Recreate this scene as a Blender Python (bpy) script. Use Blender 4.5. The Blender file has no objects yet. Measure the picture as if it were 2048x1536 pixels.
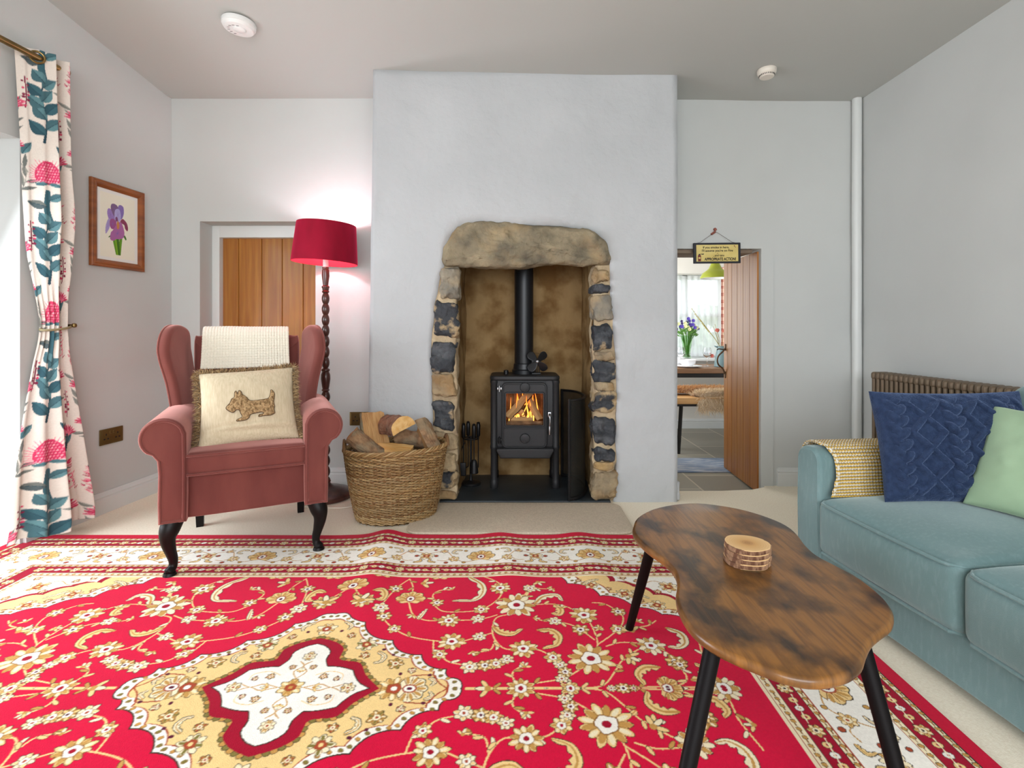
import bpy, bmesh, math, random
import numpy as np
from math import sin, cos, pi, radians, sqrt
from mathutils import Vector, Matrix

SC = bpy.context.scene
COL = SC.collection
random.seed(7)
RNG = np.random.default_rng(11)

# ------------------------------------------------------------------ camera, world, lights, exposure
cam_data = bpy.data.cameras.new('camera')
cam_data.lens = 18.0
cam_data.sensor_width = 36.0
cam_data.shift_y = -110.0 / 2048.0
cam_data.clip_start = 0.02
cam = bpy.data.objects.new('camera', cam_data)
cam.location = (0, 0, 1.0)
cam.rotation_euler = (radians(90), 0, 0)
COL.objects.link(cam)
SC.camera = cam

SC.view_settings.view_transform = 'Standard'
SC.view_settings.look = 'None'
SC.view_settings.gamma = 1.0
SC.view_settings.use_curve_mapping = False
SC.view_settings.exposure = 0.2

world = bpy.data.worlds.new('sky')
world.use_nodes = True
world.node_tree.nodes['Background'].inputs[0].default_value = (0.86, 0.93, 1.0, 1)
world.node_tree.nodes['Background'].inputs[1].default_value = 2.6
SC.world = world
SC.cycles.max_bounces = 8
SC.cycles.diffuse_bounces = 6
SC.cycles.transparent_max_bounces = 12


def area_light(name, loc, rot, sx, sy, power, col):
    l = bpy.data.lights.new(name, 'AREA')
    l.shape = 'RECTANGLE'
    l.size, l.size_y = sx, sy
    l.energy = power
    l.color = col
    o = bpy.data.objects.new(name, l)
    o.location = loc
    o.rotation_euler = rot
    COL.objects.link(o)
    return o


# daylight entering by the garden window on the left, plus fill added from assumed, unseen windows behind and in the dining room
area_light('daylight_left_window', (-2.62, 1.62, 1.0), (0, radians(-66), radians(-5.7)), 1.7, 1.25, 40, (0.86, 0.93, 1.0))
area_light('rear_fill_light', (0.1, -2.12, 1.55), (radians(54), 0, 0), 3.4, 1.5, 97, (0.95, 0.97, 1.0))  # fill added for the room; the window behind is assumed, out of view
area_light('dining_fill_light', (0.84, 4.95, 1.15), (0, radians(-90), radians(8)), 1.0, 0.9, 22, (0.93, 0.97, 1.0))  # fill added to brighten the dining room, hidden by the chimney breast


# ------------------------------------------------------------------ colour and material helpers
def S(r, g, b):
    f = lambda c: (c / 255 / 12.92) if c / 255 <= 0.04045 else ((c / 255 + 0.055) / 1.055) ** 2.4
    return (f(r), f(g), f(b))


def c4(c):
    return (c[0], c[1], c[2], 1.0)


def mk(name, col=None, rough=0.6, col2=None, scale=5, detail=4, lo=0.35, hi=0.65, stretch=(1, 1, 1), distort=0,
       bump=0, bscale=60, bdist=0.002, bstretch=(1, 1, 1), bdetail=3, metal=0, sheen=0, sheen_col=None, attr=False, coat=0, spec=0.5,
       emit=None, estr=0, trans=0, alpha=1, ior=1.45, col3=None, scale3=30, amt3=0.5, lo3=0.45, hi3=0.6, stretch3=(1, 1, 1), sss=0,
       wave=None):
    m = bpy.data.materials.new(name)
    m.use_nodes = True
    nt = m.node_tree
    N, L = nt.nodes, nt.links
    b = N['Principled BSDF']
    b.inputs['Roughness'].default_value = rough
    b.inputs['Metallic'].default_value = metal
    b.inputs['Specular IOR Level'].default_value = spec
    b.inputs['IOR'].default_value = ior
    b.inputs['Alpha'].default_value = alpha
    b.inputs['Transmission Weight'].default_value = trans
    if sheen:
        b.inputs['Sheen Weight'].default_value = sheen
        b.inputs['Sheen Roughness'].default_value = 0.4
        if sheen_col:
            b.inputs['Sheen Tint'].default_value = c4(sheen_col)
    if coat:
        b.inputs['Coat Weight'].default_value = coat
        b.inputs['Coat Roughness'].default_value = 0.12
    if emit:
        b.inputs['Emission Color'].default_value = c4(emit)
        b.inputs['Emission Strength'].default_value = estr
    tc = N.new('ShaderNodeTexCoord')

    def noise(sc, det, st, dist=0.0):
        mp = N.new('ShaderNodeMapping')
        mp.inputs['Scale'].default_value = st
        L.new(tc.outputs['Object'], mp.inputs['Vector'])
        n = N.new('ShaderNodeTexNoise')
        n.inputs['Scale'].default_value = sc
        n.inputs['Detail'].default_value = det
        n.inputs['Distortion'].default_value = dist
        L.new(mp.outputs['Vector'], n.inputs['Vector'])
        return n

    def ramp(src, a, c):
        r = N.new('ShaderNodeMapRange')
        r.inputs['From Min'].default_value = a
        r.inputs['From Max'].default_value = c
        L.new(src, r.inputs['Value'])
        return r.outputs['Result']

    def mix(fac, a, c, mode='MIX'):
        x = N.new('ShaderNodeMix')
        x.data_type = 'RGBA'
        x.blend_type = mode
        if isinstance(fac, float):
            x.inputs[0].default_value = fac
        else:
            L.new(fac, x.inputs[0])
        for i, v in ((6, a), (7, c)):
            if isinstance(v, tuple):
                x.inputs[i].default_value = c4(v)
            else:
                L.new(v, x.inputs[i])
        return x.outputs[2]

    base = col
    if attr:
        a = N.new('ShaderNodeAttribute')
        a.attribute_name = 'Col'
        base = a.outputs['Color']
        if col:
            base = mix(1.0, base, col, 'MULTIPLY')
    if wave:  # wave = (scale, distortion, detail scale, colour, strength, stretch): wood figure
        mp = N.new('ShaderNodeMapping')
        mp.inputs['Scale'].default_value = wave[5]
        L.new(tc.outputs['Object'], mp.inputs['Vector'])
        w = N.new('ShaderNodeTexWave')
        w.inputs['Scale'].default_value = wave[0]
        w.inputs['Distortion'].default_value = wave[1]
        w.inputs['Detail'].default_value = 3
        w.inputs['Detail Scale'].default_value = wave[2]
        L.new(mp.outputs['Vector'], w.inputs['Vector'])
        f = N.new('ShaderNodeMath')
        f.operation = 'MULTIPLY'
        f.inputs[1].default_value = wave[4]
        L.new(w.outputs['Fac'], f.inputs[0])
        base = mix(f.outputs[0], base, wave[3])
    if col2:
        n = noise(scale, detail, stretch, distort)
        base = mix(ramp(n.outputs['Fac'], lo, hi), base, col2, 'MULTIPLY' if attr else 'MIX')
    if col3:
        n = noise(scale3, 4, stretch3)
        f = N.new('ShaderNodeMath')
        f.operation = 'MULTIPLY'
        f.inputs[1].default_value = amt3
        L.new(ramp(n.outputs['Fac'], lo3, hi3), f.inputs[0])
        base = mix(f.outputs[0], base, col3)
    if isinstance(base, tuple):
        b.inputs['Base Color'].default_value = c4(base)
    else:
        L.new(base, b.inputs['Base Color'])
    if bump:
        n = noise(bscale, bdetail, bstretch)
        bp = N.new('ShaderNodeBump')
        bp.inputs['Strength'].default_value = bump
        bp.inputs['Distance'].default_value = bdist
        L.new(n.outputs['Fac'], bp.inputs['Height'])
        L.new(bp.outputs['Normal'], b.inputs['Normal'])
    return m


# ------------------------------------------------------------------ mesh helpers
class MB:
    """collects verts and faces (with optional vertex colours and material slots) into ONE mesh object"""

    def __init__(s):
        s.v, s.f, s.c, s.m = [], [], [], []
        s.n = 0

    def add(s, V, F, col=None, mi=0, fn=None):
        V = np.asarray(V, float).reshape(-1, 3)
        if fn is not None:
            V = np.asarray(fn(V), float)
        s.v.append(V)
        c = np.ones((len(V), 3)) if col is None else np.broadcast_to(np.asarray(col, float), (len(V), 3))
        s.c.append(c)
        for f in F:
            s.f.append(tuple(int(i) + s.n for i in f))
        s.m.extend([mi] * len(F) if isinstance(mi, int) else list(mi))
        s.n += len(V)
        return s

    def build(s, name, mats, parent=None, smooth=True, loc=None, rot=None, colors=False):
        me = bpy.data.meshes.new(name)
        V = np.concatenate(s.v)
        me.from_pydata(V.tolist(), [], s.f)
        for m in (mats if isinstance(mats, (list, tuple)) else [mats]):
            me.materials.append(m)
        if smooth:
            me.polygons.foreach_set('use_smooth', [True] * len(me.polygons))
            if smooth != 'all':
                me.set_sharp_from_angle(angle=radians(38))
        me.polygons.foreach_set('material_index', s.m)
        if colors:
            at = me.color_attributes.new('Col', 'FLOAT_COLOR', 'POINT')
            C = np.ones((len(V), 4), np.float32)
            C[:, :3] = np.concatenate(s.c)
            at.data.foreach_set('color', C.ravel())
        me.update()
        o = bpy.data.objects.new(name, me)
        COL.objects.link(o)
        if parent:
            o.parent = parent
        if loc:
            o.location = loc
        if rot:
            o.rotation_euler = rot
        return o


def grid_obj(name, P, C, mat, parent=None, closed_u=False, smooth=True, flip=False):
    """P (nu,nv,3) lattice of points with colours C (nu,nv,3) -> mesh object, quickly"""
    nu, nv = P.shape[:2]
    idx = np.arange(nu * nv).reshape(nu, nv)
    a = idx if not closed_u else np.vstack([idx, idx[:1]])
    q = np.stack([a[:-1, :-1], a[1:, :-1], a[1:, 1:], a[:-1, 1:]], -1).reshape(-1, 4)
    if flip:
        q = q[:, ::-1]
    me = bpy.data.meshes.new(name)
    nf = len(q)
    me.vertices.add(nu * nv)
    me.vertices.foreach_set('co', P.astype(np.float32).ravel())
    me.loops.add(nf * 4)
    me.loops.foreach_set('vertex_index', q.astype(np.int32).ravel())
    me.polygons.add(nf)
    me.polygons.foreach_set('loop_start', np.arange(0, nf * 4, 4, dtype=np.int32))
    if smooth:
        me.polygons.foreach_set('use_smooth', np.ones(nf, bool))
    me.update(calc_edges=True)
    me.materials.append(mat)
    if C is not None:
        at = me.color_attributes.new('Col', 'FLOAT_COLOR', 'POINT')
        CC = np.ones((nu * nv, 4), np.float32)
        CC[:, :3] = C.reshape(-1, 3)
        at.data.foreach_set('color', CC.ravel())
    o = bpy.data.objects.new(name, me)
    COL.objects.link(o)
    if parent:
        o.parent = parent
    return o


def thing(name, label, cat, loc=(0, 0, 0), rotz=0, group=None, rot=None):
    o = bpy.data.objects.new(name, None)
    o.empty_display_size = 0.1
    COL.objects.link(o)
    o.location = loc
    o.rotation_euler = rot if rot else (0, 0, rotz)
    return tag(o, label, cat, group)


def tag(o, label, cat, group=None):
    o['label'] = label
    o['category'] = cat
    if group:
        o['group'] = group
    return o


def struct(o):
    o['kind'] = 'structure'
    return o


def copy_thing(root, label=None, group=None):
    r = root.copy()
    COL.objects.link(r)
    if label:
        r['label'] = label
    if group:
        r['group'] = group
    for ch in list(root.children):
        c = ch.copy()
        COL.objects.link(c)
        c.parent = r
        for g in ch.children:
            d = g.copy()
            COL.objects.link(d)
            d.parent = c
    return r


def vnoise(P, seed=0):
    """value noise -1..1 on points (n,3)"""
    P = np.asarray(P, float)
    i = np.floor(P).astype(np.int64)
    f = P - i
    f = f * f * (3 - 2 * f)

    def h(a, b, c):
        n = (a * 374761393 + b * 668265263 + c * 2147483647 + seed * 974634777) & 0xFFFFFFFF
        n = ((n ^ (n >> 13)) * 1274126177) & 0xFFFFFFFF
        n = (n ^ (n >> 16)) & 0xFFFF
        return n / 32767.5 - 1
    r = 0
    for dx in (0, 1):
        for dy in (0, 1):
            for dz in (0, 1):
                w = (f[..., 0] if dx else 1 - f[..., 0]) * (f[..., 1] if dy else 1 - f[..., 1]) * (f[..., 2] if dz else 1 - f[..., 2])
                r = r + w * h(i[..., 0] + dx, i[..., 1] + dy, i[..., 2] + dz)
    return r


def fbm(P, oct=3, seed=0):
    r, a, k = 0, 1.0, 1.0
    for o in range(oct):
        r = r + a * vnoise(np.asarray(P) * k, seed + o)
        a *= 0.5
        k *= 2.07
    return r


def axis_pts(h, r, n, k=3):
    """sample points along one axis of a rounded box"""
    if r >= h:
        return np.linspace(-h, h, max(n, 2 * k))
    z = [r * math.tan(t) for t in np.linspace(0, pi / 4, k + 1)[1:]]
    inner = np.linspace(-(h - r), h - r, max(n, 2))
    return np.concatenate([-(h - r) - np.array(z[::-1]), inner, (h - r) + np.array(z)])


def gbox(mb, c, size, r=0.01, n=(2, 2, 2), k=3, fn=None, col=None, mi=0):
    """rounded box with an even lattice on every face, optional deformation fn(V)"""
    hx, hy, hz = [s / 2 for s in size]
    r = min(r, hx, hy, hz)
    if isinstance(n, int):
        n = (n, n, n)
    A = [axis_pts(hx, r, n[0], k), axis_pts(hy, r, n[1], k), axis_pts(hz, r, n[2], k)]
    H = np.array([hx, hy, hz])
    vid, V, F = {}, [], []

    def get(p):
        key = (round(p[0], 6), round(p[1], 6), round(p[2], 6))
        if key not in vid:
            vid[key] = len(V)
            V.append(p)
        return vid[key]
    for ax in range(3):
        u, w = (ax + 1) % 3, (ax + 2) % 3
        for sgn in (-1, 1):
            ids = []
            for a in A[u]:
                row = []
                for b in A[w]:
                    p = [0, 0, 0]
                    p[ax] = sgn * H[ax]
                    p[u] = a
                    p[w] = b
                    row.append(get(p))
                ids.append(row)
            for i in range(len(A[u]) - 1):
                for j in range(len(A[w]) - 1):
                    q = (ids[i][j], ids[i + 1][j], ids[i + 1][j + 1], ids[i][j + 1])
                    F.append(q if sgn > 0 else q[::-1])
    V = np.array(V, float)
    inner = np.clip(V, -(H - r), H - r)
    d = V - inner
    ln = np.linalg.norm(d, axis=1, keepdims=True)
    V = inner + r * d / np.maximum(ln, 1e-9)
    if fn is not None:
        V = fn(V)
    V = V + np.array(c, float)
    mb.add(V, F, col, mi)
    return mb


def box(mb, lo, hi, r=0.0, col=None, mi=0):
    c = [(a + b) / 2 for a, b in zip(lo, hi)]
    s = [b - a for a, b in zip(lo, hi)]
    if r > 0:
        return gbox(mb, c, s, r, (2, 2, 2), 2, None, col, mi)
    x0, y0, z0 = lo
    x1, y1, z1 = hi
    V = [(x0, y0, z0), (x1, y0, z0), (x1, y1, z0), (x0, y1, z0), (x0, y0, z1), (x1, y0, z1), (x1, y1, z1), (x0, y1, z1)]
    F = [(0, 3, 2, 1), (4, 5, 6, 7), (0, 1, 5, 4), (1, 2, 6, 5), (2, 3, 7, 6), (3, 0, 4, 7)]
    return mb.add(V, F, col, mi)


def catmull(pts, n=8, closed=False):
    P = np.array(pts, float)
    m = len(P)
    out = []
    rng = range(m) if closed else range(m - 1)
    for i in rng:
        if closed:
            p0, p1, p2, p3 = P[(i - 1) % m], P[i], P[(i + 1) % m], P[(i + 2) % m]
        else:
            p0, p1, p2, p3 = P[max(i - 1, 0)], P[i], P[i + 1], P[min(i + 2, m - 1)]
        for t in np.linspace(0, 1, n, endpoint=False):
            out.append(0.5 * ((2 * p1) + (-p0 + p2) * t + (2 * p0 - 5 * p1 + 4 * p2 - p3) * t * t + (-p0 + 3 * p1 - 3 * p2 + p3) * t ** 3))
    if not closed:
        out.append(P[-1])
    return np.array(out)


def tube(mb, path, r, sides=8, closed=False, cap=True, col=None, mi=0, flat=1.0):
    P = np.array(path, float)
    n = len(P)
    R = np.broadcast_to(np.asarray(r, float), (n,))
    T = np.roll(P, -1, 0) - np.roll(P, 1, 0)
    if not closed:
        T[0] = P[1] - P[0]
        T[-1] = P[-1] - P[-2]
    T /= np.maximum(np.linalg.norm(T, axis=1, keepdims=True), 1e-9)
    up = np.array([0, 0, 1.0]) if abs(T[0][2]) < 0.9 else np.array([1.0, 0, 0])
    u = np.cross(T[0], up)
    u /= np.linalg.norm(u)
    V = []
    for i in range(n):
        u = u - T[i] * np.dot(u, T[i])
        u /= max(np.linalg.norm(u), 1e-9)
        w = np.cross(T[i], u)
        for k in range(sides):
            a = 2 * pi * k / sides
            V.append(P[i] + R[i] * (cos(a) * u + flat * sin(a) * w))
    F = []
    for i in range(n if closed else n - 1):
        j = (i + 1) % n
        for k in range(sides):
            k2 = (k + 1) % sides
            F.append((i * sides + k, i * sides + k2, j * sides + k2, j * sides + k))
    if cap and not closed:
        F.append(tuple(range(sides))[::-1])
        F.append(tuple((n - 1) * sides + k for k in range(sides)))
    return mb.add(V, F, col, mi)


def lathe(mb, prof, c=(0, 0, 0), segs=32, cap=True, col=None, mi=0, fn=None):
    V, F = [], []
    m = len(prof)
    for r, z in prof:
        for k in range(segs):
            a = 2 * pi * k / segs
            V.append((c[0] + r * cos(a), c[1] + r * sin(a), c[2] + z))
    for i in range(m - 1):
        for k in range(segs):
            k2 = (k + 1) % segs
            F.append((i * segs + k, i * segs + k2, (i + 1) * segs + k2, (i + 1) * segs + k))
    if cap:
        if prof[0][0] > 1e-5:
            F.append(tuple(range(segs))[::-1])
        if prof[-1][0] > 1e-5:
            F.append(tuple((m - 1) * segs + k for k in range(segs)))
    return mb.add(V, F, col, mi, fn)


def inset_poly(P, d):
    """P (n,2) counter-clockwise; move inwards by d"""
    a = P - np.roll(P, 1, 0)
    b = np.roll(P, -1, 0) - P
    a /= np.maximum(np.linalg.norm(a, axis=1, keepdims=True), 1e-9)
    b /= np.maximum(np.linalg.norm(b, axis=1, keepdims=True), 1e-9)
    na = np.stack([-a[:, 1], a[:, 0]], 1)
    nb = np.stack([-b[:, 1], b[:, 0]], 1)
    n = na + nb
    n /= np.maximum(np.linalg.norm(n, axis=1, keepdims=True), 1e-9)
    c = np.clip((n * na).sum(1, keepdims=True), 0.5, 1)
    return P + n * d / c


def slab(mb, outline, T, r, xf, nr=4, crown=0.0, rings=(0.8, 0.6, 0.4, 0.2), center=None, col=None, mi=0):
    """cushion-edged slab from a 2-D outline (ccw); xf maps (n,3) a,b,c -> world"""
    P = np.array(outline, float)
    n = len(P)
    lay = []
    A = np.linspace(pi / 2, 0, nr + 1)
    for a in A:
        lay.append((inset_poly(P, r * (1 - cos(a))), -T / 2 + r * (1 - sin(a))))
    for a in A[::-1][(0 if T > 2 * r + 1e-6 else 1):]:
        lay.append((inset_poly(P, r * (1 - cos(a))), T / 2 - r * (1 - sin(a))))
    cen = np.array(center) if center is not None else P.mean(0)
    top = lay[-1][0]
    bot = lay[0][0]
    L = []
    for s in rings[::-1]:
        L.append((cen + (bot - cen) * s, -T / 2 - crown * (1 - s * s)))
    L += lay
    for s in rings:
        L.append((cen + (top - cen) * s, T / 2 + crown * (1 - s * s)))
    V = np.concatenate([np.column_stack([q, np.full(n, z)]) for q, z in L])
    F = []
    m = len(L)
    for i in range(m - 1):
        for k in range(n):
            k2 = (k + 1) % n
            F.append((i * n + k, i * n + k2, (i + 1) * n + k2, (i + 1) * n + k))
    V = np.vstack([V, [[cen[0], cen[1], -T / 2 - crown]], [[cen[0], cen[1], T / 2 + crown]]])
    for k in range(n):
        k2 = (k + 1) % n
        F.append((m * n, k2, k))
        F.append((m * n + 1, (m - 1) * n + k, (m - 1) * n + k2))
    mb.add(xf(V), F, col, mi)
    return mb


def frame_xf(o, ex, ey, ez):
    o, ex, ey, ez = [np.array(q, float) for q in (o, ex, ey, ez)]
    return lambda V: o + V[:, :1] * ex + V[:, 1:2] * ey + V[:, 2:3] * ez


def rrect(w, h, r, n=5, cx=0, cy=0):
    pts = []
    for sx, sy, a0 in ((1, -1, -90), (1, 1, 0), (-1, 1, 90), (-1, -1, 180)):
        for k in range(n + 1):
            a = radians(a0 + 90 * k / n)
            pts.append((cx + sx * (w / 2 - r) + r * cos(a), cy + sy * (h / 2 - r) + r * sin(a)))
    return pts


# ------------------------------------------------------------------ a small painter for woven / printed patterns (flat colours of the cloth itself)
class Canvas:
    def __init__(s, x0, y0, w, h, res, bg):
        s.x0, s.y0, s.res = x0, y0, res
        s.nx, s.ny = int(round(w / res)) + 1, int(round(h / res)) + 1
        s.a = np.empty((s.nx, s.ny, 3), np.float32)
        s.a[:] = bg

    def win(s, lo, hi):
        i0 = max(int(math.floor((lo[0] - s.x0) / s.res)), 0)
        i1 = min(int(math.ceil((hi[0] - s.x0) / s.res)) + 1, s.nx)
        j0 = max(int(math.floor((lo[1] - s.y0) / s.res)), 0)
        j1 = min(int(math.ceil((hi[1] - s.y0) / s.res)) + 1, s.ny)
        if i0 >= i1 or j0 >= j1:
            return None
        X, Y = np.meshgrid(s.x0 + np.arange(i0, i1) * s.res, s.y0 + np.arange(j0, j1) * s.res, indexing='ij')
        return (slice(i0, i1), slice(j0, j1)), X, Y

    def put(s, w, mask, col, op=1.0):
        v = s.a[w]
        c = np.array(col, np.float32)
        v[mask] = v[mask] * (1 - op) + c * op

    def poly(s, pts, col, op=1.0):
        P = np.asarray(pts, float)
        w = s.win(P.min(0), P.max(0))
        if not w:
            return
        ins = np.zeros(w[1].shape, bool)
        x1, y1 = P[-1]
        for x2, y2 in P:
            if y1 != y2:
                ins ^= ((y1 > w[2]) != (y2 > w[2])) & (w[1] < (x2 - x1) * (w[2] - y1) / (y2 - y1) + x1)
            x1, y1 = x2, y2
        s.put(w[0], ins, col, op)

    def disc(s, x, y, r, col, op=1.0):
        w = s.win((x - r, y - r), (x + r, y + r))
        if w:
            s.put(w[0], (w[1] - x) ** 2 + (w[2] - y) ** 2 < r * r, col, op)

    def ell(s, x, y, a, b, rot, col, op=1.0):
        r = max(a, b)
        w = s.win((x - r, y - r), (x + r, y + r))
        if w:
            c, d = cos(rot), sin(rot)
            U = (w[1] - x) * c + (w[2] - y) * d
            V = -(w[1] - x) * d + (w[2] - y) * c
            s.put(w[0], (U / a) ** 2 + (V / b) ** 2 < 1, col, op)

    def stroke(s, pts, w0, col, w1=None, op=1.0):
        P = np.asarray(pts, float)
        n = len(P)
        w1 = w0 if w1 is None else w1
        for i in range(n - 1):
            a, b = P[i], P[i + 1]
            ra = w0 + (w1 - w0) * i / max(n - 1, 1)
            rb = w0 + (w1 - w0) * (i + 1) / max(n - 1, 1)
            m = max(ra, rb)
            w = s.win(np.minimum(a, b) - m, np.maximum(a, b) + m)
            if not w:
                continue
            d = b - a
            L2 = max(d @ d, 1e-12)
            t = np.clip(((w[1] - a[0]) * d[0] + (w[2] - a[1]) * d[1]) / L2, 0, 1)
            dist = np.hypot(w[1] - a[0] - t * d[0], w[2] - a[1] - t * d[1])
            s.put(w[0], dist < (ra + (rb - ra) * t), col, op)

    def sample(s, X, Y):
        i = np.clip((X - s.x0) / s.res, 0, s.nx - 1.001)
        j = np.clip((Y - s.y0) / s.res, 0, s.ny - 1.001)
        i0, j0 = i.astype(int), j.astype(int)
        fi, fj = (i - i0)[..., None], (j - j0)[..., None]
        a = s.a
        return (a[i0, j0] * (1 - fi) * (1 - fj) + a[i0 + 1, j0] * fi * (1 - fj) + a[i0, j0 + 1] * (1 - fi) * fj + a[i0 + 1, j0 + 1] * fi * fj)
# ------------------------------------------------------------------ materials of the setting
plaster = mk('white_plaster', S(199, 201, 199), 0.85, col2=S(193, 195, 193), scale=1.3, bump=0.3, bscale=4, bdist=0.016, bdetail=4, spec=0.2)
plaster_rough = mk('rough_white_plaster', S(184, 186, 188), 0.85, col2=S(177, 179, 181), scale=1.7, bump=0.7, bscale=5.5, bdist=0.03, bdetail=6, spec=0.2)
ceiling_m = mk('ceiling_paint', S(186, 187, 183), 0.9, bump=0.3, bscale=2.5, bdist=0.02, spec=0.15)
gloss_white = mk('white_gloss_paint', S(214, 216, 214), 0.35)
carpet = mk('cream_carpet', S(246, 236, 216), 0.95, col2=S(238, 226, 204), scale=130, detail=2, bump=0.35, bscale=380, bdist=0.003, spec=0.1)
tile_m = None


def tile_material():
    m = bpy.data.materials.new('grey_floor_tiles')
    m.use_nodes = True
    nt = m.node_tree
    N, L = nt.nodes, nt.links
    b = N['Principled BSDF']
    tc = N.new('ShaderNodeTexCoord')
    mp = N.new('ShaderNodeMapping')
    mp.inputs['Rotation'].default_value = (0, 0, radians(90))
    L.new(tc.outputs['Object'], mp.inputs['Vector'])
    br = N.new('ShaderNodeTexBrick')
    br.inputs['Scale'].default_value = 1.0
    br.inputs['Brick Width'].default_value = 0.62
    br.inputs['Row Height'].default_value = 0.42
    br.inputs['Mortar Size'].default_value = 0.006
    br.inputs['Color1'].default_value = c4(S(160, 156, 142))
    br.inputs['Color2'].default_value = c4(S(144, 140, 128))
    br.inputs['Mortar'].default_value = c4(S(196, 188, 170))
    L.new(mp.outputs['Vector'], br.inputs['Vector'])
    L.new(br.outputs['Color'], b.inputs['Base Color'])
    b.inputs['Roughness'].default_value = 0.45
    return m


tile_m = tile_material()
YB, YF = 3.27, 2.955          # alcove wall, chimney breast front
WX = lambda y: -2.502 + 0.1 * y   # left wall runs slightly askew
RX = 2.213


def prism(mb, poly, z0, z1):
    n = len(poly)
    V = [(x, y, z0) for x, y in poly] + [(x, y, z1) for x, y in poly]
    F = [tuple(range(n))[::-1], tuple(range(n, 2 * n))] + [(i, (i + 1) % n, n + (i + 1) % n, n + i) for i in range(n)]
    return mb.add(V, F)


# floor
m = MB()
prism(m, [(-2.85, -2.2), (2.4, -2.2), (2.4, 3.4), (1.62, 3.3), (1.6, 3.24), (1.5, 3.19), (1.3, 3.165), (0.93, 3.16), (0.93, 3.4), (0.7, 3.5), (-2.4, 3.5), (-2.85, 2.4)], -0.06, 0.0)
struct(m.build('floor', carpet, smooth=False))
m = MB()
prism(m, [(0.62, 3.1), (3.4, 3.1), (3.4, 5.7), (0.62, 5.7)], -0.13, -0.065)
struct(m.build('floor_dining', tile_m, smooth=False))

# ceiling: nearly level, rising towards the front left as old ceilings do
nx, ny = 40, 44
X, Y = np.meshgrid(np.linspace(-2.75, 2.4, nx), np.linspace(-2.2, 3.5, ny), indexing='ij')
rise = np.clip((3.24 - Y), 0, 1.4) * np.clip(-(X - 0.4) / 2.6, 0, 1) * 0.17
Z = 2.472 + rise + 0.006 * vnoise(np.stack([X * 1.7, Y * 1.7, 0 * X], -1), 3) - 0.006 * np.clip(X, 0, 3)
P = np.stack([X, Y, Z], -1)
struct(grid_obj('ceiling', P, None, ceiling_m, flip=True))
ceil_z = lambda x, y: 2.472 + min(max(3.24 - y, 0), 1.4) * min(max(-(x - 0.4) / 2.6, 0), 1) * 0.17 - 0.006 * max(x, 0)

# left wall with the garden opening
m = MB()
TH = 0.42
pl = lambda y0, y1: [(WX(y0), y0), (WX(y1), y1), (WX(y1) - TH, y1), (WX(y0) - TH, y0)]
prism(m, pl(2.358, 3.6), -0.05, 2.9)
struct(m.build('wall_left', plaster, smooth=False))
m = MB()
prism(m, pl(0.9, 2.358), 1.877, 2.9)
prism(m, pl(-2.2, 0.9), -0.05, 2.9)
struct(m.build('wall_left_front', plaster, smooth=False))
# glazed garden door in that opening
m = MB()
a0, a1 = Vector((WX(0.9) - TH, 0.9, 0)), Vector((WX(2.358) - TH, 2.358, 0))
xf = frame_xf(a0, (a1 - a0) / (a1 - a0).length, (0, 0, 1), (-1, 0.1, 0))
Lw = (a1 - a0).length
for u0, u1, z0, z1 in ((0, 0.07, 0, 1.9), (Lw - 0.07, Lw, 0, 1.9), (0.07, Lw - 0.07, 0, 0.2), (0.07, Lw - 0.07, 1.8, 1.9), (Lw / 2 - 0.05, Lw / 2 + 0.05, 0.2, 1.8)):
    mm = MB()
    box(mm, (u0, z0, 0), (u1, z1, 0.06))
    m.add(xf(mm.v[0]), mm.f)
w1 = struct(m.build('window_1', gloss_white, smooth=False))
glass_m = mk('window_glass', (1, 1, 1), 0.02, trans=1.0, ior=1.1)
m = MB()
mm = MB()
box(mm, (0.07, 0.2, 0.025), (Lw - 0.07, 1.8, 0.031))
m.add(xf(mm.v[0]), mm.f)
m.build('pane', glass_m, w1, smooth=False)

# right and rear walls
m = MB()
prism(m, [(RX, -2.2), (RX + 0.2, -2.2), (RX + 0.2, 3.5), (RX, 3.5)], -0.05, 2.9)
struct(m.build('wall_right', plaster, smooth=False))
m = MB()
box(m, (-2.9, -2.4, -0.05), (2.4, -2.2, 0.6))
box(m, (-2.9, -2.4, 2.25), (2.4, -2.2, 2.9))
box(m, (-2.9, -2.4, 0.6), (-1.8, -2.2, 2.25))
box(m, (2.0, -2.4, 0.6), (2.4, -2.2, 2.25))
struct(m.build('wall_back', plaster, smooth=False))

# far wall, left alcove, with the low recess of the closed door
m = MB()
box(m, (-2.6, YB, -0.05), (-1.993, YB + 0.3, 2.9))
box(m, (-1.993, YB, 1.687), (-1.255, YB + 0.3, 2.9))
box(m, (-1.255, YB, -0.05), (-0.7, YB + 0.3, 2.9))
struct(m.build('wall_far_left', plaster, smooth=False))
# far wall, right alcove, with the open doorway
m = MB()
box(m, (0.93, YB, 1.512), (1.607, YB + 0.2, 2.9))
box(m, (1.607, YB, -0.05), (2.45, YB + 0.2, 2.9))
struct(m.build('wall_far_right', plaster, smooth=False))

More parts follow.
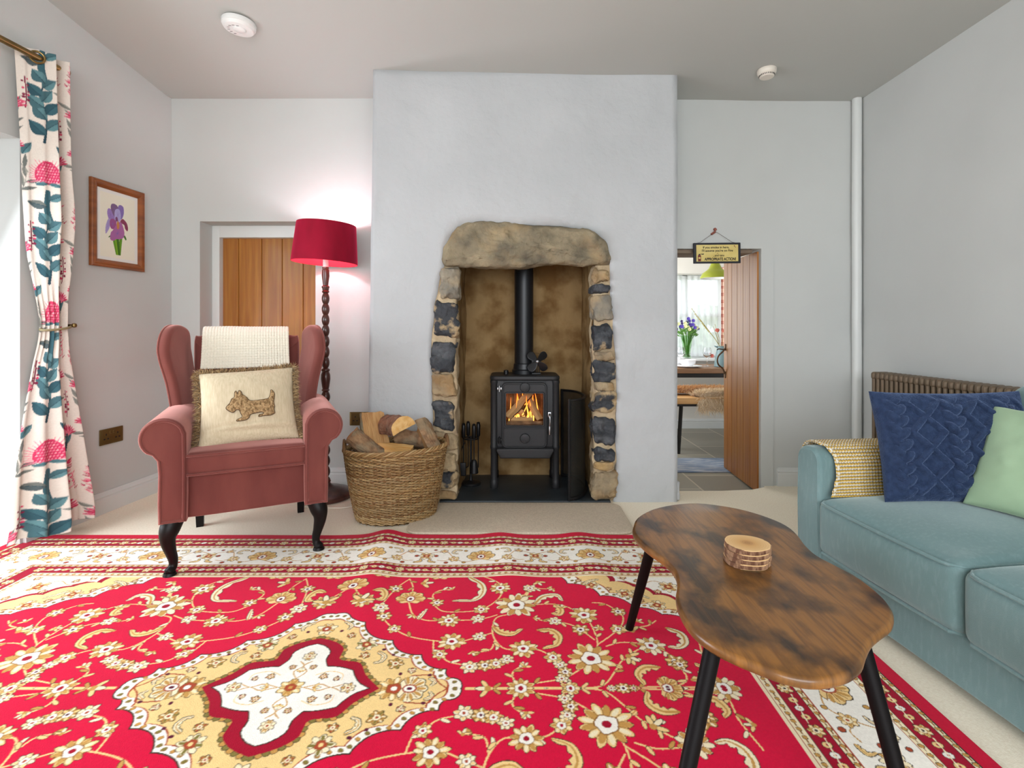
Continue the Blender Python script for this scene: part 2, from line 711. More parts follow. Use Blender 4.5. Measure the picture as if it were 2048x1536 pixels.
# chimney breast: plaster front with a ragged opening around the stones, slightly battered sides
BND = [(-0.461, 0.0), (-0.461, 0.417), (-0.467, 0.871), (-0.449, 1.128), (-0.414, 1.302), (-0.391, 1.372), (-0.397, 1.454), (-0.356, 1.535), (-0.28, 1.611), (-0.164, 1.626), (0.046, 1.605), (0.302, 1.594), (0.442, 1.57), (0.541, 1.506), (0.568, 1.384), (0.564, 1.221), (0.582, 1.081), (0.599, 0.801), (0.605, 0.522), (0.599, 0.335), (0.605, 0.184), (0.593, 0.0)]
B = []
for i in range(len(BND) - 1):
    for t in np.linspace(0, 1, 7)[:-1]:
        B.append(np.array(BND[i]) * (1 - t) + np.array(BND[i + 1]) * t)
B.append(np.array(BND[-1]))
B = np.array(B)
B += 0.006 * np.stack([vnoise(np.column_stack([B * 14, np.zeros(len(B))]), 5), vnoise(np.column_stack([B * 14, np.ones(len(B)) * 9]), 6)], 1)
B[0, 1] = B[-1, 1] = 0
nB = len(B)
outer = []
s_of = np.concatenate([[0], np.cumsum(np.linalg.norm(np.diff(B, axis=0), axis=1))])
for q in B:
    ang = math.atan2(q[1] - 0.8, q[0] - 0.07)
    # cast from the middle of the opening to the rectangle of the breast
    d = np.array([cos(ang), sin(ang)])
    ts = []
    if d[0] < 0:
        ts.append((-0.80 - 0.07) / d[0])
    if d[0] > 0:
        ts.append((0.955 - 0.07) / d[0])
    if d[1] > 0:
        ts.append((2.52 - 0.8) / d[1])
    if d[1] < 0:
        ts.append((0 - 0.8) / d[1])
    t = min(x for x in ts if x > 0)
    outer.append(np.array([0.07, 0.8]) + d * t)
outer = np.array(outer)
outer[0] = (-0.80, 0)
outer[-1] = (0.955, 0)
for i, q in enumerate(outer):
    if q[1] < 0.001 and 0 < i < nB - 1:
        outer[i] = (-0.80, 0.0) if q[0] < 0 else (0.955, 0.0)
# exact corners
for cx in (-0.80, 0.955):
    k = int(np.argmin(np.abs(outer - np.array([cx, 2.52])).sum(1)))
    outer[k] = (cx, 2.52)
rings = 14
P = np.zeros((nB, rings + 3, 3))
for j in range(rings + 1):
    t = j / rings
    q = B * (1 - t) + outer * t
    P[:, j + 1, 0] = q[:, 0]
    P[:, j + 1, 2] = q[:, 1]
    P[:, j + 1, 1] = YF + 0.006 * vnoise(np.column_stack([q * 4, np.zeros(nB)]), 8) - 0.012 * (1 - min(t * 6, 1)) * 0
P[:, 0] = P[:, 1] + np.array([0, 0.055, 0])       # return of the plaster edge into the opening
P[:, 1, 1] += 0.004
P[:, rings + 2] = P[:, rings + 1] + np.array([0, 0.34, 0])
bat = -0.035 * (1 - P[..., 2] / 2.5)
P[..., 0] += np.where(P[..., 0] < -0.75, bat, 0)
struct(grid_obj('wall_chimney', P, None, plaster_rough, flip=True))

# skirting boards
def skirting(name, a, b, h=0.115, out=(0, -1)):
    prof = [(0, 0), (0.018, 0), (0.018, h * 0.66), (0.014, h * 0.74), (0.017, h * 0.8), (0.009, h * 0.9), (0.006, h), (0, h)]
    m = MB()
    V, F = [], []
    for p in (a, b):
        for d, z in prof:
            V.append((p[0] + out[0] * d, p[1] + out[1] * d, z))
    n = len(prof)
    for k in range(n):
        F.append((k, (k + 1) % n, n + (k + 1) % n, n + k))
    F += [tuple(range(n))[::-1], tuple(range(n, 2 * n))]
    m.add(V, F)
    return struct(m.build(name, gloss_white, smooth=False))


skirting('baseboard_left', (WX(3.27), 3.27), (WX(2.37), 2.37), out=(1, -0.1))
skirting('baseboard_far_left', (-2.17, YB), (-1.993, YB))
skirting('baseboard_far', (-1.255, YB), (-0.8, YB))
skirting('baseboard_far_right', (1.69, YB), (RX, YB))
skirting('baseboard_right', (RX, 3.27), (RX, 0.0), out=(-1, 0))

# closed oak door in its white frame (left)
oak = mk('oak_boards', S(188, 122, 54), 0.42, col2=S(164, 98, 38), scale=3.0, detail=6, stretch=(9, 9, 0.7), lo=0.3, hi=0.7, distort=0.6, col3=S(128, 72, 26), scale3=9, stretch3=(14, 14, 0.5), amt3=0.55, lo3=0.5, hi3=0.72, attr=False, coat=0.15)
oak_v = mk('oak_planks', S(180, 122, 52), 0.45, col2=S(226, 204, 160), scale=3.0, detail=6, stretch=(9, 9, 0.7), lo=0.3, hi=0.75, distort=0.6, col3=S(138, 84, 32), scale3=9, stretch3=(14, 14, 0.5), amt3=0.45, lo3=0.48, hi3=0.72, attr=True, coat=0.15,
           wave=(1.6, 9.0, 1.2, S(150, 88, 34), 0.45, (5, 5, 0.35)))


def plank_panel(mb, seams, z0, z1, thick, groove=0.004, depth=0.006, rng=random):
    """one connected board panel, local x across, front face at y=0 looking -y"""
    prof = []
    cols = []
    for i in range(len(seams) - 1):
        a, b = seams[i], seams[i + 1]
        t = 0.86 + 0.22 * rng.random()
        c = (t, t * (0.97 + 0.05 * rng.random()), t * (0.92 + 0.1 * rng.random()))
        prof += [(a + (groove if i else 0), 0), (b - (groove if i < len(seams) - 2 else 0), 0)]
        cols += [c, c]
        if i < len(seams) - 2:
            prof += [(b, depth)]
            cols += [(0.55, 0.5, 0.42)]
    V, C = [], []
    n = len(prof)
    for z in (z0, z1):
        for (x, y), c in zip(prof, cols):
            V.append((x, y, z))
            C.append(c)
    for z in (z0, z1):
        for x in (seams[0], seams[-1]):
            V.append((x, thick, z))
            C.append(cols[0])
    F = [(k, k + 1, n + k + 1, n + k) for k in range(n - 1)]
    a, b, c, d = 2 * n, 2 * n + 1, 2 * n + 2, 2 * n + 3
    F += [(b, a, c, d), (a, 0, n, c), (n - 1, b, d, 2 * n - 1), tuple([a, b] + list(range(n - 1, -1, -1))), tuple([d, c] + list(range(n, 2 * n)))]
    mb.add(V, F, np.array(C))


random.seed(3)
m = MB()
plank_panel(m, [-1.944, -1.839, -1.684, -1.546, -1.405, -1.30, -1.256], 0.012, 1.608, 0.035)
d1 = struct(m.build('door_1', oak_v, smooth=False, loc=(0, 3.445, 0), colors=True))
m = MB()
box(m, (-1.993, 3.40, 0), (-1.944, 3.47, 1.687), 0.003)
box(m, (-1.944, 3.40, 1.608), (-1.255, 3.47, 1.687), 0.003)
struct(m.build('trim_1', gloss_white))
m = MB()
box(m, (-1.993, 3.48, 0), (-1.255, 3.52, 1.69))
struct(m.build('wall_recess', plaster, smooth=False))

# casing of the open doorway (right)
m = MB()
prism(m, [(1.588, 3.262), (1.665, 3.262), (1.665, 3.275), (1.607, 3.275), (1.607, 3.47), (1.588, 3.47)], -0.05, 1.512)
struct(m.build('trim_2', plaster, smooth=False))
m = MB()
box(m, (0.93, 3.262, 1.512), (1.665, 3.272, 1.548))
struct(m.build('trim_3', plaster, smooth=False))
beam_m = mk('dark_beam_wood', S(138, 120, 102), 0.7, col2=S(110, 92, 76), scale=4, stretch=(1, 8, 8))
m = MB()
box(m, (0.90, 3.29, 1.487), (1.545, 3.5, 1.511), 0.004)
struct(m.build('trim_4', beam_m))
# white rubble end of the breast foot beside the doorway
m = MB()
gbox(m, (0.958, 3.07, 0.055), (0.035, 0.2, 0.11), 0.012, (3, 8, 5), 2, lambda V: V + 0.008 * np.stack([vnoise(V * 40, 1), vnoise(V * 40, 2), vnoise(V * 40, 3)], 1))
struct(m.build('trim_5', plaster_rough))

# boxed-in pipe in the far right corner
m = MB()
gbox(m, (2.178, 3.235, 1.25), (0.05, 0.05, 2.5), 0.02, (2, 2, 30), 3, lambda V: V + np.array([1, 1, 0]) * 0.003 * vnoise(V * np.array([0, 0, 5]), 4)[:, None])
tag(m.build('corner_pipe', gloss_white), 'white painted pipe running floor to ceiling in the far right corner', 'pipe')
# ------------------------------------------------------------------ fireplace
sand = mk('sandstone', S(176, 156, 124), 0.9, col2=S(134, 120, 100), scale=9, detail=7, lo=0.35, hi=0.7, bump=1.0, bscale=38, bdist=0.012, bdetail=8, col3=S(150, 112, 62), scale3=6, amt3=0.5, spec=0.15)
lintel_m = mk('lintel_stone', S(156, 142, 116), 0.9, col2=S(98, 92, 80), scale=7, detail=9, lo=0.35, hi=0.72, bump=1.0, bscale=30, bdist=0.014, bdetail=9, col3=S(176, 142, 94), scale3=5.5, amt3=0.5, lo3=0.52, hi3=0.75, spec=0.15)
darkst = mk('dark_whinstone', S(50, 53, 58), 0.75, col2=S(92, 94, 98), scale=14, detail=6, lo=0.45, hi=0.75, bump=1.0, bscale=28, bdist=0.018, bdetail=8, stretch=(0.6, 1, 1.4), col3=S(172, 150, 118), scale3=9, amt3=0.9, lo3=0.62, hi3=0.68)
mixst = mk('mixed_stone', S(58, 60, 64), 0.8, col2=S(168, 146, 112), scale=10, detail=6, lo=0.47, hi=0.55, bump=1.0, bscale=30, bdist=0.016, bdetail=8)
greyst = mk('grey_stone', S(150, 140, 122), 0.88, col2=S(112, 108, 100), scale=9, detail=6, bump=1.0, bscale=30, bdist=0.012, bdetail=8, col3=S(176, 150, 110), scale3=7, amt3=0.6)
orangest = mk('orange_stone', S(182, 150, 98), 0.9, col2=S(150, 126, 94), scale=10, detail=6, bump=1.0, bscale=36, bdist=0.012, bdetail=8)
mortar = mk('lime_mortar', S(196, 176, 144), 0.95, col2=S(164, 144, 116), scale=8, detail=6, bump=1.0, bscale=45, bdist=0.012, bdetail=6)
soot = mk('sooty_render', S(150, 124, 86), 0.9, col2=S(112, 84, 50), scale=6, detail=9, lo=0.42, hi=0.62, bump=0.7, bscale=16, bdist=0.012, bdetail=7, col3=S(70, 46, 22), scale3=2.6, stretch3=(1.3, 1.3, 0.6), amt3=0.38, lo3=0.5, hi3=0.72, spec=0.1)
slate = mk('hearth_slate', S(52, 58, 62), 0.42, col2=S(40, 46, 50), scale=6, bump=0.3, bscale=14, bdist=0.004)

fp = thing('fireplace', 'rough stone fireplace opening under a big sandstone lintel in the white chimney breast', 'fireplace', (0, 0, 0))
# inner faces: back wall, sides, throat
def sheet(name, o, eu, ev, nu, nv, amp, mat, parent, seed):
    u, v = np.meshgrid(np.linspace(0, 1, nu), np.linspace(0, 1, nv), indexing='ij')
    o, eu, ev = [np.array(q, float) for q in (o, eu, ev)]
    P = o + u[..., None] * eu + v[..., None] * ev
    nrm = np.cross(eu, ev)
    nrm /= np.linalg.norm(nrm)
    P = P + nrm * (amp * fbm(P * 7, 3, seed))[..., None]
    return grid_obj(name, P, None, mat, parent)


sheet('back_render', (-0.36, 3.475, 0.0), (0.9, 0, 0), (0, 0, 1.75), 60, 100, 0.007, soot, fp, 1)
sheet('side_render', (-0.325, 3.02, 0.0), (0.01, 0.47, 0), (0, 0, 1.75), 30, 100, 0.010, soot, fp, 2)
sheet('side_render', (0.475, 3.49, 0.0), (0.008, -0.47, 0), (0, 0, 1.75), 30, 100, 0.010, soot, fp, 3)
m = MB()
box(m, (-0.5, 3.08, 1.70), (0.65, 3.5, 1.76))
m.build('throat', soot, fp, smooth=False)
# mortar bed behind the jamb stones
for s, (x0, x1) in ((-1, (-0.475, -0.322)), (1, (0.473, 0.61))):
    m = MB()
    gbox(m, ((x0 + x1) / 2, 3.04, 0.69), (x1 - x0, 0.14, 1.38), 0.02, (8, 6, 80), 2, lambda V: V + 0.010 * np.stack([fbm(V * 16, 3, 1), fbm(V * 16, 3, 2), 0 * V[:, 0]], 1))
    m.build('mortar_bed', mortar, fp)


def stone(x0, z0, x1, z1, mat, seed, y0=2.938, dep=0.13, amp=0.012, name='jamb_stone'):
    m = MB()
    w, h = x1 - x0, z1 - z0
    amp = min(amp, h * 0.16)

    def fn(V):
        P = V + np.array([seed * 3.1, seed * 1.7, seed * 0.9])
        q = V.copy()
        # uneven outline: skew corners
        r = np.random.default_rng(seed)
        k = r.uniform(-0.12, 0.12, 4)
        q[:, 0] += w * k[0] * V[:, 2] / h + 0.0
        q[:, 2] += h * k[1] * V[:, 0] / w
        q[:, 0] *= 1 + 0.15 * k[2] * V[:, 2] / h
        return q + amp * np.stack([fbm(P * 22, 3, seed), 1.1 * fbm(P * 20, 3, seed + 7), fbm(P * 22, 3, seed + 13)], 1)
    nx, nz = max(6, int(w / 0.008)), max(5, int(h / 0.008))
    gbox(m, ((x0 + x1) / 2, y0 + dep / 2, (z0 + z1) / 2), (w, dep, h), min(0.02, h * 0.3), (nx, 9, nz), 2, fn)
    return m.build(name, mat, fp)


KM = {'g': greyst, 'm': mixst, 'd': darkst, 't': sand, 'o': orangest}
SL = [(-0.408, 1.174, -0.304, 1.355, 'g'), (-0.449, 0.953, -0.315, 1.157, 'm'), (-0.464, 0.749, -0.333, 0.924, 'd'), (-0.461, 0.615, -0.327, 0.737, 't'), (-0.457, 0.423, -0.333, 0.592, 'd'), (-0.449, 0.3, -0.321, 0.405, 't'), (-0.449, 0.184, -0.321, 0.289, 't'), (-0.449, 0.079, -0.321, 0.172, 'm'), (-0.449, 0.02, -0.321, 0.067, 't')]
SR = [(0.465, 1.267, 0.564, 1.349, 't'), (0.46, 1.209, 0.564, 1.256, 'd'), (0.465, 1.052, 0.58, 1.192, 'g'), (0.468, 0.883, 0.576, 1.023, 'd'), (0.471, 0.818, 0.593, 0.868, 't'), (0.471, 0.699, 0.599, 0.811, 'd'), (0.477, 0.644, 0.588, 0.691, 't'), (0.465, 0.522, 0.603, 0.638, 'm'), (0.471, 0.335, 0.599, 0.487, 'd'), (0.475, 0.236, 0.593, 0.306, 'd'), (0.477, 0.184, 0.588, 0.231, 'o'), (0.465, 0.02, 0.605, 0.175, 't')]
for i, (x0, z0, x1, z1, k) in enumerate(SL + SR):
    stone(x0, z0, x1, z1, KM[k], 21 + i)
# lintel: one long boulder, its outline and depth
LO = [(-0.397, 1.372), (-0.30, 1.358), (-0.15, 1.352), (0.03, 1.350), (0.12, 1.360), (0.21, 1.372), (0.34, 1.372), (0.40, 1.362), (0.48, 1.372), (0.568, 1.376), (0.562, 1.44), (0.541, 1.506), (0.49, 1.548), (0.442, 1.572), (0.302, 1.594), (0.15, 1.602), (0.046, 1.607), (-0.06, 1.618), (-0.164, 1.628), (-0.28, 1.613), (-0.34, 1.565), (-0.362, 1.53), (-0.398, 1.455)]
out = catmull(LO, 7, True)
m = MB()
xf0 = frame_xf((0, 2.99, 0), (1, 0, 0), (0, 0, 1), (0, -1, 0))


def lint(V):
    W = xf0(V)
    a = 0.010 * fbm(W * 9, 4, 4) + 0.005 * fbm(W * 30, 3, 9)
    W[:, 1] -= a * 1.6
    W[:, 2] += 0.006 * fbm(W * 26, 3, 5)
    W[:, 0] += 0.004 * fbm(W * 26, 3, 6)
    return W


slab(m, out, 0.125, 0.045, lint, nr=6, crown=0.012, rings=tuple(np.linspace(0.95, 0.05, 24)), center=(0.08, 1.475))
m.build('lintel_stone', lintel_m, fp)

m = MB()
gbox(m, (0.075, 3.205, 0.0), (0.985, 0.53, 0.026), 0.005, (20, 12, 2), 2, lambda V: V + np.array([0, 0, 1]) * 0.0012 * vnoise(V * 20, 2)[:, None])
tag(m.build('hearth_slab', slate), 'dark slate hearth slab under the black stove', 'hearth')

# ------------------------------------------------------------------ stove
iron = mk('cast_iron', S(47, 47, 49), 0.52, bump=0.25, bscale=320, bdist=0.001, metal=0.3, spec=0.45)
iron_d = mk('dark_iron', S(26, 26, 28), 0.4, metal=0.3)
flue_m = mk('flue_enamel', S(28, 30, 34), 0.36, metal=0.2)
steel = mk('polished_steel', S(170, 172, 176), 0.3, metal=1.0)
fireclay = mk('fire_brick', S(150, 110, 74), 0.9, col2=S(90, 60, 38), scale=14)
HZ = 0.013
stove = thing('wood_burning_stove', 'black cast iron wood burner alight in the stone fireplace', 'stove', (0.08, 3.30, HZ))
yf = -0.125
m = MB()      # body shell: sides, back, floor and front surround
box(m, (-0.208, yf, 0.245), (-0.180, 0.14, 0.675), 0.012)
box(m, (0.180, yf, 0.245), (0.208, 0.14, 0.675), 0.012)
box(m, (-0.19, 0.11, 0.245), (0.19, 0.14, 0.675), 0.008)
box(m, (-0.19, yf + 0.01, 0.235), (0.19, 0.13, 0.265), 0.008)
box(m, (-0.19, yf + 0.004, 0.252), (-0.130, yf + 0.03, 0.672), 0.004)
box(m, (0.126, yf + 0.004, 0.252), (0.19, yf + 0.03, 0.672), 0.004)
box(m, (-0.135, yf + 0.004, 0.600), (0.135, yf + 0.03, 0.672), 0.004)
box(m, (-0.135, yf + 0.004, 0.252), (0.135, yf + 0.03, 0.380), 0.004)
stove_body = m.build('stove_body', iron, stove)
m = MB()
slab(m, rrect(0.436, 0.30, 0.045, 6), 0.03, 0.010, frame_xf((0, 0.008, 0.682), (1, 0, 0), (0, 1, 0), (0, 0, 1)), nr=3, rings=(0.9, 0.85, 0.5), center=(0, 0))
m.build('top_plate', iron, stove)
m = MB()
lathe(m, [(0.010, 0), (0.016, 0.002), (0.015, 0.026), (0.011, 0.028), (0.004, 0.03)], (-0.118, -0.03, 0.697), 14)
m.build('top_knob', iron_d, stove)
for sx in (-1, 1):
    for yy in (yf + 0.008, 0.115):
        m = MB()
        lathe(m, [(0.022, 0), (0.024, 0.004), (0.024, 0.045), (0.0215, 0.05), (0.0205, 0.055), (0.020, 0.24), (0.0235, 0.246), (0.0235, 0.262), (0.021, 0.27), (0.021, 0.648), (0.0235, 0.652), (0.0235, 0.668)], (sx * 0.192, yy, 0), 20)
        m.build('leg', iron_d if yy > 0 else iron, stove)
# ash lip
m = MB()
slab(m, [(-0.176, 0.245), (-0.150, 0.197), (0.150, 0.197), (0.176, 0.245), (0.172, 0.257), (-0.172, 0.257)], 0.07, 0.006, frame_xf((0, yf - 0.022, 0), (1, 0, 0), (0, 0, 1), (0, -1, 0)), nr=3)
m.build('ash_lip', iron, stove)
# door: rounded frame with a window opening
door = MB()
oo = np.array(rrect(0.28, 0.404, 0.03, 5, -0.003, 0.455))
ii = np.array(rrect(0.230, 0.197, 0.006, 5, -0.002, 0.4915))
lay = []
for q, d in ((oo, 0.0), (oo, 0.02), (inset_poly(oo, 0.005), 0.024), (inset_poly(oo, 0.010), 0.024), (inset_poly(oo, 0.013), 0.020), (inset_poly(ii, -0.010), 0.020), (inset_poly(ii, -0.006), 0.024), (ii, 0.024), (ii, 0.0)):
    lay.append(np.column_stack([q[:, 0], np.full(len(q), yf - d), q[:, 1]]))
n = len(oo)
F = [(i * n + k, i * n + (k + 1) % n, (i + 1) * n + (k + 1) % n, (i + 1) * n + k) for i in range(len(lay) - 1) for k in range(n)]
door.add(np.concatenate(lay), F)
box(door, (-0.128, yf - 0.0265, 0.372), (0.122, yf - 0.018, 0.379), 0.002)
dr = door.build('door', iron, stove)
m = MB()
box(m, (-0.118, yf - 0.010, 0.392), (0.114, yf - 0.006, 0.591))
m.build('glass', mk('stove_glass', (1, 1, 1), 0.03, trans=1.0, ior=1.05, spec=0.3), dr, smooth=False)
for zz, rr in ((0.627, 0.031), (0.313, 0.031)):
    m = MB()
    V0 = MB()
    lathe(V0, [(0.0, 0.016), (rr * 0.8, 0.016), (rr * 0.92, 0.0145), (rr * 0.97, 0.008), (rr, 0.006), (rr, 0.0)][::-1], (0, 0, 0), 32)
    m.add(np.column_stack([V0.v[0][:, 0], yf - 0.0195 - V0.v[0][:, 2], V0.v[0][:, 1] + zz]), V0.f)
    for k in range(3):
        a = 2.1 * k + 0.5
        box(m, (-0.0025 + 0.017 * cos(a), yf - 0.038, zz - 0.006 + 0.017 * sin(a)), (0.0025 + 0.017 * cos(a), yf - 0.034, zz + 0.006 + 0.017 * sin(a)))
    m.build('air_vent', iron, dr)
for zz in (0.617, 0.298):
    m = MB()
    tube(m, [(-0.158, yf - 0.012, zz - 0.018), (-0.158, yf - 0.012, zz + 0.018)], 0.0075, 10)
    box(m, (-0.172, yf - 0.010, zz - 0.008), (-0.140, yf - 0.002, zz + 0.008), 0.002)
    tube(m, [(-0.158, yf - 0.012, zz + 0.018), (-0.158, yf - 0.012, zz + 0.024)], 0.004, 8)
    m.build('hinge', iron_d if zz < 0.3 else steel, dr)
m = MB()
tube(m, catmull([(0.152, yf - 0.012, 0.462), (0.152, yf - 0.035, 0.455), (0.153, yf - 0.040, 0.42), (0.151, yf - 0.038, 0.385)], 6), [0.006] * 19, 10)
tube(m, catmull([(0.151, yf - 0.038, 0.392), (0.151, yf - 0.040, 0.365), (0.151, yf - 0.038, 0.338)], 8), [0.004] + [0.0085] * 15 + [0.004], 12)
box(m, (0.140, yf - 0.014, 0.44), (0.164, yf - 0.002, 0.475), 0.004)
m.build('handle', steel, dr)
# flue
m = MB()
lathe(m, [(0.0775, 0.695), (0.0775, 0.72), (0.0705, 0.727), (0.0665, 0.76), (0.0615, 0.765), (0.0615, 1.72)], (-0.002, 0.045, 0), 40)
m.build('flue_pipe', flue_m, stove)
# fire brick lining with riven stripes
m = MB()
box(m, (-0.175, 0.085, 0.27), (0.175, 0.108, 0.66), 0.003)
box(m, (-0.178, yf + 0.03, 0.27), (-0.155, 0.10, 0.66), 0.003)
box(m, (0.155, yf + 0.03, 0.27), (0.178, 0.10, 0.66), 0.003)
box(m, (-0.16, yf + 0.03, 0.36), (0.16, 0.10, 0.385), 0.003)
box(m, (-0.115, yf + 0.022, 0.385), (0.112, yf + 0.034, 0.412), 0.004)
for k in range(-2, 3):
    tube(m, [(k * 0.06, 0.078, 0.39), (k * 0.06, 0.078, 0.64)], 0.012, 8)
m.build('firebox_lining', fireclay, stove)

# logs ---------------------------------------------------------------
bark = mk('bark', S(166, 132, 98), 0.95, col2=S(112, 82, 58), scale=26, detail=6, bump=1.0, bscale=70, bdist=0.012, bdetail=6, bstretch=(1, 1, 0.35), col3=S(140, 128, 104), scale3=18, amt3=0.6)
bark_g = mk('lichen_bark', S(176, 152, 114), 0.95, col2=S(116, 92, 64), scale=24, detail=6, bump=1.0, bscale=70, bdist=0.012, bdetail=6, bstretch=(1, 1, 0.35), col3=S(160, 156, 132), scale3=22, amt3=0.7)
bark_r = mk('red_bark', S(146, 100, 76), 0.95, col2=S(92, 60, 46), scale=24, detail=6, bump=1.0, bscale=70, bdist=0.012, bdetail=6, bstretch=(1, 1, 0.35), col3=S(150, 122, 100), scale3=20, amt3=0.5)
cutw = mk('split_wood', S(206, 164, 112), 0.85, col2=S(180, 132, 82), scale=10, stretch=(4, 4, 0.6), detail=6, bump=0.7, bscale=60, bdist=0.006, bstretch=(2, 2, 0.3), col3=S(150, 104, 64), scale3=8, amt3=0.4)
cutp = mk('pale_split_wood', S(222, 184, 124), 0.85, col2=S(206, 158, 90), scale=9, stretch=(4, 4, 0.6), detail=6, bump=0.7, bscale=60, bdist=0.006, bstretch=(2, 2, 0.3))


def log(name, a, b, r, arc=2 * pi, face=None, mats=None, seed=1, parent=None, off=0.0, oval=1.0):
    """a split or round log from a to b; arc < 2*pi leaves flat split faces"""
    a, b = Vector(a), Vector(b)
    L = (b - a).length
    m = MB()
    sec = []
    kind = []
    na = max(8, int(arc / 0.22))
    full = arc > 6.2
    for k in range(na if full else na + 1):
        t = -arc / 2 + arc * k / na
        sec.append((r * cos(t), r * sin(t) * oval))
        kind.append(0)
    if not full:
        p1, p0 = np.array(sec[-1]), np.array(sec[0])
        c = np.array([off, 0.0])
        for t in (0.25, 0.5, 0.75):
            sec.append(tuple(p1 + (c - p1) * t))
            kind.append(1)
        sec.append(tuple(c))
        kind.append(1)
        for t in (0.25, 0.5, 0.75):
            sec.append(tuple(c + (p0 - c) * t))
            kind.append(1)
        kind[na] = 1
    sec = np.array(sec)
    n = len(sec)
    nl = max(8, int(L / 0.012))
    V, F, M_ = [], [], []
    for i in range(nl + 1):
        z = L * i / nl
        q = sec * (1 + 0.05 * math.sin(seed + 9 * z))
        P = np.column_stack([q[:, 0], q[:, 1], np.full(n, z)])
        nz = fbm(P * 28 + seed * 5.3, 3, seed)
        rad = P[:, :2] / np.maximum(np.linalg.norm(P[:, :2], axis=1, keepdims=True), 1e-6)
        P[:, :2] += rad * (0.0055 * nz)[:, None]
        if i in (0, nl):
            P[:, 2] += 0.006 * vnoise(P * 40, seed)
        V.append(P)
    for i in range(nl):
        for k in range(n):
            F.append((i * n + k, i * n + (k + 1) % n, (i + 1) * n + (k + 1) % n, (i + 1) * n + k))
            M_.append(kind[k])
    V.append(np.array([[*sec.mean(0), -0.002], [*sec.mean(0), L + 0.002]]))
    for k in range(n):
        F.append(((nl + 1) * n, (k + 1) % n, k))
        F.append(((nl + 1) * n + 1, nl * n + k, nl * n + (k + 1) % n))
        M_ += [1, 1]
    m.add(np.concatenate(V), F, mi=M_)
    o = m.build(name, mats or [bark, cutw], parent)
    q = (b - a).to_track_quat('Z', 'Y')
    o.rotation_mode = 'QUATERNION'
    from mathutils import Quaternion
    roll = 0.0
    if face is not None:      # turn the split side towards `face`
        d = q.inverted() @ Vector(face)
        roll = math.atan2(d.y, d.x) - pi
    o.rotation_quaternion = q @ Quaternion((0, 0, 1), roll)
    o.location = a
    return o


# logs burning inside the stove
SB = Vector((0.08, 3.30, HZ))
firewood = [((-0.105, -0.05, 0.428), (0.045, 0.0, 0.585), 0.026, 'split log leaning to the left inside the lit stove', 4.0),
            ((0.02, 0.02, 0.545), (0.098, -0.055, 0.418), 0.026, 'split log leaning to the right inside the lit stove', 2.6),
            ((-0.085, -0.066, 0.411), (0.05, -0.068, 0.411), 0.022, 'pale split log lying across the front of the stove fire', pi),
            ((-0.02, -0.02, 0.45), (0.02, 0.06, 0.47), 0.024, 'short dark log behind the flames in the stove', 6.3)]
burnt = mk('charred_bark', S(74, 50, 34), 0.9, col2=S(30, 22, 18), scale=20, bump=0.8, bscale=60, bdist=0.006)
for i, (a, b, r, lab, arc) in enumerate(firewood):
    tag(log('burning_log', SB + Vector(a), SB + Vector(b), r, arc, [(-0.3, -1, 0.3), (0.3, -1, 0.4), (0, -1, 0.5), None][i], [burnt, cutw], 60 + i), lab, 'log', 'logs burning in the stove')
# flames
flame_m = bpy.data.materials.new('flame')
flame_m.use_nodes = True
nt = flame_m.node_tree
b_ = nt.nodes['Principled BSDF']
b_.inputs['Base Color'].default_value = (0, 0, 0, 1)
b_.inputs['Roughness'].default_value = 1
b_.inputs['Specular IOR Level'].default_value = 0
at = nt.nodes.new('ShaderNodeAttribute')
at.attribute_name = 'Col'
nt.links.new(at.outputs['Color'], b_.inputs['Emission Color'])
b_.inputs['Emission Strength'].default_value = 2.4


def flame(mb, x, y, z, h, w, seed, lean=0.0):
    n = 14
    r = np.random.default_rng(seed)
    ph = r.uniform(0, 6)
    P, R, C = [], [], []
    for i in range(n):
        t = i / (n - 1)
        P.append((x + lean * t * h + 0.22 * w * sin(ph + 5 * t) * t, y + 0.006 * sin(ph + 4 * t), z + h * t))
        R.append(max(w * (0.55 + 0.9 * t) * (1 - t) ** 0.8 * 0.75, 0.0006))
        C += [[(1.0, 0.50 - 0.36 * t, 0.09 - 0.085 * t)]] * 8
    tube(mb, P, R, 8, col=np.array(C).reshape(-1, 3), flat=0.45)


fire = thing('fire', 'orange fire burning behind the stove glass', 'fire', SB + Vector((0, 0, 0.385)))
for i, (x, y, z, h, w, ln) in enumerate([(-0.062, -0.028, 0.03, 0.165, 0.016, 0.1), (-0.035, 0.0, 0.02, 0.18, 0.026, -0.05), (-0.015, -0.03, 0.05, 0.10, 0.014, 0.5), (0.028, -0.035, 0.022, 0.155, 0.022, -0.12), (0.045, -0.01, 0.02, 0.13, 0.02, -0.1), (0.0, 0.03, 0.03, 0.19, 0.02, -0.1), (-0.1, 0.02, 0.0, 0.16, 0.014, 0.1), (0.1, 0.03, 0.02, 0.18, 0.016, -0.2), (-0.05, -0.045, 0.035, 0.035, 0.026, 0.0), (0.02, -0.05, 0.03, 0.05, 0.02, 0.2), (-0.01, 0.05, 0.0, 0.2, 0.03, 0.1), (0.06, 0.05, 0.0, 0.19, 0.025, 0.0)]):
    m = MB()
    flame(m, x, y, z, h, w, 100 + i, ln)
    m.build('flame', flame_m, fire, colors=True)
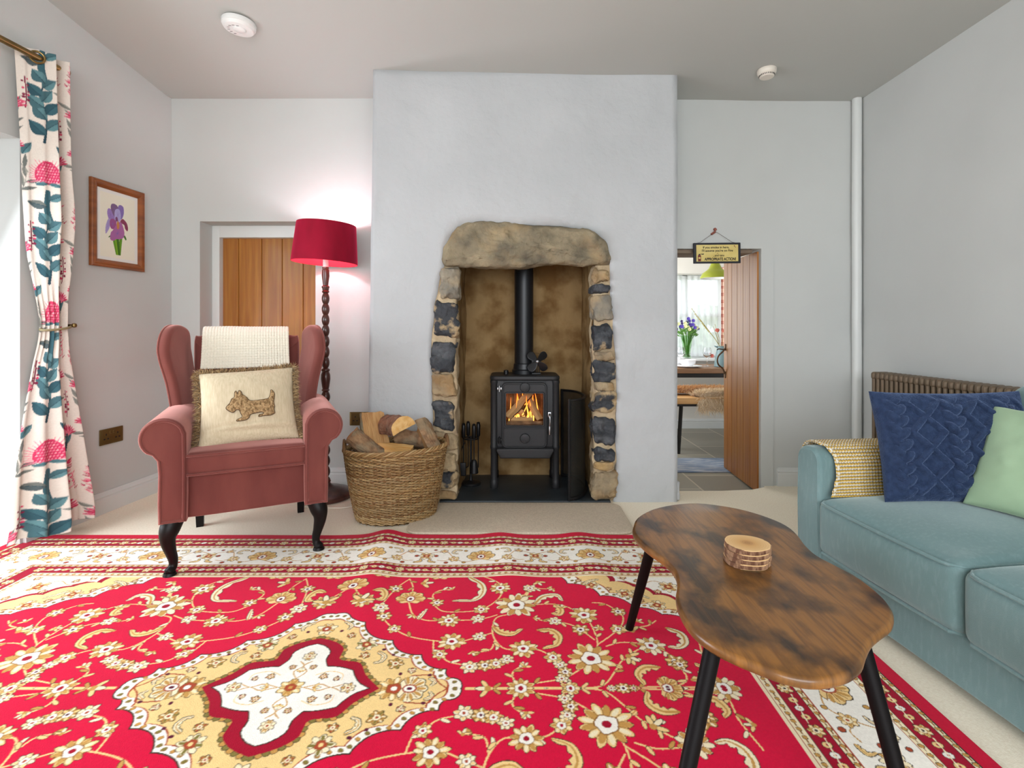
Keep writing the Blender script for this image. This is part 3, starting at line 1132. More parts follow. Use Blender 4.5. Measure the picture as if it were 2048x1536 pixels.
# stove fan
fan = thing('stove_fan', 'small black four-bladed stove fan standing on top of the wood burner', 'fan', (0.155, 3.272, HZ + 0.697))
m = MB()
box(m, (-0.03, -0.02, 0), (0.03, 0.03, 0.012), 0.003)
for k in range(5):
    box(m, (-0.028 + k * 0.012, 0.0, 0.012), (-0.024 + k * 0.012, 0.028, 0.085), 0.001)
box(m, (-0.03, -0.004, 0.06), (0.03, 0.006, 0.10), 0.003)
m.build('base', iron_d, fan)
m = MB()
arc = [(0.055 * cos(a), 0.03, 0.08 + 0.055 * sin(a)) for a in np.linspace(0.1, pi - 0.1, 16)]
tube(m, arc, 0.0012, 6)
m.build('carry_handle', iron_d, fan)
HUB = np.array([0.006, -0.03, 0.084])
m = MB()
V0 = MB()
lathe(V0, [(0.008, -0.03), (0.008, 0.0), (0.010, 0.003), (0.009, 0.010), (0.003, 0.013)], (0, 0, 0), 14)
m.add(np.column_stack([V0.v[0][:, 0], -V0.v[0][:, 2], V0.v[0][:, 1]]) + HUB, V0.f)
m.build('hub', steel, fan)
bl_m = mk('fan_blade', S(46, 46, 48), 0.3, metal=0.7)
for k in range(4):
    a0 = radians(48 + 90 * k)
    m = MB()
    ol = [(a_ * 1.18, b_ * 1.35) for a_, b_ in ((0.006, -0.006), (0.02, -0.014), (0.042, -0.021), (0.058, -0.018), (0.066, -0.004), (0.064, 0.010), (0.05, 0.018), (0.03, 0.016), (0.012, 0.009), (0.006, 0.005))]
    ex = np.array([cos(a0), 0, sin(a0)])
    ey = np.array([-sin(a0) * 0.94, -0.34, cos(a0) * 0.94])
    slab(m, catmull(ol, 4, True), 0.0016, 0.0006, frame_xf(HUB, ex, ey, np.cross(ex, ey)), nr=2)
    m.build('blade', bl_m, fan)

# fire screen: bowed mesh screen folded to the right of the stove
mesh_m = bpy.data.materials.new('wire_mesh')
mesh_m.use_nodes = True
nt = mesh_m.node_tree
b_ = nt.nodes['Principled BSDF']
b_.inputs['Base Color'].default_value = c4(S(24, 25, 24))
b_.inputs['Roughness'].default_value = 0.5
tc = nt.nodes.new('ShaderNodeTexCoord')
sep = nt.nodes.new('ShaderNodeSeparateXYZ')
nt.links.new(tc.outputs['UV'], sep.inputs[0])
vals = []
for ax in (0, 1):
    mu = nt.nodes.new('ShaderNodeMath'); mu.operation = 'FRACT'
    nt.links.new(sep.outputs[ax], mu.inputs[0])
    gt = nt.nodes.new('ShaderNodeMath'); gt.operation = 'LESS_THAN'; gt.inputs[1].default_value = 0.42
    nt.links.new(mu.outputs[0], gt.inputs[0])
    vals.append(gt)
mx = nt.nodes.new('ShaderNodeMath'); mx.operation = 'MAXIMUM'
nt.links.new(vals[0].outputs[0], mx.inputs[0]); nt.links.new(vals[1].outputs[0], mx.inputs[1])
nt.links.new(mx.outputs[0], b_.inputs['Alpha'])
scr = thing('fire_screen', 'black mesh fire screen with a bowed front standing right of the stove', 'fire screen', (0.38, 3.2, HZ))
path = catmull([(-0.052, -0.268), (0.0, -0.235), (0.045, -0.165), (0.068, -0.05), (0.058, 0.07), (0.02, 0.17), (-0.045, 0.225)], 8)
nu, nv = len(path), 30
P = np.zeros((nu, nv, 3))
P[..., 0] = path[:, None, 0]
P[..., 1] = path[:, None, 1]
P[..., 2] = np.linspace(0.02, 0.575, nv)[None]
mo = grid_obj('mesh_panel', P, None, mesh_m, scr)
uvl = mo.data.uv_layers.new(name='UVMap')
ln = np.concatenate([[0], np.cumsum(np.linalg.norm(np.diff(path, axis=0), axis=1))])
uvv = np.stack(np.meshgrid(ln / 0.0035, np.linspace(0, 0.555 / 0.0035, nv), indexing='ij'), -1).reshape(-1, 2)
li = np.empty(len(mo.data.loops), np.int32)
mo.data.loops.foreach_get('vertex_index', li)
uvl.data.foreach_set('uv', uvv[li].astype(np.float32).ravel())
for z, r in ((0.012, 0.011), (0.578, 0.008)):
    m = MB()
    tube(m, [(x, y, z) for x, y in path], r, 8)
    m.build('rail', iron_d, scr)
for k in (0, -1):
    m = MB()
    tube(m, [(path[k][0], path[k][1], 0.003), (path[k][0], path[k][1], 0.586)], 0.009, 8)
    m.build('upright', iron_d, scr)

# companion set
cs = thing('fireside_tool_set', 'black fireside tool stand with brush and shovel at the left of the hearth', 'fireside tools', (-0.262, 3.26, HZ))
m = MB()
lathe(m, [(0.062, 0), (0.064, 0.006), (0.058, 0.014), (0.03, 0.02), (0.012, 0.026), (0.008, 0.05), (0.007, 0.30)], (0, 0, 0), 28)
m.build('stand', iron_d, cs)
m = MB()
tube(m, [(0.05 * cos(a), 0.05 * sin(a), 0.292) for a in np.linspace(0, 2 * pi, 24, endpoint=False)], 0.004, 6, closed=True)
for a in (0.4, 2.0, 3.6, 5.2):
    tube(m, [(0, 0, 0.29), (0.05 * cos(a), 0.05 * sin(a), 0.292)], 0.003, 6)
m.build('hook_ring', iron_d, cs)
for i, a in enumerate((0.4, 2.0, 3.6, 5.2)):
    x, y = 0.05 * cos(a), 0.05 * sin(a)
    m = MB()
    tube(m, [(x, y, 0.10), (x, y, 0.30)], 0.0035, 8)
    lathe(m, [(0.007, 0.298), (0.012, 0.305), (0.013, 0.375), (0.010, 0.382), (0.012, 0.386), (0.006, 0.392)], (x, y, 0), 12)
    if i == 3:
        lathe(m, [(0.012, 0.165), (0.02, 0.15), (0.022, 0.14), (0.028, 0.085), (0.024, 0.08)], (x, y, 0), 14)
    if i == 2:
        gbox(m, (x - 0.012, y, 0.10), (0.055, 0.012, 0.085), 0.005, 3, 2)
    if i == 1:
        tube(m, catmull([(x, y, 0.10), (x - 0.03, y, 0.085), (x - 0.045, y, 0.11), (x - 0.045, y, 0.2), (x - 0.02, y, 0.255)], 5), 0.0035, 8)
    m.build('tool', iron_d, cs)

# hearth mat
mat_m = mk('beige_mat', S(214, 198, 176), 0.95, col2=S(198, 182, 160), scale=120, bump=0.8, bscale=300, bdist=0.004)
m = MB()
xfm = frame_xf((0.04, 2.70, 0.0065), (1, 0, 0), (0, 1, 0), (0, 0, 1))
slab(m, rrect(1.13, 0.435, 0.07, 8), 0.012, 0.005, xfm, nr=3, center=(0, 0))
tag(m.build('hearth_mat', mat_m), 'plain beige rectangular mat lying in front of the hearth', 'mat')
# ------------------------------------------------------------------ log basket
wick = mk('willow', None, 0.55, attr=True, bump=0.3, bscale=120, bdist=0.001)
bk = thing('log_basket', 'oval woven willow basket piled with logs left of the hearth', 'basket', (-0.616, 2.735, 0.0), radians(16))
NR, MS = 78, 240
th = np.linspace(0, 2 * pi, MS, endpoint=False)
cols_w = [np.array(S(*c)) for c in ((164, 132, 86), (150, 118, 74), (174, 146, 102), (138, 104, 62), (160, 132, 92), (126, 90, 52))]
stakes = 44


def oval(t, grow=0.0):
    """half axes of the basket at height fraction t"""
    f = t ** 0.85
    return 0.205 + 0.062 * f + grow, 0.148 + 0.040 * f + grow


m = MB()
rg = np.random.default_rng(5)
for i in range(NR):
    t = (i + 0.5) / NR
    a, b = oval(t)
    ph = i * pi + (0.35 * i if i % 1 == 0 else 0)
    pw_ = th * 24 + i * 2 * pi / 3
    wob = 0.0034 * np.sin(pw_)
    tilt = 0.020 * math.sin(pi * t) ** 1.0 * np.sin(th + 1.2) * 0.9 + 0.006 * t * np.cos(th)
    z = 0.012 + t * 0.355 + tilt + 0.0010 * np.sin(th * 7 + i) + 0.0024 * np.cos(pw_)
    x = (a + wob) * np.cos(th)
    y = (b + wob) * np.sin(th)
    band = int((t * 6 + 0.5 * 0)) % 3
    base = cols_w[int(rg.integers(0, 6))] * (0.9 if band == 1 else 1.0) * (0.88 + 0.2 * rg.random())
    cc = np.repeat((base[None] * (0.82 + 0.3 * rg.random((MS // 20 + 1, 1)))).repeat(20, 0)[:MS], 6, 0)
    tube(m, np.column_stack([x, y, z]), 0.0036, 6, closed=True, col=cc)
for k in range(stakes):
    aa = 2 * pi * k / stakes
    pts = []
    for t in np.linspace(0, 1, 14):
        a, b = oval(t)
        pts.append((a * cos(aa), b * sin(aa), 0.005 + 0.37 * t))
    tube(m, pts, 0.0038, 5, col=cols_w[3] * 0.8)
m.build('woven_wall', wick, bk, colors=True, smooth='all')
m = MB()
for s in range(4):   # plaited rim
    a, b = oval(1.0)
    q = th * 1.0
    w = 16
    x = (a + 0.007 * np.cos(w * q + s * pi / 2)) * np.cos(q)
    y = (b + 0.007 * np.cos(w * q + s * pi / 2)) * np.sin(q)
    z = 0.376 + 0.008 * np.sin(w * q + s * pi / 2) + 0.006 * np.cos(q)
    tube(m, np.column_stack([x, y, z]), 0.0052, 6, closed=True, col=cols_w[s] * 0.95)
m.build('rim', wick, bk, colors=True, smooth='all')
m = MB()
a, b = oval(0.0)
V = [(0, 0, 0.006)] + [(a * cos(q), b * sin(q), 0.006) for q in th]
m.add(V, [(0, 1 + k, 1 + (k + 1) % MS) for k in range(MS)], cols_w[3] * 0.7)
m.build('base', wick, bk, colors=True)
for s in (-1, 1):
    a, b = oval(1.0)
    for d in (0.0, 0.011):
        m = MB()
        arc = [(s * (a - 0.004 + d * 0.4), 0.062 * cos(q), 0.375 + (0.036 + d) * sin(q)) for q in np.linspace(0, pi, 14)]
        tube(m, arc, 0.0062, 8, col=cols_w[5] * 0.75)
        m.build('handle', wick, bk, colors=True)

LG = [((-0.835, 2.655, 0.452), (-0.68, 2.69, 0.31), 0.050, 6.3, None, [bark, cutw], 'round bark-covered log at the far left of the basket'),
      ((-0.762, 2.80, 0.545), (-0.69, 2.70, 0.27), 0.074, 3.2, (0.75, -0.6, 0.25), [bark_g, cutw], 'upright split log with lichen bark, second from the left in the basket'),
      ((-0.70, 2.86, 0.452), (-0.562, 2.67, 0.475), 0.066, 3.2, (0.55, -0.2, -0.8), [bark_r, cutp], 'reddish bark log lying on top of the pile with its cut end showing'),
      ((-0.73, 2.68, 0.365), (-0.535, 2.64, 0.36), 0.074, 2.2, (0.15, -0.75, 0.65), [bark_r, cutp], 'pale freshly split wedge at the front of the basket'),
      ((-0.515, 2.80, 0.470), (-0.42, 2.70, 0.335), 0.066, 3.5, (-0.8, -0.3, -0.3), [bark, cutw], 'rough brown split log at the right end of the basket'),
      ((-0.64, 2.87, 0.40), (-0.47, 2.84, 0.38), 0.045, 6.3, None, [bark, cutw], 'round log half hidden at the back of the basket'),
      ((-0.72, 2.72, 0.24), (-0.50, 2.76, 0.24), 0.06, 6.3, None, [bark, cutw], 'log buried in the middle of the basket under the others')]
for i, (a, b, r, arc, roll, mt, lab) in enumerate(LG):
    tag(log('firewood_log', a, b, r, arc, roll, mt, 80 + i), lab, 'log', 'split logs in the willow basket')

# ------------------------------------------------------------------ floor lamp
maho = mk('dark_turned_wood', S(84, 46, 34), 0.32, col2=S(58, 30, 24), scale=8, stretch=(3, 3, 0.6), coat=0.35)
velvet_red = mk('crimson_velvet', S(150, 8, 42), 0.75, col2=S(120, 4, 30), scale=3, stretch=(2, 2, 0.6), sheen=0.9, sheen_col=S(255, 60, 110), spec=0.2)
lamp = thing('floor_lamp', 'tall turned dark wood floor lamp with a red velvet drum shade in the alcove', 'lamp', (-1.11, 3.05, 0))
m = MB()
lathe(m, [(0.150, 0), (0.158, 0.006), (0.158, 0.022), (0.148, 0.034), (0.118, 0.042), (0.106, 0.05), (0.075, 0.060), (0.05, 0.064), (0.034, 0.075), (0.026, 0.085), (0.0, 0.085)], (0, 0, 0), 48)
m.build('base', maho, lamp)
prof = [(0.024, 0.08), (0.030, 0.095), (0.024, 0.11), (0.019, 0.118)]
z = 0.12
while z < 0.565:
    for k in range(8):
        t = k / 8
        prof.append((0.0145 + 0.0115 * sin(pi * t) ** 0.8, z + 0.0635 * t))
    z += 0.0635
prof += [(0.016, z), (0.024, z + 0.008), (0.018, z + 0.016), (0.021, z + 0.03), (0.027, z + 0.075), (0.026, z + 0.1), (0.019, z + 0.118), (0.024, z + 0.124), (0.024, z + 0.132), (0.016, z + 0.138)]
z += 0.14
while z < 1.15:
    for k in range(8):
        t = k / 8
        prof.append((0.0135 + 0.009 * sin(pi * t) ** 0.8, z + 0.0635 * t))
    z += 0.0635
prof += [(0.014, z), (0.022, z + 0.008), (0.017, z + 0.018), (0.019, z + 0.022), (0.019, z + 0.028), (0.0225, z + 0.034), (0.0225, z + 0.04), (0.015, z + 0.047), (0.0165, z + 0.06), (0.0225, z + 0.105), (0.020, z + 0.14), (0.0155, 1.352), (0.019, 1.358), (0.019, 1.368), (0.010, 1.372)]
m = MB()
lathe(m, prof, (0, 0, 0), 24)
m.build('pole', maho, lamp)
white_pl = mk('white_plastic', S(232, 232, 230), 0.35)
m = MB()
lathe(m, [(0.014, 1.368), (0.016, 1.372), (0.016, 1.43), (0.0, 1.432)], (0, 0, 0), 16)
m.build('bulb_holder', white_pl, lamp)
bulb_m = mk('bulb', (1, 1, 1), 0.3, emit=(1.0, 0.93, 0.92), estr=6.0)
m = MB()
lathe(m, [(0.012, 1.43), (0.013, 1.445), (0.028, 1.475), (0.030, 1.492), (0.024, 1.512), (0.010, 1.524), (0, 1.526)], (0, 0, 0), 20)
m.build('bulb', bulb_m, lamp)
tl = radians(3.0)
def shade_fn(V):
    q = V - np.array([0, 0, 1.5])
    c, s = cos(tl), sin(tl)
    return np.column_stack([q[:, 0] * c + q[:, 2] * s, q[:, 1], -q[:, 0] * s + q[:, 2] * c + 1.5])


m = MB()
lathe(m, [(0.188, 1.392), (0.1885, 1.398), (0.169, 1.618), (0.1685, 1.622), (0.1665, 1.622), (0.166, 1.618)], (0, 0, 0), 64, cap=False, fn=shade_fn)
sh = m.build('shade', velvet_red, lamp)
lining = mk('pink_shade_lining', S(222, 22, 44), 0.8)
m2 = MB()
lathe(m2, [(0.1655, 1.6205), (0.1855, 1.3925), (0.188, 1.392)], (0, 0, 0), 64, cap=False, fn=shade_fn)
m2.build('shade_lining', lining, sh)
m = MB()
tube(m, [(0.166 * cos(a), 0.166 * sin(a), 1.612) for a in np.linspace(0, 2 * pi, 48, endpoint=False)], 0.002, 6, closed=True)
for k in range(3):
    a = 2 * pi * k / 3 + 0.4
    tube(m, [(0.016 * cos(a), 0.016 * sin(a), 1.43), (0.166 * cos(a), 0.166 * sin(a), 1.612)], 0.0016, 6)
m.v = [shade_fn(v) for v in m.v]
m.build('shade_carrier', steel, sh)
m = MB()
cab = catmull([(0.14, 0.02, 0.028), (0.19, 0.03, 0.02), (0.28, 0.03, 0.006), (0.30, 0.10, 0.02), (0.24, 0.15, 0.12), (0.16, 0.16, 0.14), (0.14, 0.165, 0.06), (0.20, 0.16, 0.012), (0.29, 0.15, 0.05), (0.28, 0.17, 0.13), (0.20, 0.165, 0.10), (0.23, 0.13, 0.008), (0.30, -0.02, 0.006), (0.20, -0.19, 0.006), (0.06, -0.20, 0.006), (-0.06, -0.19, 0.006)], 8)
tube(m, cab, 0.0032, 8)
m.build('flex', mk('cream_flex', S(222, 214, 196), 0.5), lamp)
pl_ = bpy.data.lights.new('lamp_bulb', 'POINT')
pl_.energy = 7
pl_.color = (0.93, 0.92, 1.0)
pl_.shadow_soft_size = 0.03
po = bpy.data.objects.new('lamp_bulb', pl_)
po.location = (-1.11, 3.05, 1.55)
COL.objects.link(po)

# ------------------------------------------------------------------ wing armchair
velvet = mk('rose_velvet', S(126, 72, 65), 0.8, col2=S(104, 56, 52), scale=2.6, detail=5, stretch=(2.5, 1.5, 0.8), lo=0.3, hi=0.7, sheen=0.9, sheen_col=S(255, 190, 180), spec=0.15, bump=0.25, bscale=420, bdist=0.001)
blackw = mk('black_polished_wood', S(16, 12, 12), 0.42, coat=0.0, spec=0.25)
ch = thing('wing_armchair', 'rose pink velvet wing armchair on black cabriole legs beside the floor lamp', 'armchair', (-1.265, 2.48, 0.0), radians(25.4))
RUGZ = 0.011
wrk = lambda V, k=1.0: V + k * 0.004 * np.stack([vnoise(V * 7, 1), vnoise(V * 7, 2), vnoise(V * 7, 3)], 1)
# seat frame
m = MB()
gbox(m, (0, -0.035, 0.311), (0.47, 0.55, 0.176), 0.012, (10, 10, 5), 2, wrk)
m.build('seat_base', velvet, ch)
# seat cushion
def seatfn(V):
    q = V.copy()
    q[:, 2] += 0.020 * (1 - (V[:, 0] / 0.235) ** 2) * (1 - (V[:, 1] / 0.30) ** 2) * 0.6 * np.sign(V[:, 2]) * (V[:, 2] > 0)
    return wrk(q, 0.8)


m = MB()
gbox(m, (0, -0.065, 0.448), (0.462, 0.585, 0.096), 0.026, (20, 24, 4), 3, seatfn)
sc_ = m.build('seat_cushion', velvet, ch)
for z in (0.409, 0.487):
    m = MB()
    tube(m, [(-0.226, -0.30, z), (-0.222, -0.352, z)] + [(x, -0.3565, z) for x in np.linspace(-0.2, 0.2, 8)] + [(0.222, -0.352, z), (0.226, -0.30, z)], 0.0055, 8)
    m.build('piping', velvet, sc_)
# arms
for s in (-1, 1):
    prof = [(0.222, 0.222), (0.318, 0.222), (0.320, 0.30), (0.318, 0.42), (0.322, 0.475), (0.338, 0.498)]
    cx, cz, rx, rz = 0.302, 0.566, 0.082, 0.080
    for a in np.linspace(radians(-48), radians(150), 18):
        prof.append((cx + rx * cos(a), cz + rz * sin(a)))
    prof += [(0.222, 0.58), (0.220, 0.45), (0.220, 0.33)]
    ol = np.array(prof)
    dd = [ol[0]]
    for i in range(len(ol)):
        a, b = ol[i], ol[(i + 1) % len(ol)]
        k = max(1, int(np.linalg.norm(b - a) / 0.02))
        for t in range(1, k + 1):
            dd.append(a + (b - a) * t / k)
    ol = np.array(dd[:-1])
    if s < 0:
        ol = ol[::-1] * np.array([-1, 1])
    m = MB()
    xf = frame_xf((0, -0.06, 0), (1, 0, 0), (0, 0, 1), (0, -1, 0))

    def afn(V, xf=xf, s=s):
        W = xf(V)
        back = np.clip((W[:, 1] + 0.36) / 0.6, 0, 1)
        return W

    slab(m, ol, 0.60, 0.014, afn, nr=4, crown=0.006, rings=(0.92, 0.75, 0.5, 0.25), center=(s * 0.275, 0.45))
    ar = m.build('arm', velvet, ch)
    m = MB()
    po_ = inset_poly(ol, 0.010)
    tube(m, [(x, -0.3605, z) for x, z in po_], 0.0052, 8, closed=True)
    m.build('piping', velvet, ar)
    # wing
    wol = catmull([(0.0, 0.40), (0.14, 0.40), (0.215, 0.50), (0.228, 0.62), (0.235, 0.75), (0.262, 0.86), (0.255, 0.945), (0.215, 0.995), (0.15, 1.018), (0.07, 1.015), (0.0, 0.985), (-0.015, 0.9), (-0.01, 0.7)], 6, True)
    ex = np.array([s * 0.055, -0.235, 0])
    ex /= np.linalg.norm(ex)
    ez = np.array([0, 0, 1.0])
    ey = np.cross(ez, ex)

    def wfn(V, ex=ex, ey=ey, s=s):
        z = V[:, 1]
        d = V[:, 0]
        o = np.array([s * 0.250 - 0.02, 0.25, 0.0])
        W = o + d[:, None] * ex + V[:, 2:3] * ey
        W[:, 2] = z
        W[:, 1] += 0.07 * (z - 0.45)
        W[:, 0] += s * (0.045 * np.clip((z - 0.6) / 0.3, 0, 1.0) - 0.01)
        return wrk(W, 0.6)

    if s > 0:
        wl = wol
    else:
        wl = wol
    m = MB()
    slab(m, wl, 0.052, 0.021, wfn, nr=5, crown=0.006, rings=(0.92, 0.8, 0.6, 0.4, 0.2), center=(0.115, 0.72))
    wg = m.build('wing', velvet, ch)
    pp = inset_poly(wl, 0.003)
    sel = [k for k in range(len(pp)) if pp[k][0] > 0.02 and pp[k][1] > 0.5]
    V = np.array([[pp[k][0], pp[k][1], s * 0.017] for k in sel])
    m = MB()
    tube(m, wfn(V), 0.005, 8)
    m.build('piping', velvet, wg)
# backrest
bol = catmull([(-0.245, 0.0), (0.245, 0.0), (0.248, 0.3), (0.25, 0.54), (0.22, 0.566), (0.12, 0.577), (0, 0.581), (-0.12, 0.577), (-0.22, 0.566), (-0.25, 0.54), (-0.248, 0.3)], 6, True)
tb = radians(9)
m = MB()
xfb = frame_xf((-0.02, 0.265, 0.40), (1, 0, 0), (0, sin(tb), cos(tb)), (0, -cos(tb), sin(tb)))
slab(m, bol, 0.13, 0.04, lambda V: wrk(xfb(V), 0.8), nr=5, crown=0.02, rings=tuple(np.linspace(0.93, 0.1, 8)), center=(0, 0.3))
m.build('backrest', velvet, ch)
# front cabriole legs
for s in (-1, 1):
    m = MB()
    pts = catmull([(s * 0.268, -0.318, 0.235), (s * 0.284, -0.334, 0.185), (s * 0.287, -0.338, 0.15), (s * 0.279, -0.330, 0.10), (s * 0.271, -0.322, 0.06), (s * 0.272, -0.324, 0.032), (s * 0.281, -0.334, 0.018), (s * 0.289, -0.342, 0.008)], 6)
    pts[:, 2] += RUGZ * np.clip(1 - pts[:, 2] / 0.2, 0, 1)
    rr = np.interp(np.linspace(0, 1, len(pts)), [0, 0.12, 0.25, 0.45, 0.65, 0.8, 0.9, 1.0], [0.040, 0.037, 0.029, 0.020, 0.0160, 0.0170, 0.019, 0.010])
    tube(m, pts, rr, 16)
    tube(m, [(s * 0.281, -0.334, RUGZ + 0.001), (s * 0.281, -0.334, RUGZ + 0.012)], [0.025, 0.021], 16)
    m.build('leg', blackw, ch)
    m = MB()
    V = []
    for z, w, yy in ((0.0, 0.016, 0.245), (0.235, 0.022, 0.205)):
        V += [(s * 0.236 - w, yy - w, z), (s * 0.236 + w, yy - w, z), (s * 0.236 + w, yy + w, z), (s * 0.236 - w, yy + w, z)]
    m.add(V, [(0, 3, 2, 1), (4, 5, 6, 7), (0, 1, 5, 4), (1, 2, 6, 5), (2, 3, 7, 6), (3, 0, 4, 7)])
    m.build('leg', blackw, ch, smooth=False)

CHM = Matrix.Translation((-1.265, 2.48, 0)) @ Matrix.Rotation(radians(25.4), 4, 'Z')
# waffle throw over the chair back
thr = mk('cream_waffle_wool', S(232, 224, 206), 0.95, sheen=0.4, bump=0.5, bscale=300, bdist=0.002, spec=0.1)
nu, nv = 150, 210
u = np.linspace(-0.203, 0.203, nu)
path = []
for q in [(0.196, 0.80), (0.21, 0.86), (0.222, 0.92), (0.231, 0.950), (0.245, 0.978), (0.275, 0.993), (0.318, 0.998), (0.362, 0.994), (0.396, 0.981), (0.417, 0.96), (0.423, 0.90), (0.418, 0.80)]:
    path.append(q)
pp = catmull(path, 20)
ll = np.concatenate([[0], np.cumsum(np.linalg.norm(np.diff(pp, axis=0), axis=1))])
sv = np.linspace(0, ll[-1], nv)
py, pz = np.interp(sv, ll, pp[:, 0]), np.interp(sv, ll, pp[:, 1])
ty, tz = np.gradient(py, sv), np.gradient(pz, sv)
U, Vv = np.meshgrid(u, np.arange(nv), indexing='ij')
ridge = 0.0032 * (np.abs(np.sin(U * pi / 0.0135)) ** 0.6) * (np.abs(np.sin(sv[Vv] * pi / 0.0135)) ** 0.6)
off = 0.008 + ridge + 0.002 * vnoise(np.stack([U * 12, sv[Vv] * 12, 0 * U], -1), 4)
P = np.stack([U * (1 - 0.02 * np.sin(sv[Vv] * 9)) - 0.025, py[Vv] - tz[Vv] * off, pz[Vv] + ty[Vv] * off], -1)
o = grid_obj('throw', P, None, thr)
o.matrix_world = CHM
so = o.modifiers.new('thickness', 'SOLIDIFY')
so.thickness = 0.005
so.offset = 1
tag(o, 'cream waffle-knit throw folded over the back of the pink armchair', 'throw')


# ------------------------------------------------------------------ cushions
def pillow(name, w, h, t, mat, parent=None, n=60, hf=None, pinch=0.06, wr=0.003, seed=1, pw=0.45, cols=None, two=True):
    """square cushion standing in local x (width) / z (height), front towards -y"""
    g = np.linspace(-1, 1, n)
    Uu, Vv = np.meshgrid(g, g, indexing='ij')
    prof = ((1 - np.abs(Uu) ** 2.4) * (1 - np.abs(Vv) ** 2.4)).clip(0) ** pw
    ex = 1 - pinch * (1 - Vv ** 2)
    ez = 1 - pinch * (1 - Uu ** 2)
    X = Uu * w / 2 * ex
    Zz = Vv * h / 2 * ez
    Y = t / 2 * prof
    wn = wr * fbm(np.stack([X * 9, Zz * 9, 0 * X + seed], -1), 3, seed) * (0.3 + prof)
    fr = np.stack([X, -(Y + wn) - (hf(X, Zz) * prof ** 0.5 if hf else 0), Zz], -1)
    bk_ = np.stack([X, Y, Zz], -1)
    m = MB()
    idx = np.arange(n * n).reshape(n, n)
    q = np.stack([idx[:-1, :-1], idx[1:, :-1], idx[1:, 1:], idx[:-1, 1:]], -1).reshape(-1, 4)
    m.add(fr.reshape(-1, 3), q)
    # back shares the rim
    rim = (np.abs(Uu) > 0.999) | (np.abs(Vv) > 0.999)
    mp = np.where(rim.ravel(), idx.ravel(), -1)
    keep = np.where(~rim.ravel())[0]
    mp2 = mp.copy()
    mp2[keep] = n * n + np.arange(len(keep))
    m.v.append(bk_.reshape(-1, 3)[keep])
    m.c.append(np.ones((len(keep), 3)))
    m.n += len(keep)
    for a, b, c, d in q:
        m.f.append((int(mp2[d]), int(mp2[c]), int(mp2[b]), int(mp2[a])))
        m.m.append(0)
    o = m.build(name, mat, parent, smooth='all')

    def front(x, z):
        uu, vv = np.clip(x / (w / 2), -1, 1), np.clip(z / (h / 2), -1, 1)
        pr = ((1 - np.abs(uu) ** 2.4) * (1 - np.abs(vv) ** 2.4)).clip(0) ** pw
        return -t / 2 * pr
    return o, front


linen = mk('oatmeal_linen', S(206, 190, 162), 0.9, col2=S(192, 175, 146), scale=160, stretch=(1, 1, 0.15), bump=0.5, bscale=420, bdist=0.001, spec=0.15)
fur_m = mk('brown_fur_trim', None, 0.85, attr=True, sheen=0.3)
dog_m = mk('curly_brown_pile', S(182, 150, 108), 0.95, col2=S(120, 92, 58), scale=90, bump=1.0, bscale=150, bdist=0.006)
cw, chh = 0.405, 0.375
cush = thing('dog_cushion', 'oatmeal linen cushion with a terrier motif and brown fur trim on the pink armchair', 'cushion', (0, 0, 0))
cb, front = pillow('cushion_body', cw, chh, 0.14, linen, cush, n=70, wr=0.004, seed=3,
                   hf=lambda X, Z: -0.010 * np.exp(-((Z + 0.105 - 0.05 * X) / 0.010) ** 2) * np.clip((-X + 0.05) / 0.2, 0, 1) - 0.008 * np.exp(-((Z + 0.135 + 0.06 * X) / 0.009) ** 2) + 0.008 * np.exp(-((Z + 0.12) / 0.012) ** 2))
rg = np.random.default_rng(8)
m = MB()
per = []
for k in range(5200):
    s = rg.random() * 4
    e, t = int(s), s % 1
    uu = -1 + 2 * t
    c = 1 - 0.06 * (1 - uu ** 2)
    if e == 0:
        p, nrm = np.array([uu * cw / 2, 0, chh / 2 * c]), np.array([0, 0, 1.0])
    elif e == 1:
        p, nrm = np.array([uu * cw / 2, 0, -chh / 2 * c]), np.array([0, 0, -1.0])
    elif e == 2:
        p, nrm = np.array([cw / 2 * c, 0, uu * chh / 2]), np.array([1.0, 0, 0])
    else:
        p, nrm = np.array([-cw / 2 * c, 0, uu * chh / 2]), np.array([-1.0, 0, 0])
    d = nrm + rg.normal(0, 0.45, 3) + np.array([0, -0.25, -0.25])
    d /= np.linalg.norm(d)
    L = 0.018 + 0.016 * rg.random()
    side = np.cross(d, rg.normal(0, 1, 3))
    side *= 0.0016 / np.linalg.norm(side)
    p = p + rg.normal(0, 0.004, 3)
    mid = p + d * L * 0.6
    tip = p + d * L + np.array([0, 0, -0.004])
    base = np.array(S(*[(150, 120, 82), (120, 92, 60), (182, 154, 112)][int(rg.integers(0, 3))]))
    n0 = m.n
    per.append(((p - side, p + side, mid + side * 0.8, mid - side * 0.8, tip), base))
V = np.array([q for p, _ in per for q in p])
C = np.repeat(np.array([b for _, b in per]), 5, 0)
F = []
for k in range(len(per)):
    a = k * 5
    F += [(a, a + 1, a + 2, a + 3), (a + 3, a + 2, a + 4)]
m.add(V, F, C)
ft = m.build('fur_trim', fur_m, cush, colors=True)
ft['kind'] = 'stuff'
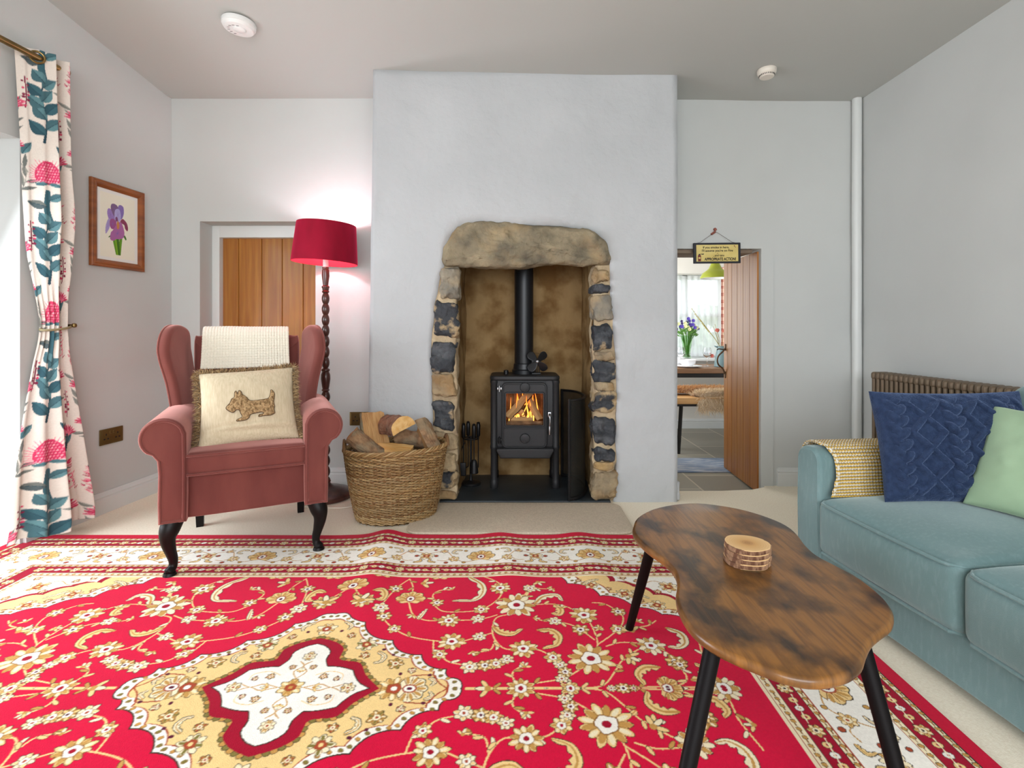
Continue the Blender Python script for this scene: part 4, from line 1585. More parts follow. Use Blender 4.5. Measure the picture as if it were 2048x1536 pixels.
# dog applique: outline measured in cushion space (x right, z up)
DOG = [(-0.092, -0.018), (-0.086, -0.006), (-0.078, 0.003), (-0.071, 0.021), (-0.062, 0.026), (-0.060, 0.047), (-0.055, 0.055), (-0.049, 0.043), (-0.044, 0.056), (-0.036, 0.049), (-0.032, 0.036), (-0.018, 0.022), (-0.008, 0.007), (0.006, 0.003), (0.03, 0.004), (0.056, 0.007), (0.066, 0.014), (0.072, 0.034), (0.074, 0.048), (0.082, 0.042), (0.087, 0.028), (0.085, 0.008), (0.082, -0.008), (0.084, -0.028), (0.081, -0.044), (0.083, -0.058), (0.066, -0.066), (0.046, -0.066), (0.024, -0.068), (0.026, -0.060), (0.041, -0.057), (0.036, -0.050), (0.012, -0.052), (-0.006, -0.056), (-0.012, -0.068), (-0.024, -0.076), (-0.054, -0.077), (-0.053, -0.070), (-0.036, -0.062), (-0.040, -0.048), (-0.046, -0.032), (-0.056, -0.030), (-0.066, -0.039), (-0.078, -0.034)]
dol = catmull([(a_ * 1.1, b_ * 1.1) for a_, b_ in DOG], 3, True)
cv = Canvas(-0.12, -0.10, 0.24, 0.20, 0.0016, (0, 0, 0))
cv.poly(dol, (1, 1, 1))
ins = cv.a[..., 0] > 0.5
X, Z = np.meshgrid(cv.x0 + np.arange(cv.nx) * cv.res, cv.y0 + np.arange(cv.ny) * cv.res, indexing='ij')
d = np.min(np.hypot(X[..., None] - dol[None, None, :, 0], Z[..., None] - dol[None, None, :, 1]), -1)
hgt = 0.0010 + 0.006 * np.clip(d / 0.008, 0, 1) ** 0.6 + 0.0025 * np.clip(d / 0.006, 0, 1) * vnoise(np.stack([X * 160, Z * 160, 0 * X], -1), 2)
DX, DZ = 0.012, -0.012
Y = front(X + DX, Z + DZ) - hgt
idx = np.full(ins.shape, -1)
idx[ins] = np.arange(ins.sum())
F = []
I, J = np.where(ins[:-1, :-1] & ins[1:, :-1] & ins[1:, 1:] & ins[:-1, 1:])
for i, j in zip(I, J):
    F.append((idx[i, j], idx[i + 1, j], idx[i + 1, j + 1], idx[i, j + 1]))
m = MB()
m.add(np.column_stack([X[ins] + DX, Y[ins], Z[ins] + DZ]), F)
da = m.build('dog_motif', dog_m, cush, smooth='all')
m = MB()
yy = front(dol[:, 0] + DX, dol[:, 1] + DZ)
tube(m, np.column_stack([dol[:, 0] + DX, yy - 0.0022, dol[:, 1] + DZ]), 0.0016, 6, closed=True)
m.build('stitched_outline', mk('dark_brown_stitch', S(84, 64, 44), 0.9), da)
cush.matrix_world = CHM @ Matrix.Translation((-0.004, -0.138, 0.645)) @ Matrix.Rotation(radians(-33), 4, 'X') @ Matrix.Rotation(radians(-3.0), 4, 'Y')

# ------------------------------------------------------------------ sockets, picture, alarms
brass = mk('antique_brass', S(146, 122, 76), 0.35, metal=0.85, col2=S(120, 98, 60), scale=6)
blackp = mk('black_plastic', S(24, 22, 20), 0.5)


def socket(label, M4):
    t = thing('double_socket', label, 'socket')
    m = MB()
    slab(m, rrect(0.146, 0.086, 0.003, 3), 0.008, 0.003, frame_xf((0, -0.004, 0), (1, 0, 0), (0, 0, 1), (0, -1, 0)), nr=2, center=(0, 0))
    m.build('face_plate', brass, t)
    for s in (-1, 1):
        for a, b, w, h in ((0, 0.012, 0.006, 0.010), (-0.011, -0.012, 0.010, 0.007), (0.011, -0.012, 0.010, 0.007)):
            m = MB()
            box(m, (s * 0.036 + a - w / 2, -0.0088, b - w * 0 - h / 2), (s * 0.036 + a + w / 2, -0.0078, b + h / 2))
            m.build('pin_slot', blackp, t, smooth=False)
        m = MB()
        box(m, (s * 0.010 - 0.006, -0.0115, 0.014), (s * 0.010 + 0.006, -0.0075, 0.030), 0.0015)
        m.build('switch', brass, t)
    t.matrix_world = M4
    return t


LWA = math.atan2(0.1, 1)       # left wall direction
yc = 2.83
socket('brass double socket low on the left wall beside the curtain', Matrix.Translation((WX(yc) + 0.001, yc, 0.411)) @ Matrix.Rotation(radians(90) - LWA, 4, 'Z'))
socket('brass double socket on the alcove wall behind the log basket', Matrix.Translation((-0.962, YB - 0.001, 0.428)))

pine = mk('orange_pine_frame', S(150, 84, 36), 0.4, col2=S(120, 62, 24), scale=5, stretch=(1, 1, 6), coat=0.2)
yc = 2.869
pic = thing('framed_picture', 'iris painting in an orange pine frame on the left wall', 'picture')
W_, H_ = 0.344, 0.467
for k in range(4):
    L = W_ if k % 2 == 0 else H_
    D = H_ if k % 2 == 0 else W_
    prof = [(0.0, 0.0), (0.0, -0.016), (0.006, -0.021), (0.012, -0.019), (0.017, -0.022), (0.026, -0.020), (0.034, -0.014), (0.040, -0.010), (0.040, 0.0)]
    V = []
    for s in (-1, 1):
        for d, y in prof:
            V.append((s * (L / 2 - d), y, D / 2 - d))
    n = len(prof)
    F = [(i, i + 1, n + i + 1, n + i) for i in range(n - 1)]
    m = MB()
    a = radians(-90 * k)
    R = np.array([[cos(a), 0, sin(a)], [0, 1, 0], [-sin(a), 0, cos(a)]])
    m.add(np.array(V) @ R.T, F)
    m.build('frame_rail', pine, pic, smooth=False)
cv = Canvas(-0.135, -0.20, 0.27, 0.40, 0.0012, S(232, 231, 226))
cv.poly([(-0.112, -0.175), (0.112, -0.175), (0.112, 0.175), (-0.112, 0.175)], S(236, 232, 214))
G1, G2 = S(96, 150, 30), S(60, 110, 24)
for x0, x1, c in ((-0.030, -0.006, G1), (-0.012, 0.004, S(130, 180, 40)), (0.018, 0.010, G1), (-0.004, 0.008, G2)):
    cv.poly([(x0 - 0.009, -0.06), (x0 + 0.010, -0.06), (x1 + 0.007, -0.158), (x1 - 0.007, -0.158)], c)
cv.poly(catmull([(-0.062, -0.068), (-0.045, -0.052), (-0.022, -0.056), (-0.03, -0.07), (-0.05, -0.066)], 5, True), G2)
cv.poly(catmull([(0.03, -0.04), (0.045, -0.040), (0.056, -0.058), (0.05, -0.066), (0.04, -0.054)], 5, True), G2)
V1, V2, V3, V4 = S(150, 120, 190), S(122, 92, 164), S(168, 96, 156), S(140, 52, 88)


def petal(pts, c, c2=None):
    q = catmull(pts, 6, True)
    cv.poly(q, c)
    if c2:
        ce = q.mean(0)
        for k in range(0, len(q), 4):
            cv.stroke([ce, ce + (q[k] - ce) * 0.85], 0.0012, c2, 0.0004, op=0.5)


petal([(-0.05, 0.02), (-0.068, 0.06), (-0.062, 0.09), (-0.04, 0.085), (-0.02, 0.04)], V1, V2)
petal([(-0.02, 0.05), (-0.045, 0.09), (-0.042, 0.118), (-0.02, 0.124), (0.0, 0.11), (0.0, 0.07)], S(120, 88, 130), V2)
petal([(0.0, 0.05), (0.0, 0.11), (0.012, 0.126), (0.034, 0.12), (0.038, 0.085), (0.024, 0.05)], S(128, 104, 176), V2)
petal([(-0.018, 0.03), (-0.022, 0.08), (-0.008, 0.10), (0.012, 0.095), (0.018, 0.06), (0.01, 0.03)], S(172, 164, 214), V1)
petal([(-0.078, -0.05), (-0.078, -0.01), (-0.064, 0.03), (-0.05, 0.035), (-0.05, 0.0), (-0.062, -0.03)], S(166, 150, 200), V1)
petal([(0.014, 0.03), (0.03, 0.052), (0.056, 0.035), (0.066, 0.008), (0.062, -0.012), (0.046, 0.0), (0.04, 0.02)], V4, S(110, 30, 70))
petal([(-0.05, 0.03), (-0.052, 0.0), (-0.04, -0.018), (-0.018, -0.01), (-0.01, 0.025), (-0.03, 0.04)], S(150, 70, 130), V2)
petal([(-0.046, -0.04), (-0.05, -0.075), (-0.03, -0.082), (-0.012, -0.07), (0.01, -0.066), (0.034, -0.055), (0.042, -0.03), (0.036, 0.0), (0.02, 0.03), (-0.004, 0.02), (-0.03, -0.02)], V3, V2)
petal([(-0.006, -0.01), (-0.008, 0.02), (0.0, 0.035), (0.008, 0.015), (0.006, -0.008)], S(196, 130, 70))
petal([(-0.014, 0.03), (-0.016, 0.05), (-0.006, 0.055), (0.0, 0.035)], S(120, 60, 110))
X, Z = np.meshgrid(np.linspace(-0.133, 0.133, 190), np.linspace(-0.195, 0.195, 280), indexing='ij')
grid_obj('painting', np.stack([X, 0 * X - 0.006, Z], -1), cv.sample(X, Z), mk('painted_paper', None, 0.35, attr=True, spec=0.4, coat=0.3), pic)
m = MB()
box(m, (-0.17, -0.004, -0.23), (0.17, 0.0, 0.23))
m.build('backing', mat_m, pic, smooth=False)
m = MB()
tube(m, [(0.0, -0.006, 0.2335), (0.004, -0.006, 0.241), (0.012, -0.006, 0.2335)], 0.0012, 6)
m.build('hanging_loop', steel, pic)
pic.matrix_world = Matrix.Translation((WX(yc) + 0.002, yc, 1.571)) @ Matrix.Rotation(radians(90) - LWA, 4, 'Z')

x, y = -1.378, 2.585
sd = thing('smoke_detector', 'white round smoke alarm on the ceiling towards the left', 'smoke alarm', (x, y, ceil_z(x, y) - 0.001), rot=(0, radians(4), 0))
m = MB()
lathe(m, [(0.0, -0.040), (0.05, -0.040), (0.068, -0.036), (0.075, -0.027), (0.077, -0.022), (0.076, -0.021), (0.079, -0.020), (0.080, -0.002), (0.078, 0.002)], (0, 0, 0), 48)
m.build('housing', white_pl, sd)
m = MB()
lathe(m, [(0.0, -0.049), (0.024, -0.049), (0.028, -0.046), (0.029, -0.039)], (0.012, -0.012, 0), 32)
m.build('test_button', white_pl, sd)
for k in range(7):
    a = 2.4 + k * 0.45
    m = MB()
    gbox(m, (0.046 * cos(a), 0.046 * sin(a), -0.0402), (0.013, 0.004, 0.002), 0.0009, 2, 1)
    m.build('vent_slot', mk('grey_slot', S(120, 116, 116), 0.6) if k == 0 else bpy.data.materials['grey_slot'], sd)
x, y = 1.437, 2.888
sd = thing('heat_detector', 'small cream round heat alarm on the ceiling towards the right', 'smoke alarm', (x, y, ceil_z(x, y) - 0.001))
cream_pl = mk('cream_plastic', S(226, 218, 206), 0.4)
m = MB()
lathe(m, [(0.0, -0.044), (0.034, -0.044), (0.039, -0.040), (0.040, -0.030), (0.046, -0.026), (0.050, -0.018), (0.051, -0.002), (0.049, 0.001)], (0, 0, 0), 40)
m.build('housing', cream_pl, sd)
for k in range(28):
    a = 2 * pi * k / 28
    m = MB()
    R = np.array([[cos(a), -sin(a), 0], [sin(a), cos(a), 0], [0, 0, 1]])
    box(m, (0.0375, -0.0016, -0.0385), (0.0412, 0.0016, -0.0305))
    m.v[0] = m.v[0] @ R.T
    m.build('vent_slot', blackp, sd, smooth=False)
# ------------------------------------------------------------------ curtain with printed flowers
TW, THh = 0.37, 0.65
BGc = S(222, 212, 202)
cv = Canvas(0, 0, TW, THh, 0.002, BGc)
TEAL, TEAL2, TEAL3 = S(62, 98, 108), S(94, 132, 138), S(44, 72, 84)
PK, PK2, PK3 = S(206, 62, 100), S(228, 128, 150), S(168, 34, 72)
GR, GR2 = S(150, 150, 142), S(108, 112, 108)
MAR = S(126, 34, 66)


class Tiled:
    """repeats every stroke across the pattern edges"""
    def __getattr__(s, fn):
        def call(*a, **k):
            for dx in (-TW, 0, TW):
                for dy in (-THh, 0, THh):
                    b = list(a)
                    if fn in ('poly', 'stroke'):
                        b[0] = np.asarray(b[0], float) + np.array([dx, dy])
                    else:
                        b[0] += dx
                        b[1] += dy
                    getattr(cv, fn)(*b, **k)
        return call


tc_ = Tiled()


def leaf(x, y, a, L, w, c, c2):
    ex, ey = np.array([cos(a), sin(a)]), np.array([-sin(a), cos(a)])
    p = np.array([x, y])
    t = np.linspace(0, 1, 12)
    up = [p + ex * L * q + ey * w * sin(pi * q ** 0.8) for q in t]
    dn = [p + ex * L * q - ey * w * sin(pi * q ** 0.8) * 0.85 for q in t[::-1]]
    tc_.poly(up + dn, c)
    tc_.poly(up + [p + ex * L * q for q in t[::-1]], c2, op=0.55)
    tc_.stroke([p, p + ex * L], 0.0016, c2, 0.0006)


def protea(x, y, r, a=pi / 2):
    ex, ey = np.array([cos(a), sin(a)]), np.array([-sin(a), cos(a)])
    p = np.array([x, y])
    rg = np.random.default_rng(int(x * 999 + y * 777))
    for k in np.linspace(-1.9, 1.9, 26):
        d = ex * cos(k) + ey * sin(k)
        tc_.stroke([p, p + d * r * (0.95 + 0.2 * rg.random()) * (1.1 if abs(k) < 1 else 0.95)], 0.005, PK2, 0.001)
    tc_.poly(catmull([p + ex * r * q + ey * r * s for q, s in ((-0.35, 0.0), (-0.1, 0.6), (0.45, 0.62), (0.95, 0.3), (1.08, 0.0), (0.95, -0.3), (0.45, -0.62), (-0.1, -0.6))], 5, True), PK)
    for i in range(7):
        for j in range(-4, 5):
            q = -0.15 + 0.17 * i
            s = j * 0.135 + (0.067 if i % 2 else 0)
            if abs(s) < 0.6 - 0.45 * max(q - 0.4, 0):
                c = p + ex * r * q + ey * r * s
                tc_.disc(c[0], c[1], 0.0042, PK2 if (i + j) % 3 else S(240, 170, 180))
                tc_.stroke([c + ex * 0.004, c + ey * 0.004], 0.0012, PK3)
    for k in (-1.2, -0.8, 0.8, 1.2):
        d = -ex * 0.2 * cos(k) + ey * sin(k)
        leaf(p[0] - ex[0] * r * 0.3, p[1] - ex[1] * r * 0.3, math.atan2(d[1], d[0]) * 1.0, r * 0.7, 0.008, TEAL2, TEAL)


def branch(x, y, n, h, c1, c2, size=0.05):
    P = catmull([(x, y), (x + 0.012, y + h * 0.35), (x - 0.006, y + h * 0.7), (x + 0.016, y + h)], 8)
    tc_.stroke(P, 0.0055, TEAL3, 0.002)
    for k in range(n):
        q = P[int((0.15 + 0.83 * k / n) * (len(P) - 1))]
        sgn = 1 if k % 2 else -1
        leaf(q[0], q[1], pi / 2 - sgn * (0.75 + 0.15 * sin(k * 2.1)), size * (1.05 - 0.3 * k / n), size * 0.33, c1 if k % 3 else c2, TEAL3)


def brush(x, y, h, w):
    rg = np.random.default_rng(4)
    for k in range(60):
        t = rg.random()
        s = rg.normal(0, 0.5)
        c = (x + w * s * (1.1 - t * 0.7), y + h * t)
        tc_.stroke([c, (c[0] + 0.010 * np.sign(s), c[1] + 0.010)], 0.0026, (PK, PK3, PK2)[k % 3], 0.0008)


# grey foliage behind, then branches, then flowers
for x, y, a in ((0.03, 0.02, 1.3), (0.07, 0.13, 1.9), (0.26, 0.04, 1.1), (0.31, 0.16, 2.0), (0.28, 0.50, 1.2), (0.33, 0.56, 2.1), (0.06, 0.42, 1.0), (0.10, 0.52, 2.2), (0.24, 0.36, 0.9)):
    P = catmull([(x, y), (x + 0.05 * cos(a), y + 0.05 * sin(a)), (x + 0.11 * cos(a + 0.25), y + 0.11 * sin(a + 0.25))], 6)
    tc_.stroke(P, 0.0026, GR, 0.001)
    for k in range(4):
        q = P[3 + 2 * k]
        leaf(q[0], q[1], a + (0.7 if k % 2 else -0.7), 0.065, 0.009, GR if k % 2 else GR2, GR2)
P = catmull([(0.175, 0.30), (0.165, 0.36), (0.172, 0.44)], 8)
tc_.stroke(P, 0.014, TEAL, 0.010)
leaf(0.165, 0.37, pi - 0.25, 0.075, 0.022, GR2, TEAL3)
leaf(0.175, 0.40, 0.5, 0.07, 0.020, TEAL2, TEAL3)
leaf(0.27, 0.33, 2.0, 0.07, 0.016, TEAL2, TEAL3)
leaf(0.29, 0.30, 1.2, 0.075, 0.017, TEAL, TEAL3)
leaf(0.07, 0.36, 2.2, 0.07, 0.016, GR2, TEAL3)
leaf(0.08, 0.60, 1.0, 0.07, 0.018, TEAL2, TEAL3)
leaf(0.26, 0.60, 2.3, 0.075, 0.018, TEAL, TEAL3)
branch(0.165, 0.015, 9, 0.30, TEAL2, TEAL, 0.085)
protea(0.175, 0.50, 0.076)
brush(0.035, 0.26, 0.15, 0.022)
brush(0.325, 0.30, 0.16, 0.026)
for (x, y, h) in ((0.045, 0.52, 0.10), (0.25, 0.44, 0.11), (0.10, 0.22, 0.08), (0.345, 0.08, 0.07)):
    P = catmull([(x, y - 0.06), (x + 0.006, y), (x + 0.002, y + h)], 6)
    tc_.stroke(P, 0.0020, MAR)
    for k in range(10):
        t = 0.3 + 0.7 * k / 10
        q = P[int(t * (len(P) - 1))]
        tc_.disc(q[0] + (0.008 if k % 2 else -0.008), q[1], 0.0065 - 0.003 * k / 10, MAR if k % 3 else PK)
for (x, y, r) in ((0.055, 0.16, 0.05), (0.30, 0.21, 0.05), (0.335, 0.585, 0.045), (0.05, 0.63, 0.04)):
    for k in range(-5, 6):
        a = pi / 2 + k * 0.27
        tc_.stroke([(x, y), (x + r * cos(a), y + r * sin(a))], 0.009, (PK2, PK, PK2)[k % 3], 0.003)
        tc_.stroke([(x, y), (x + r * 0.9 * cos(a), y + r * 0.9 * sin(a))], 0.0016, PK3)
    tc_.stroke([(x, y), (x - 0.012, y - 0.08)], 0.0036, TEAL3)
    leaf(x - 0.006, y - 0.04, 0.9, 0.05, 0.012, TEAL2, TEAL3)

rodx = lambda y: WX(y) + 0.088
ns, nz = 340, 560
zz = np.linspace(0.045, 2.283, nz)
KZ = lambda z: np.interp(z, [0.04, 0.5, 0.8, 1.0, 1.25, 1.5, 1.8, 2.3], [1.2, 0.9, 0.6, 0.4, 0.72, 0.95, 1.0, 1.0])


def smooth_interp(z, xs, ys):
    P = catmull(list(zip(xs, ys)), 12)
    return np.interp(z, P[:, 0], P[:, 1])


# where the two edges of the cloth hang along the wall at each height
HZ_ = [0.0, 0.043, 0.123, 0.33, 0.56, 0.812, 1.0, 1.18, 1.363, 1.592, 1.82, 2.29, 2.35]
E0 = [2.2579, 2.2579, 2.2736, 2.298, 2.3345, 2.3901, 2.432, 2.4024, 2.3611, 2.3418, 2.3343, 2.3088, 2.3088]
E1 = [2.5994, 2.5994, 2.6023, 2.5804, 2.5598, 2.5462, 2.5452, 2.5247, 2.5218, 2.5096, 2.4859, 2.4804, 2.4804]
y0, y1 = smooth_interp(zz, HZ_, E0), smooth_interp(zz, HZ_, E1)
s = np.linspace(0, 1, ns)
Sg, Zg = np.meshgrid(s, zz, indexing='ij')
# one broad pleat facing the room, a return, and a second narrower pleat
PS = catmull([(0.0, 0.0, 0.030), (0.10, 0.08, 0.050), (0.28, 0.26, 0.088), (0.42, 0.42, 0.116), (0.50, 0.50, 0.124), (0.555, 0.53, 0.104), (0.61, 0.545, 0.066), (0.67, 0.60, 0.052), (0.80, 0.76, 0.096), (0.90, 0.90, 0.122), (0.955, 0.97, 0.095), (1.0, 1.0, 0.055)], 16)
yf = np.interp(s, PS[:, 0], PS[:, 1])
df = np.interp(s, PS[:, 0], PS[:, 2])
kz = KZ(Zg)
low = np.clip((0.95 - Zg) / 0.9, 0, 1)
up = np.clip((Zg - 1.05) / 0.5, 0, 1)
rip = 0.006 * np.sin(Sg * 30 + 0.8 * np.sin(Zg * 2)) * up + 0.020 * low * np.sin(Sg * 27 + 0.9 * Zg + 0.5) + 0.006 * np.exp(-((Zg - 1.0) / 0.16) ** 2) * np.sin(Sg * 60)
Yg = y0[None] + (y1 - y0)[None] * (yf[:, None] * (1 - 0.5 * low) + Sg * 0.5 * low)
D = np.maximum(df[:, None] * kz + rip, 0.010)
Xg = WX(Yg) + D
hem = 0.012 * np.sin(Sg * 11) * np.clip(1 - (Zg - 0.045) / 0.3, 0, 1)
PZ = Zg + hem + 0.02 * (Sg - 0.3) * np.clip(1 - Zg / 0.6, 0, 1)
# cloth coordinates for the print: arc length across the folds near the top
k0 = int(nz * 0.72)
arcl = np.concatenate([[0], np.cumsum(np.hypot(np.diff(Xg[:, k0]), np.diff(Yg[:, k0])))])
Uc = ((arcl - arcl[int(ns * 0.30)])[:, None] * (0.40 / arcl[-1]) + 0.165 + 0 * Zg) % TW
Vc = (Zg - 1.20) % THh
C = cv.sample(Uc, Vc) * (1 + 0.05 * vnoise(np.stack([Sg * 90, Zg * 500, 0 * Sg], -1), 2)[..., None])
cloth_m = mk('printed_linen', None, 0.9, attr=True, bump=0.35, bscale=260, bdist=0.001, spec=0.15, sheen=0.15)
ct = thing('floral_curtain', 'long curtain printed with pink flowers and teal leaves, tied back by the left window', 'curtain', (0, 0, 0))
o = grid_obj('curtain_panel', np.stack([Xg, Yg, PZ], -1), C, cloth_m, ct)
so = o.modifiers.new('thickness', 'SOLIDIFY')
so.thickness = 0.003
yk = 2.3037 + 0.1763 * 0.26     # eyelet where the pole goes through the cloth
m = MB()
dirv = np.array([0.72, -0.69, 0])
ax = np.array([-dirv[1], dirv[0], 0])
tube(m, [np.array([rodx(yk) + 0.003, yk - 0.003, 2.246]) + 0.026 * (ax * cos(t) + np.array([0, 0, 1]) * sin(t)) for t in np.linspace(0, 2 * pi, 28, endpoint=False)], 0.0048, 8, closed=True)
m.build('eyelet', brass, ct)
tbm = mk('tieback_cord', S(150, 138, 104), 0.6)
m = MB()
pts = []
for t in np.linspace(0, 2 * pi, 40, endpoint=False):
    yy = 2.487 + 0.068 * cos(t)
    pts.append((WX(yy) + 0.038 + 0.032 * sin(t), yy, 1.005 + 0.010 * cos(t) - 0.004 * sin(t)))
tbk = thing('curtain_tieback', 'slim brass tieback around the waist of the floral curtain', 'tieback', (0, 0, 0))
tube(m, pts, 0.006, 8, closed=True)
m.build('cord', tbm, tbk)
m = MB()
yy = 2.553
tube(m, [(WX(yy), yy, 1.018), (WX(yy) + 0.06, yy, 1.018)], 0.006, 10)
lathe(m, [(0.0, -0.012), (0.009, -0.009), (0.012, 0.0), (0.009, 0.009), (0.0, 0.012)], (WX(yy) + 0.064, yy, 1.018), 14)
m.build('hook', brass, tbk)
rod = thing('curtain_pole', 'antique brass curtain pole above the left window', 'curtain pole', (0, 0, 0))
m = MB()
tube(m, [(rodx(0.75), 0.75, 2.246), (rodx(2.465), 2.465, 2.246)], 0.0145, 16)
m.build('pole', brass, rod)
m = MB()
tube(m, [(rodx(2.462), 2.462, 2.246), (rodx(2.47), 2.47, 2.246), (rodx(2.485), 2.485, 2.246), (rodx(2.495), 2.495, 2.246)], [0.018, 0.021, 0.021, 0.017], 16)
m.build('finial', brass, rod)
m = MB()
tube(m, [(WX(2.478), 2.478, 2.246), (rodx(2.478), 2.478, 2.246)], 0.007, 10)
m.build('bracket', brass, rod)

# ------------------------------------------------------------------ the red rug: the woven design is drawn for one quarter and mirrored
RED, CRIM = S(208, 12, 58), S(160, 10, 42)
GOLD, CREAM, IVORY = S(236, 202, 138), S(240, 226, 190), S(242, 237, 226)
TAN, BRN, DRK, RUST, OLV, PLUM = S(196, 148, 78), S(140, 96, 46), S(58, 44, 34), S(168, 72, 44), S(128, 116, 58), S(92, 24, 50)
HX, HY = 1.722, 1.057
q = Canvas(0, 0, HX, HY, 0.0021, RED)


def flower(x, y, r, n=9, rot=0.0, c1=GOLD, c2=TAN, ctr=IVORY, eye=CRIM, line=DRK, double=True):
    t = np.linspace(0, 2 * pi, 12 * n, endpoint=False)
    f = np.abs(((n * (t - rot) / (2 * pi)) % 1) - 0.5) * 2
    jag = 1 + 0.07 * np.sin(5 * t + x * 50) + 0.05 * np.sin(3 * t + y * 70)
    shape = (0.70 + 0.30 * (1 - f ** 1.6)) * jag
    pt = lambda rr: np.column_stack([x + rr * np.cos(t), y + rr * np.sin(t)])
    q.poly(pt(r * shape), line)
    q.poly(pt(r * shape - 0.0026), c1)
    for k in range(n):
        a = rot + 2 * pi * (k + 0.5) / n
        if k % 2 and double:
            q.ell(x + 0.60 * r * cos(a), y + 0.60 * r * sin(a), r * 0.30, r * 0.13, a, c2)
        else:
            q.ell(x + 0.66 * r * cos(a), y + 0.66 * r * sin(a), r * 0.22, r * 0.09, a, CREAM)
        b = rot + 2 * pi * k / n
        q.stroke([(x + 0.35 * r * cos(b), y + 0.35 * r * sin(b)), (x + 0.76 * r * cos(b), y + 0.76 * r * sin(b))], max(0.0011, r * 0.015), BRN)
    q.poly(pt(r * 0.44 * jag), BRN)
    q.poly(pt(r * 0.39 * jag), ctr)
    q.disc(x, y, r * 0.17, eye)


def palmette(x, y, r, a=pi / 2, c1=GOLD, c2=TAN):
    ex, ey = np.array([cos(a), sin(a)]), np.array([-sin(a), cos(a)])
    p = np.array([x, y])
    for rr, col in ((1.0, DRK), (0.94, c1)):
        pts = []
        for k in np.linspace(-2.5, 2.5, 44):
            m_ = r * rr * (0.82 + 0.18 * abs(cos(k * 4.4))) * (1.0 if abs(k) < 1.7 else 0.75)
            pts.append(p + m_ * (ex * cos(k) + ey * sin(k)))
        pts.append(p - ex * r * 0.35 * rr)
        q.poly(pts, col)
    for k in np.linspace(-1.8, 1.8, 7):
        d = ex * cos(k) + ey * sin(k)
        q.ell(*(p + d * r * 0.6), r * 0.28, r * 0.09, math.atan2(d[1], d[0]), c2)
        k2 = k + 0.26
        d2 = ex * cos(k2) + ey * sin(k2)
        q.stroke([p + d2 * r * 0.3, p + d2 * r * 0.8], 0.0014, BRN)
    q.ell(*(p + ex * 0.05 * r), r * 0.36, r * 0.3, a, RUST)
    q.ell(*(p + ex * 0.05 * r), r * 0.28, r * 0.22, a, IVORY)
    q.ell(*(p + ex * 0.05 * r), r * 0.13, r * 0.10, a, PLUM)


def bud(x, y, r, a=0.6):
    for k in (-1.1, 0, 1.1):
        q.ell(x + 0.6 * r * cos(a + k), y + 0.6 * r * sin(a + k), r * 0.62, r * 0.28, a + k, DRK)
        q.ell(x + 0.6 * r * cos(a + k), y + 0.6 * r * sin(a + k), r * 0.54, r * 0.21, a + k, GOLD if k else CREAM)
    q.disc(x, y, r * 0.3, TAN)


def acanthus(pts, w, c=GOLD):
    P = catmull(pts, 12)
    n = len(P)
    T = np.gradient(P, axis=0)
    T /= np.maximum(np.linalg.norm(T, axis=1, keepdims=True), 1e-9)
    Nn = np.column_stack([-T[:, 1], T[:, 0]])
    c0 = P.mean(0)
    sg = np.sign(((c0 - P) * Nn).sum())
    Nn *= sg if sg else 1
    t = np.linspace(0, 1, n)
    wd = w * (0.25 + 0.75 * np.sin(pi * t ** 0.75))
    for ex, col in ((0.0026, DRK), (0.0, c)):
        outer_ = P - Nn * (wd * 0.45 + ex)[:, None]
        teeth = wd * (0.45 + 0.55 * np.abs(np.sin(t * pi * 5.0))) + ex
        inner_ = P + Nn * teeth[:, None]
        q.poly(np.vstack([outer_, inner_[::-1]]), col)
    q.stroke(P + Nn * (wd * 0.1)[:, None], w * 0.2, TAN, w * 0.06)


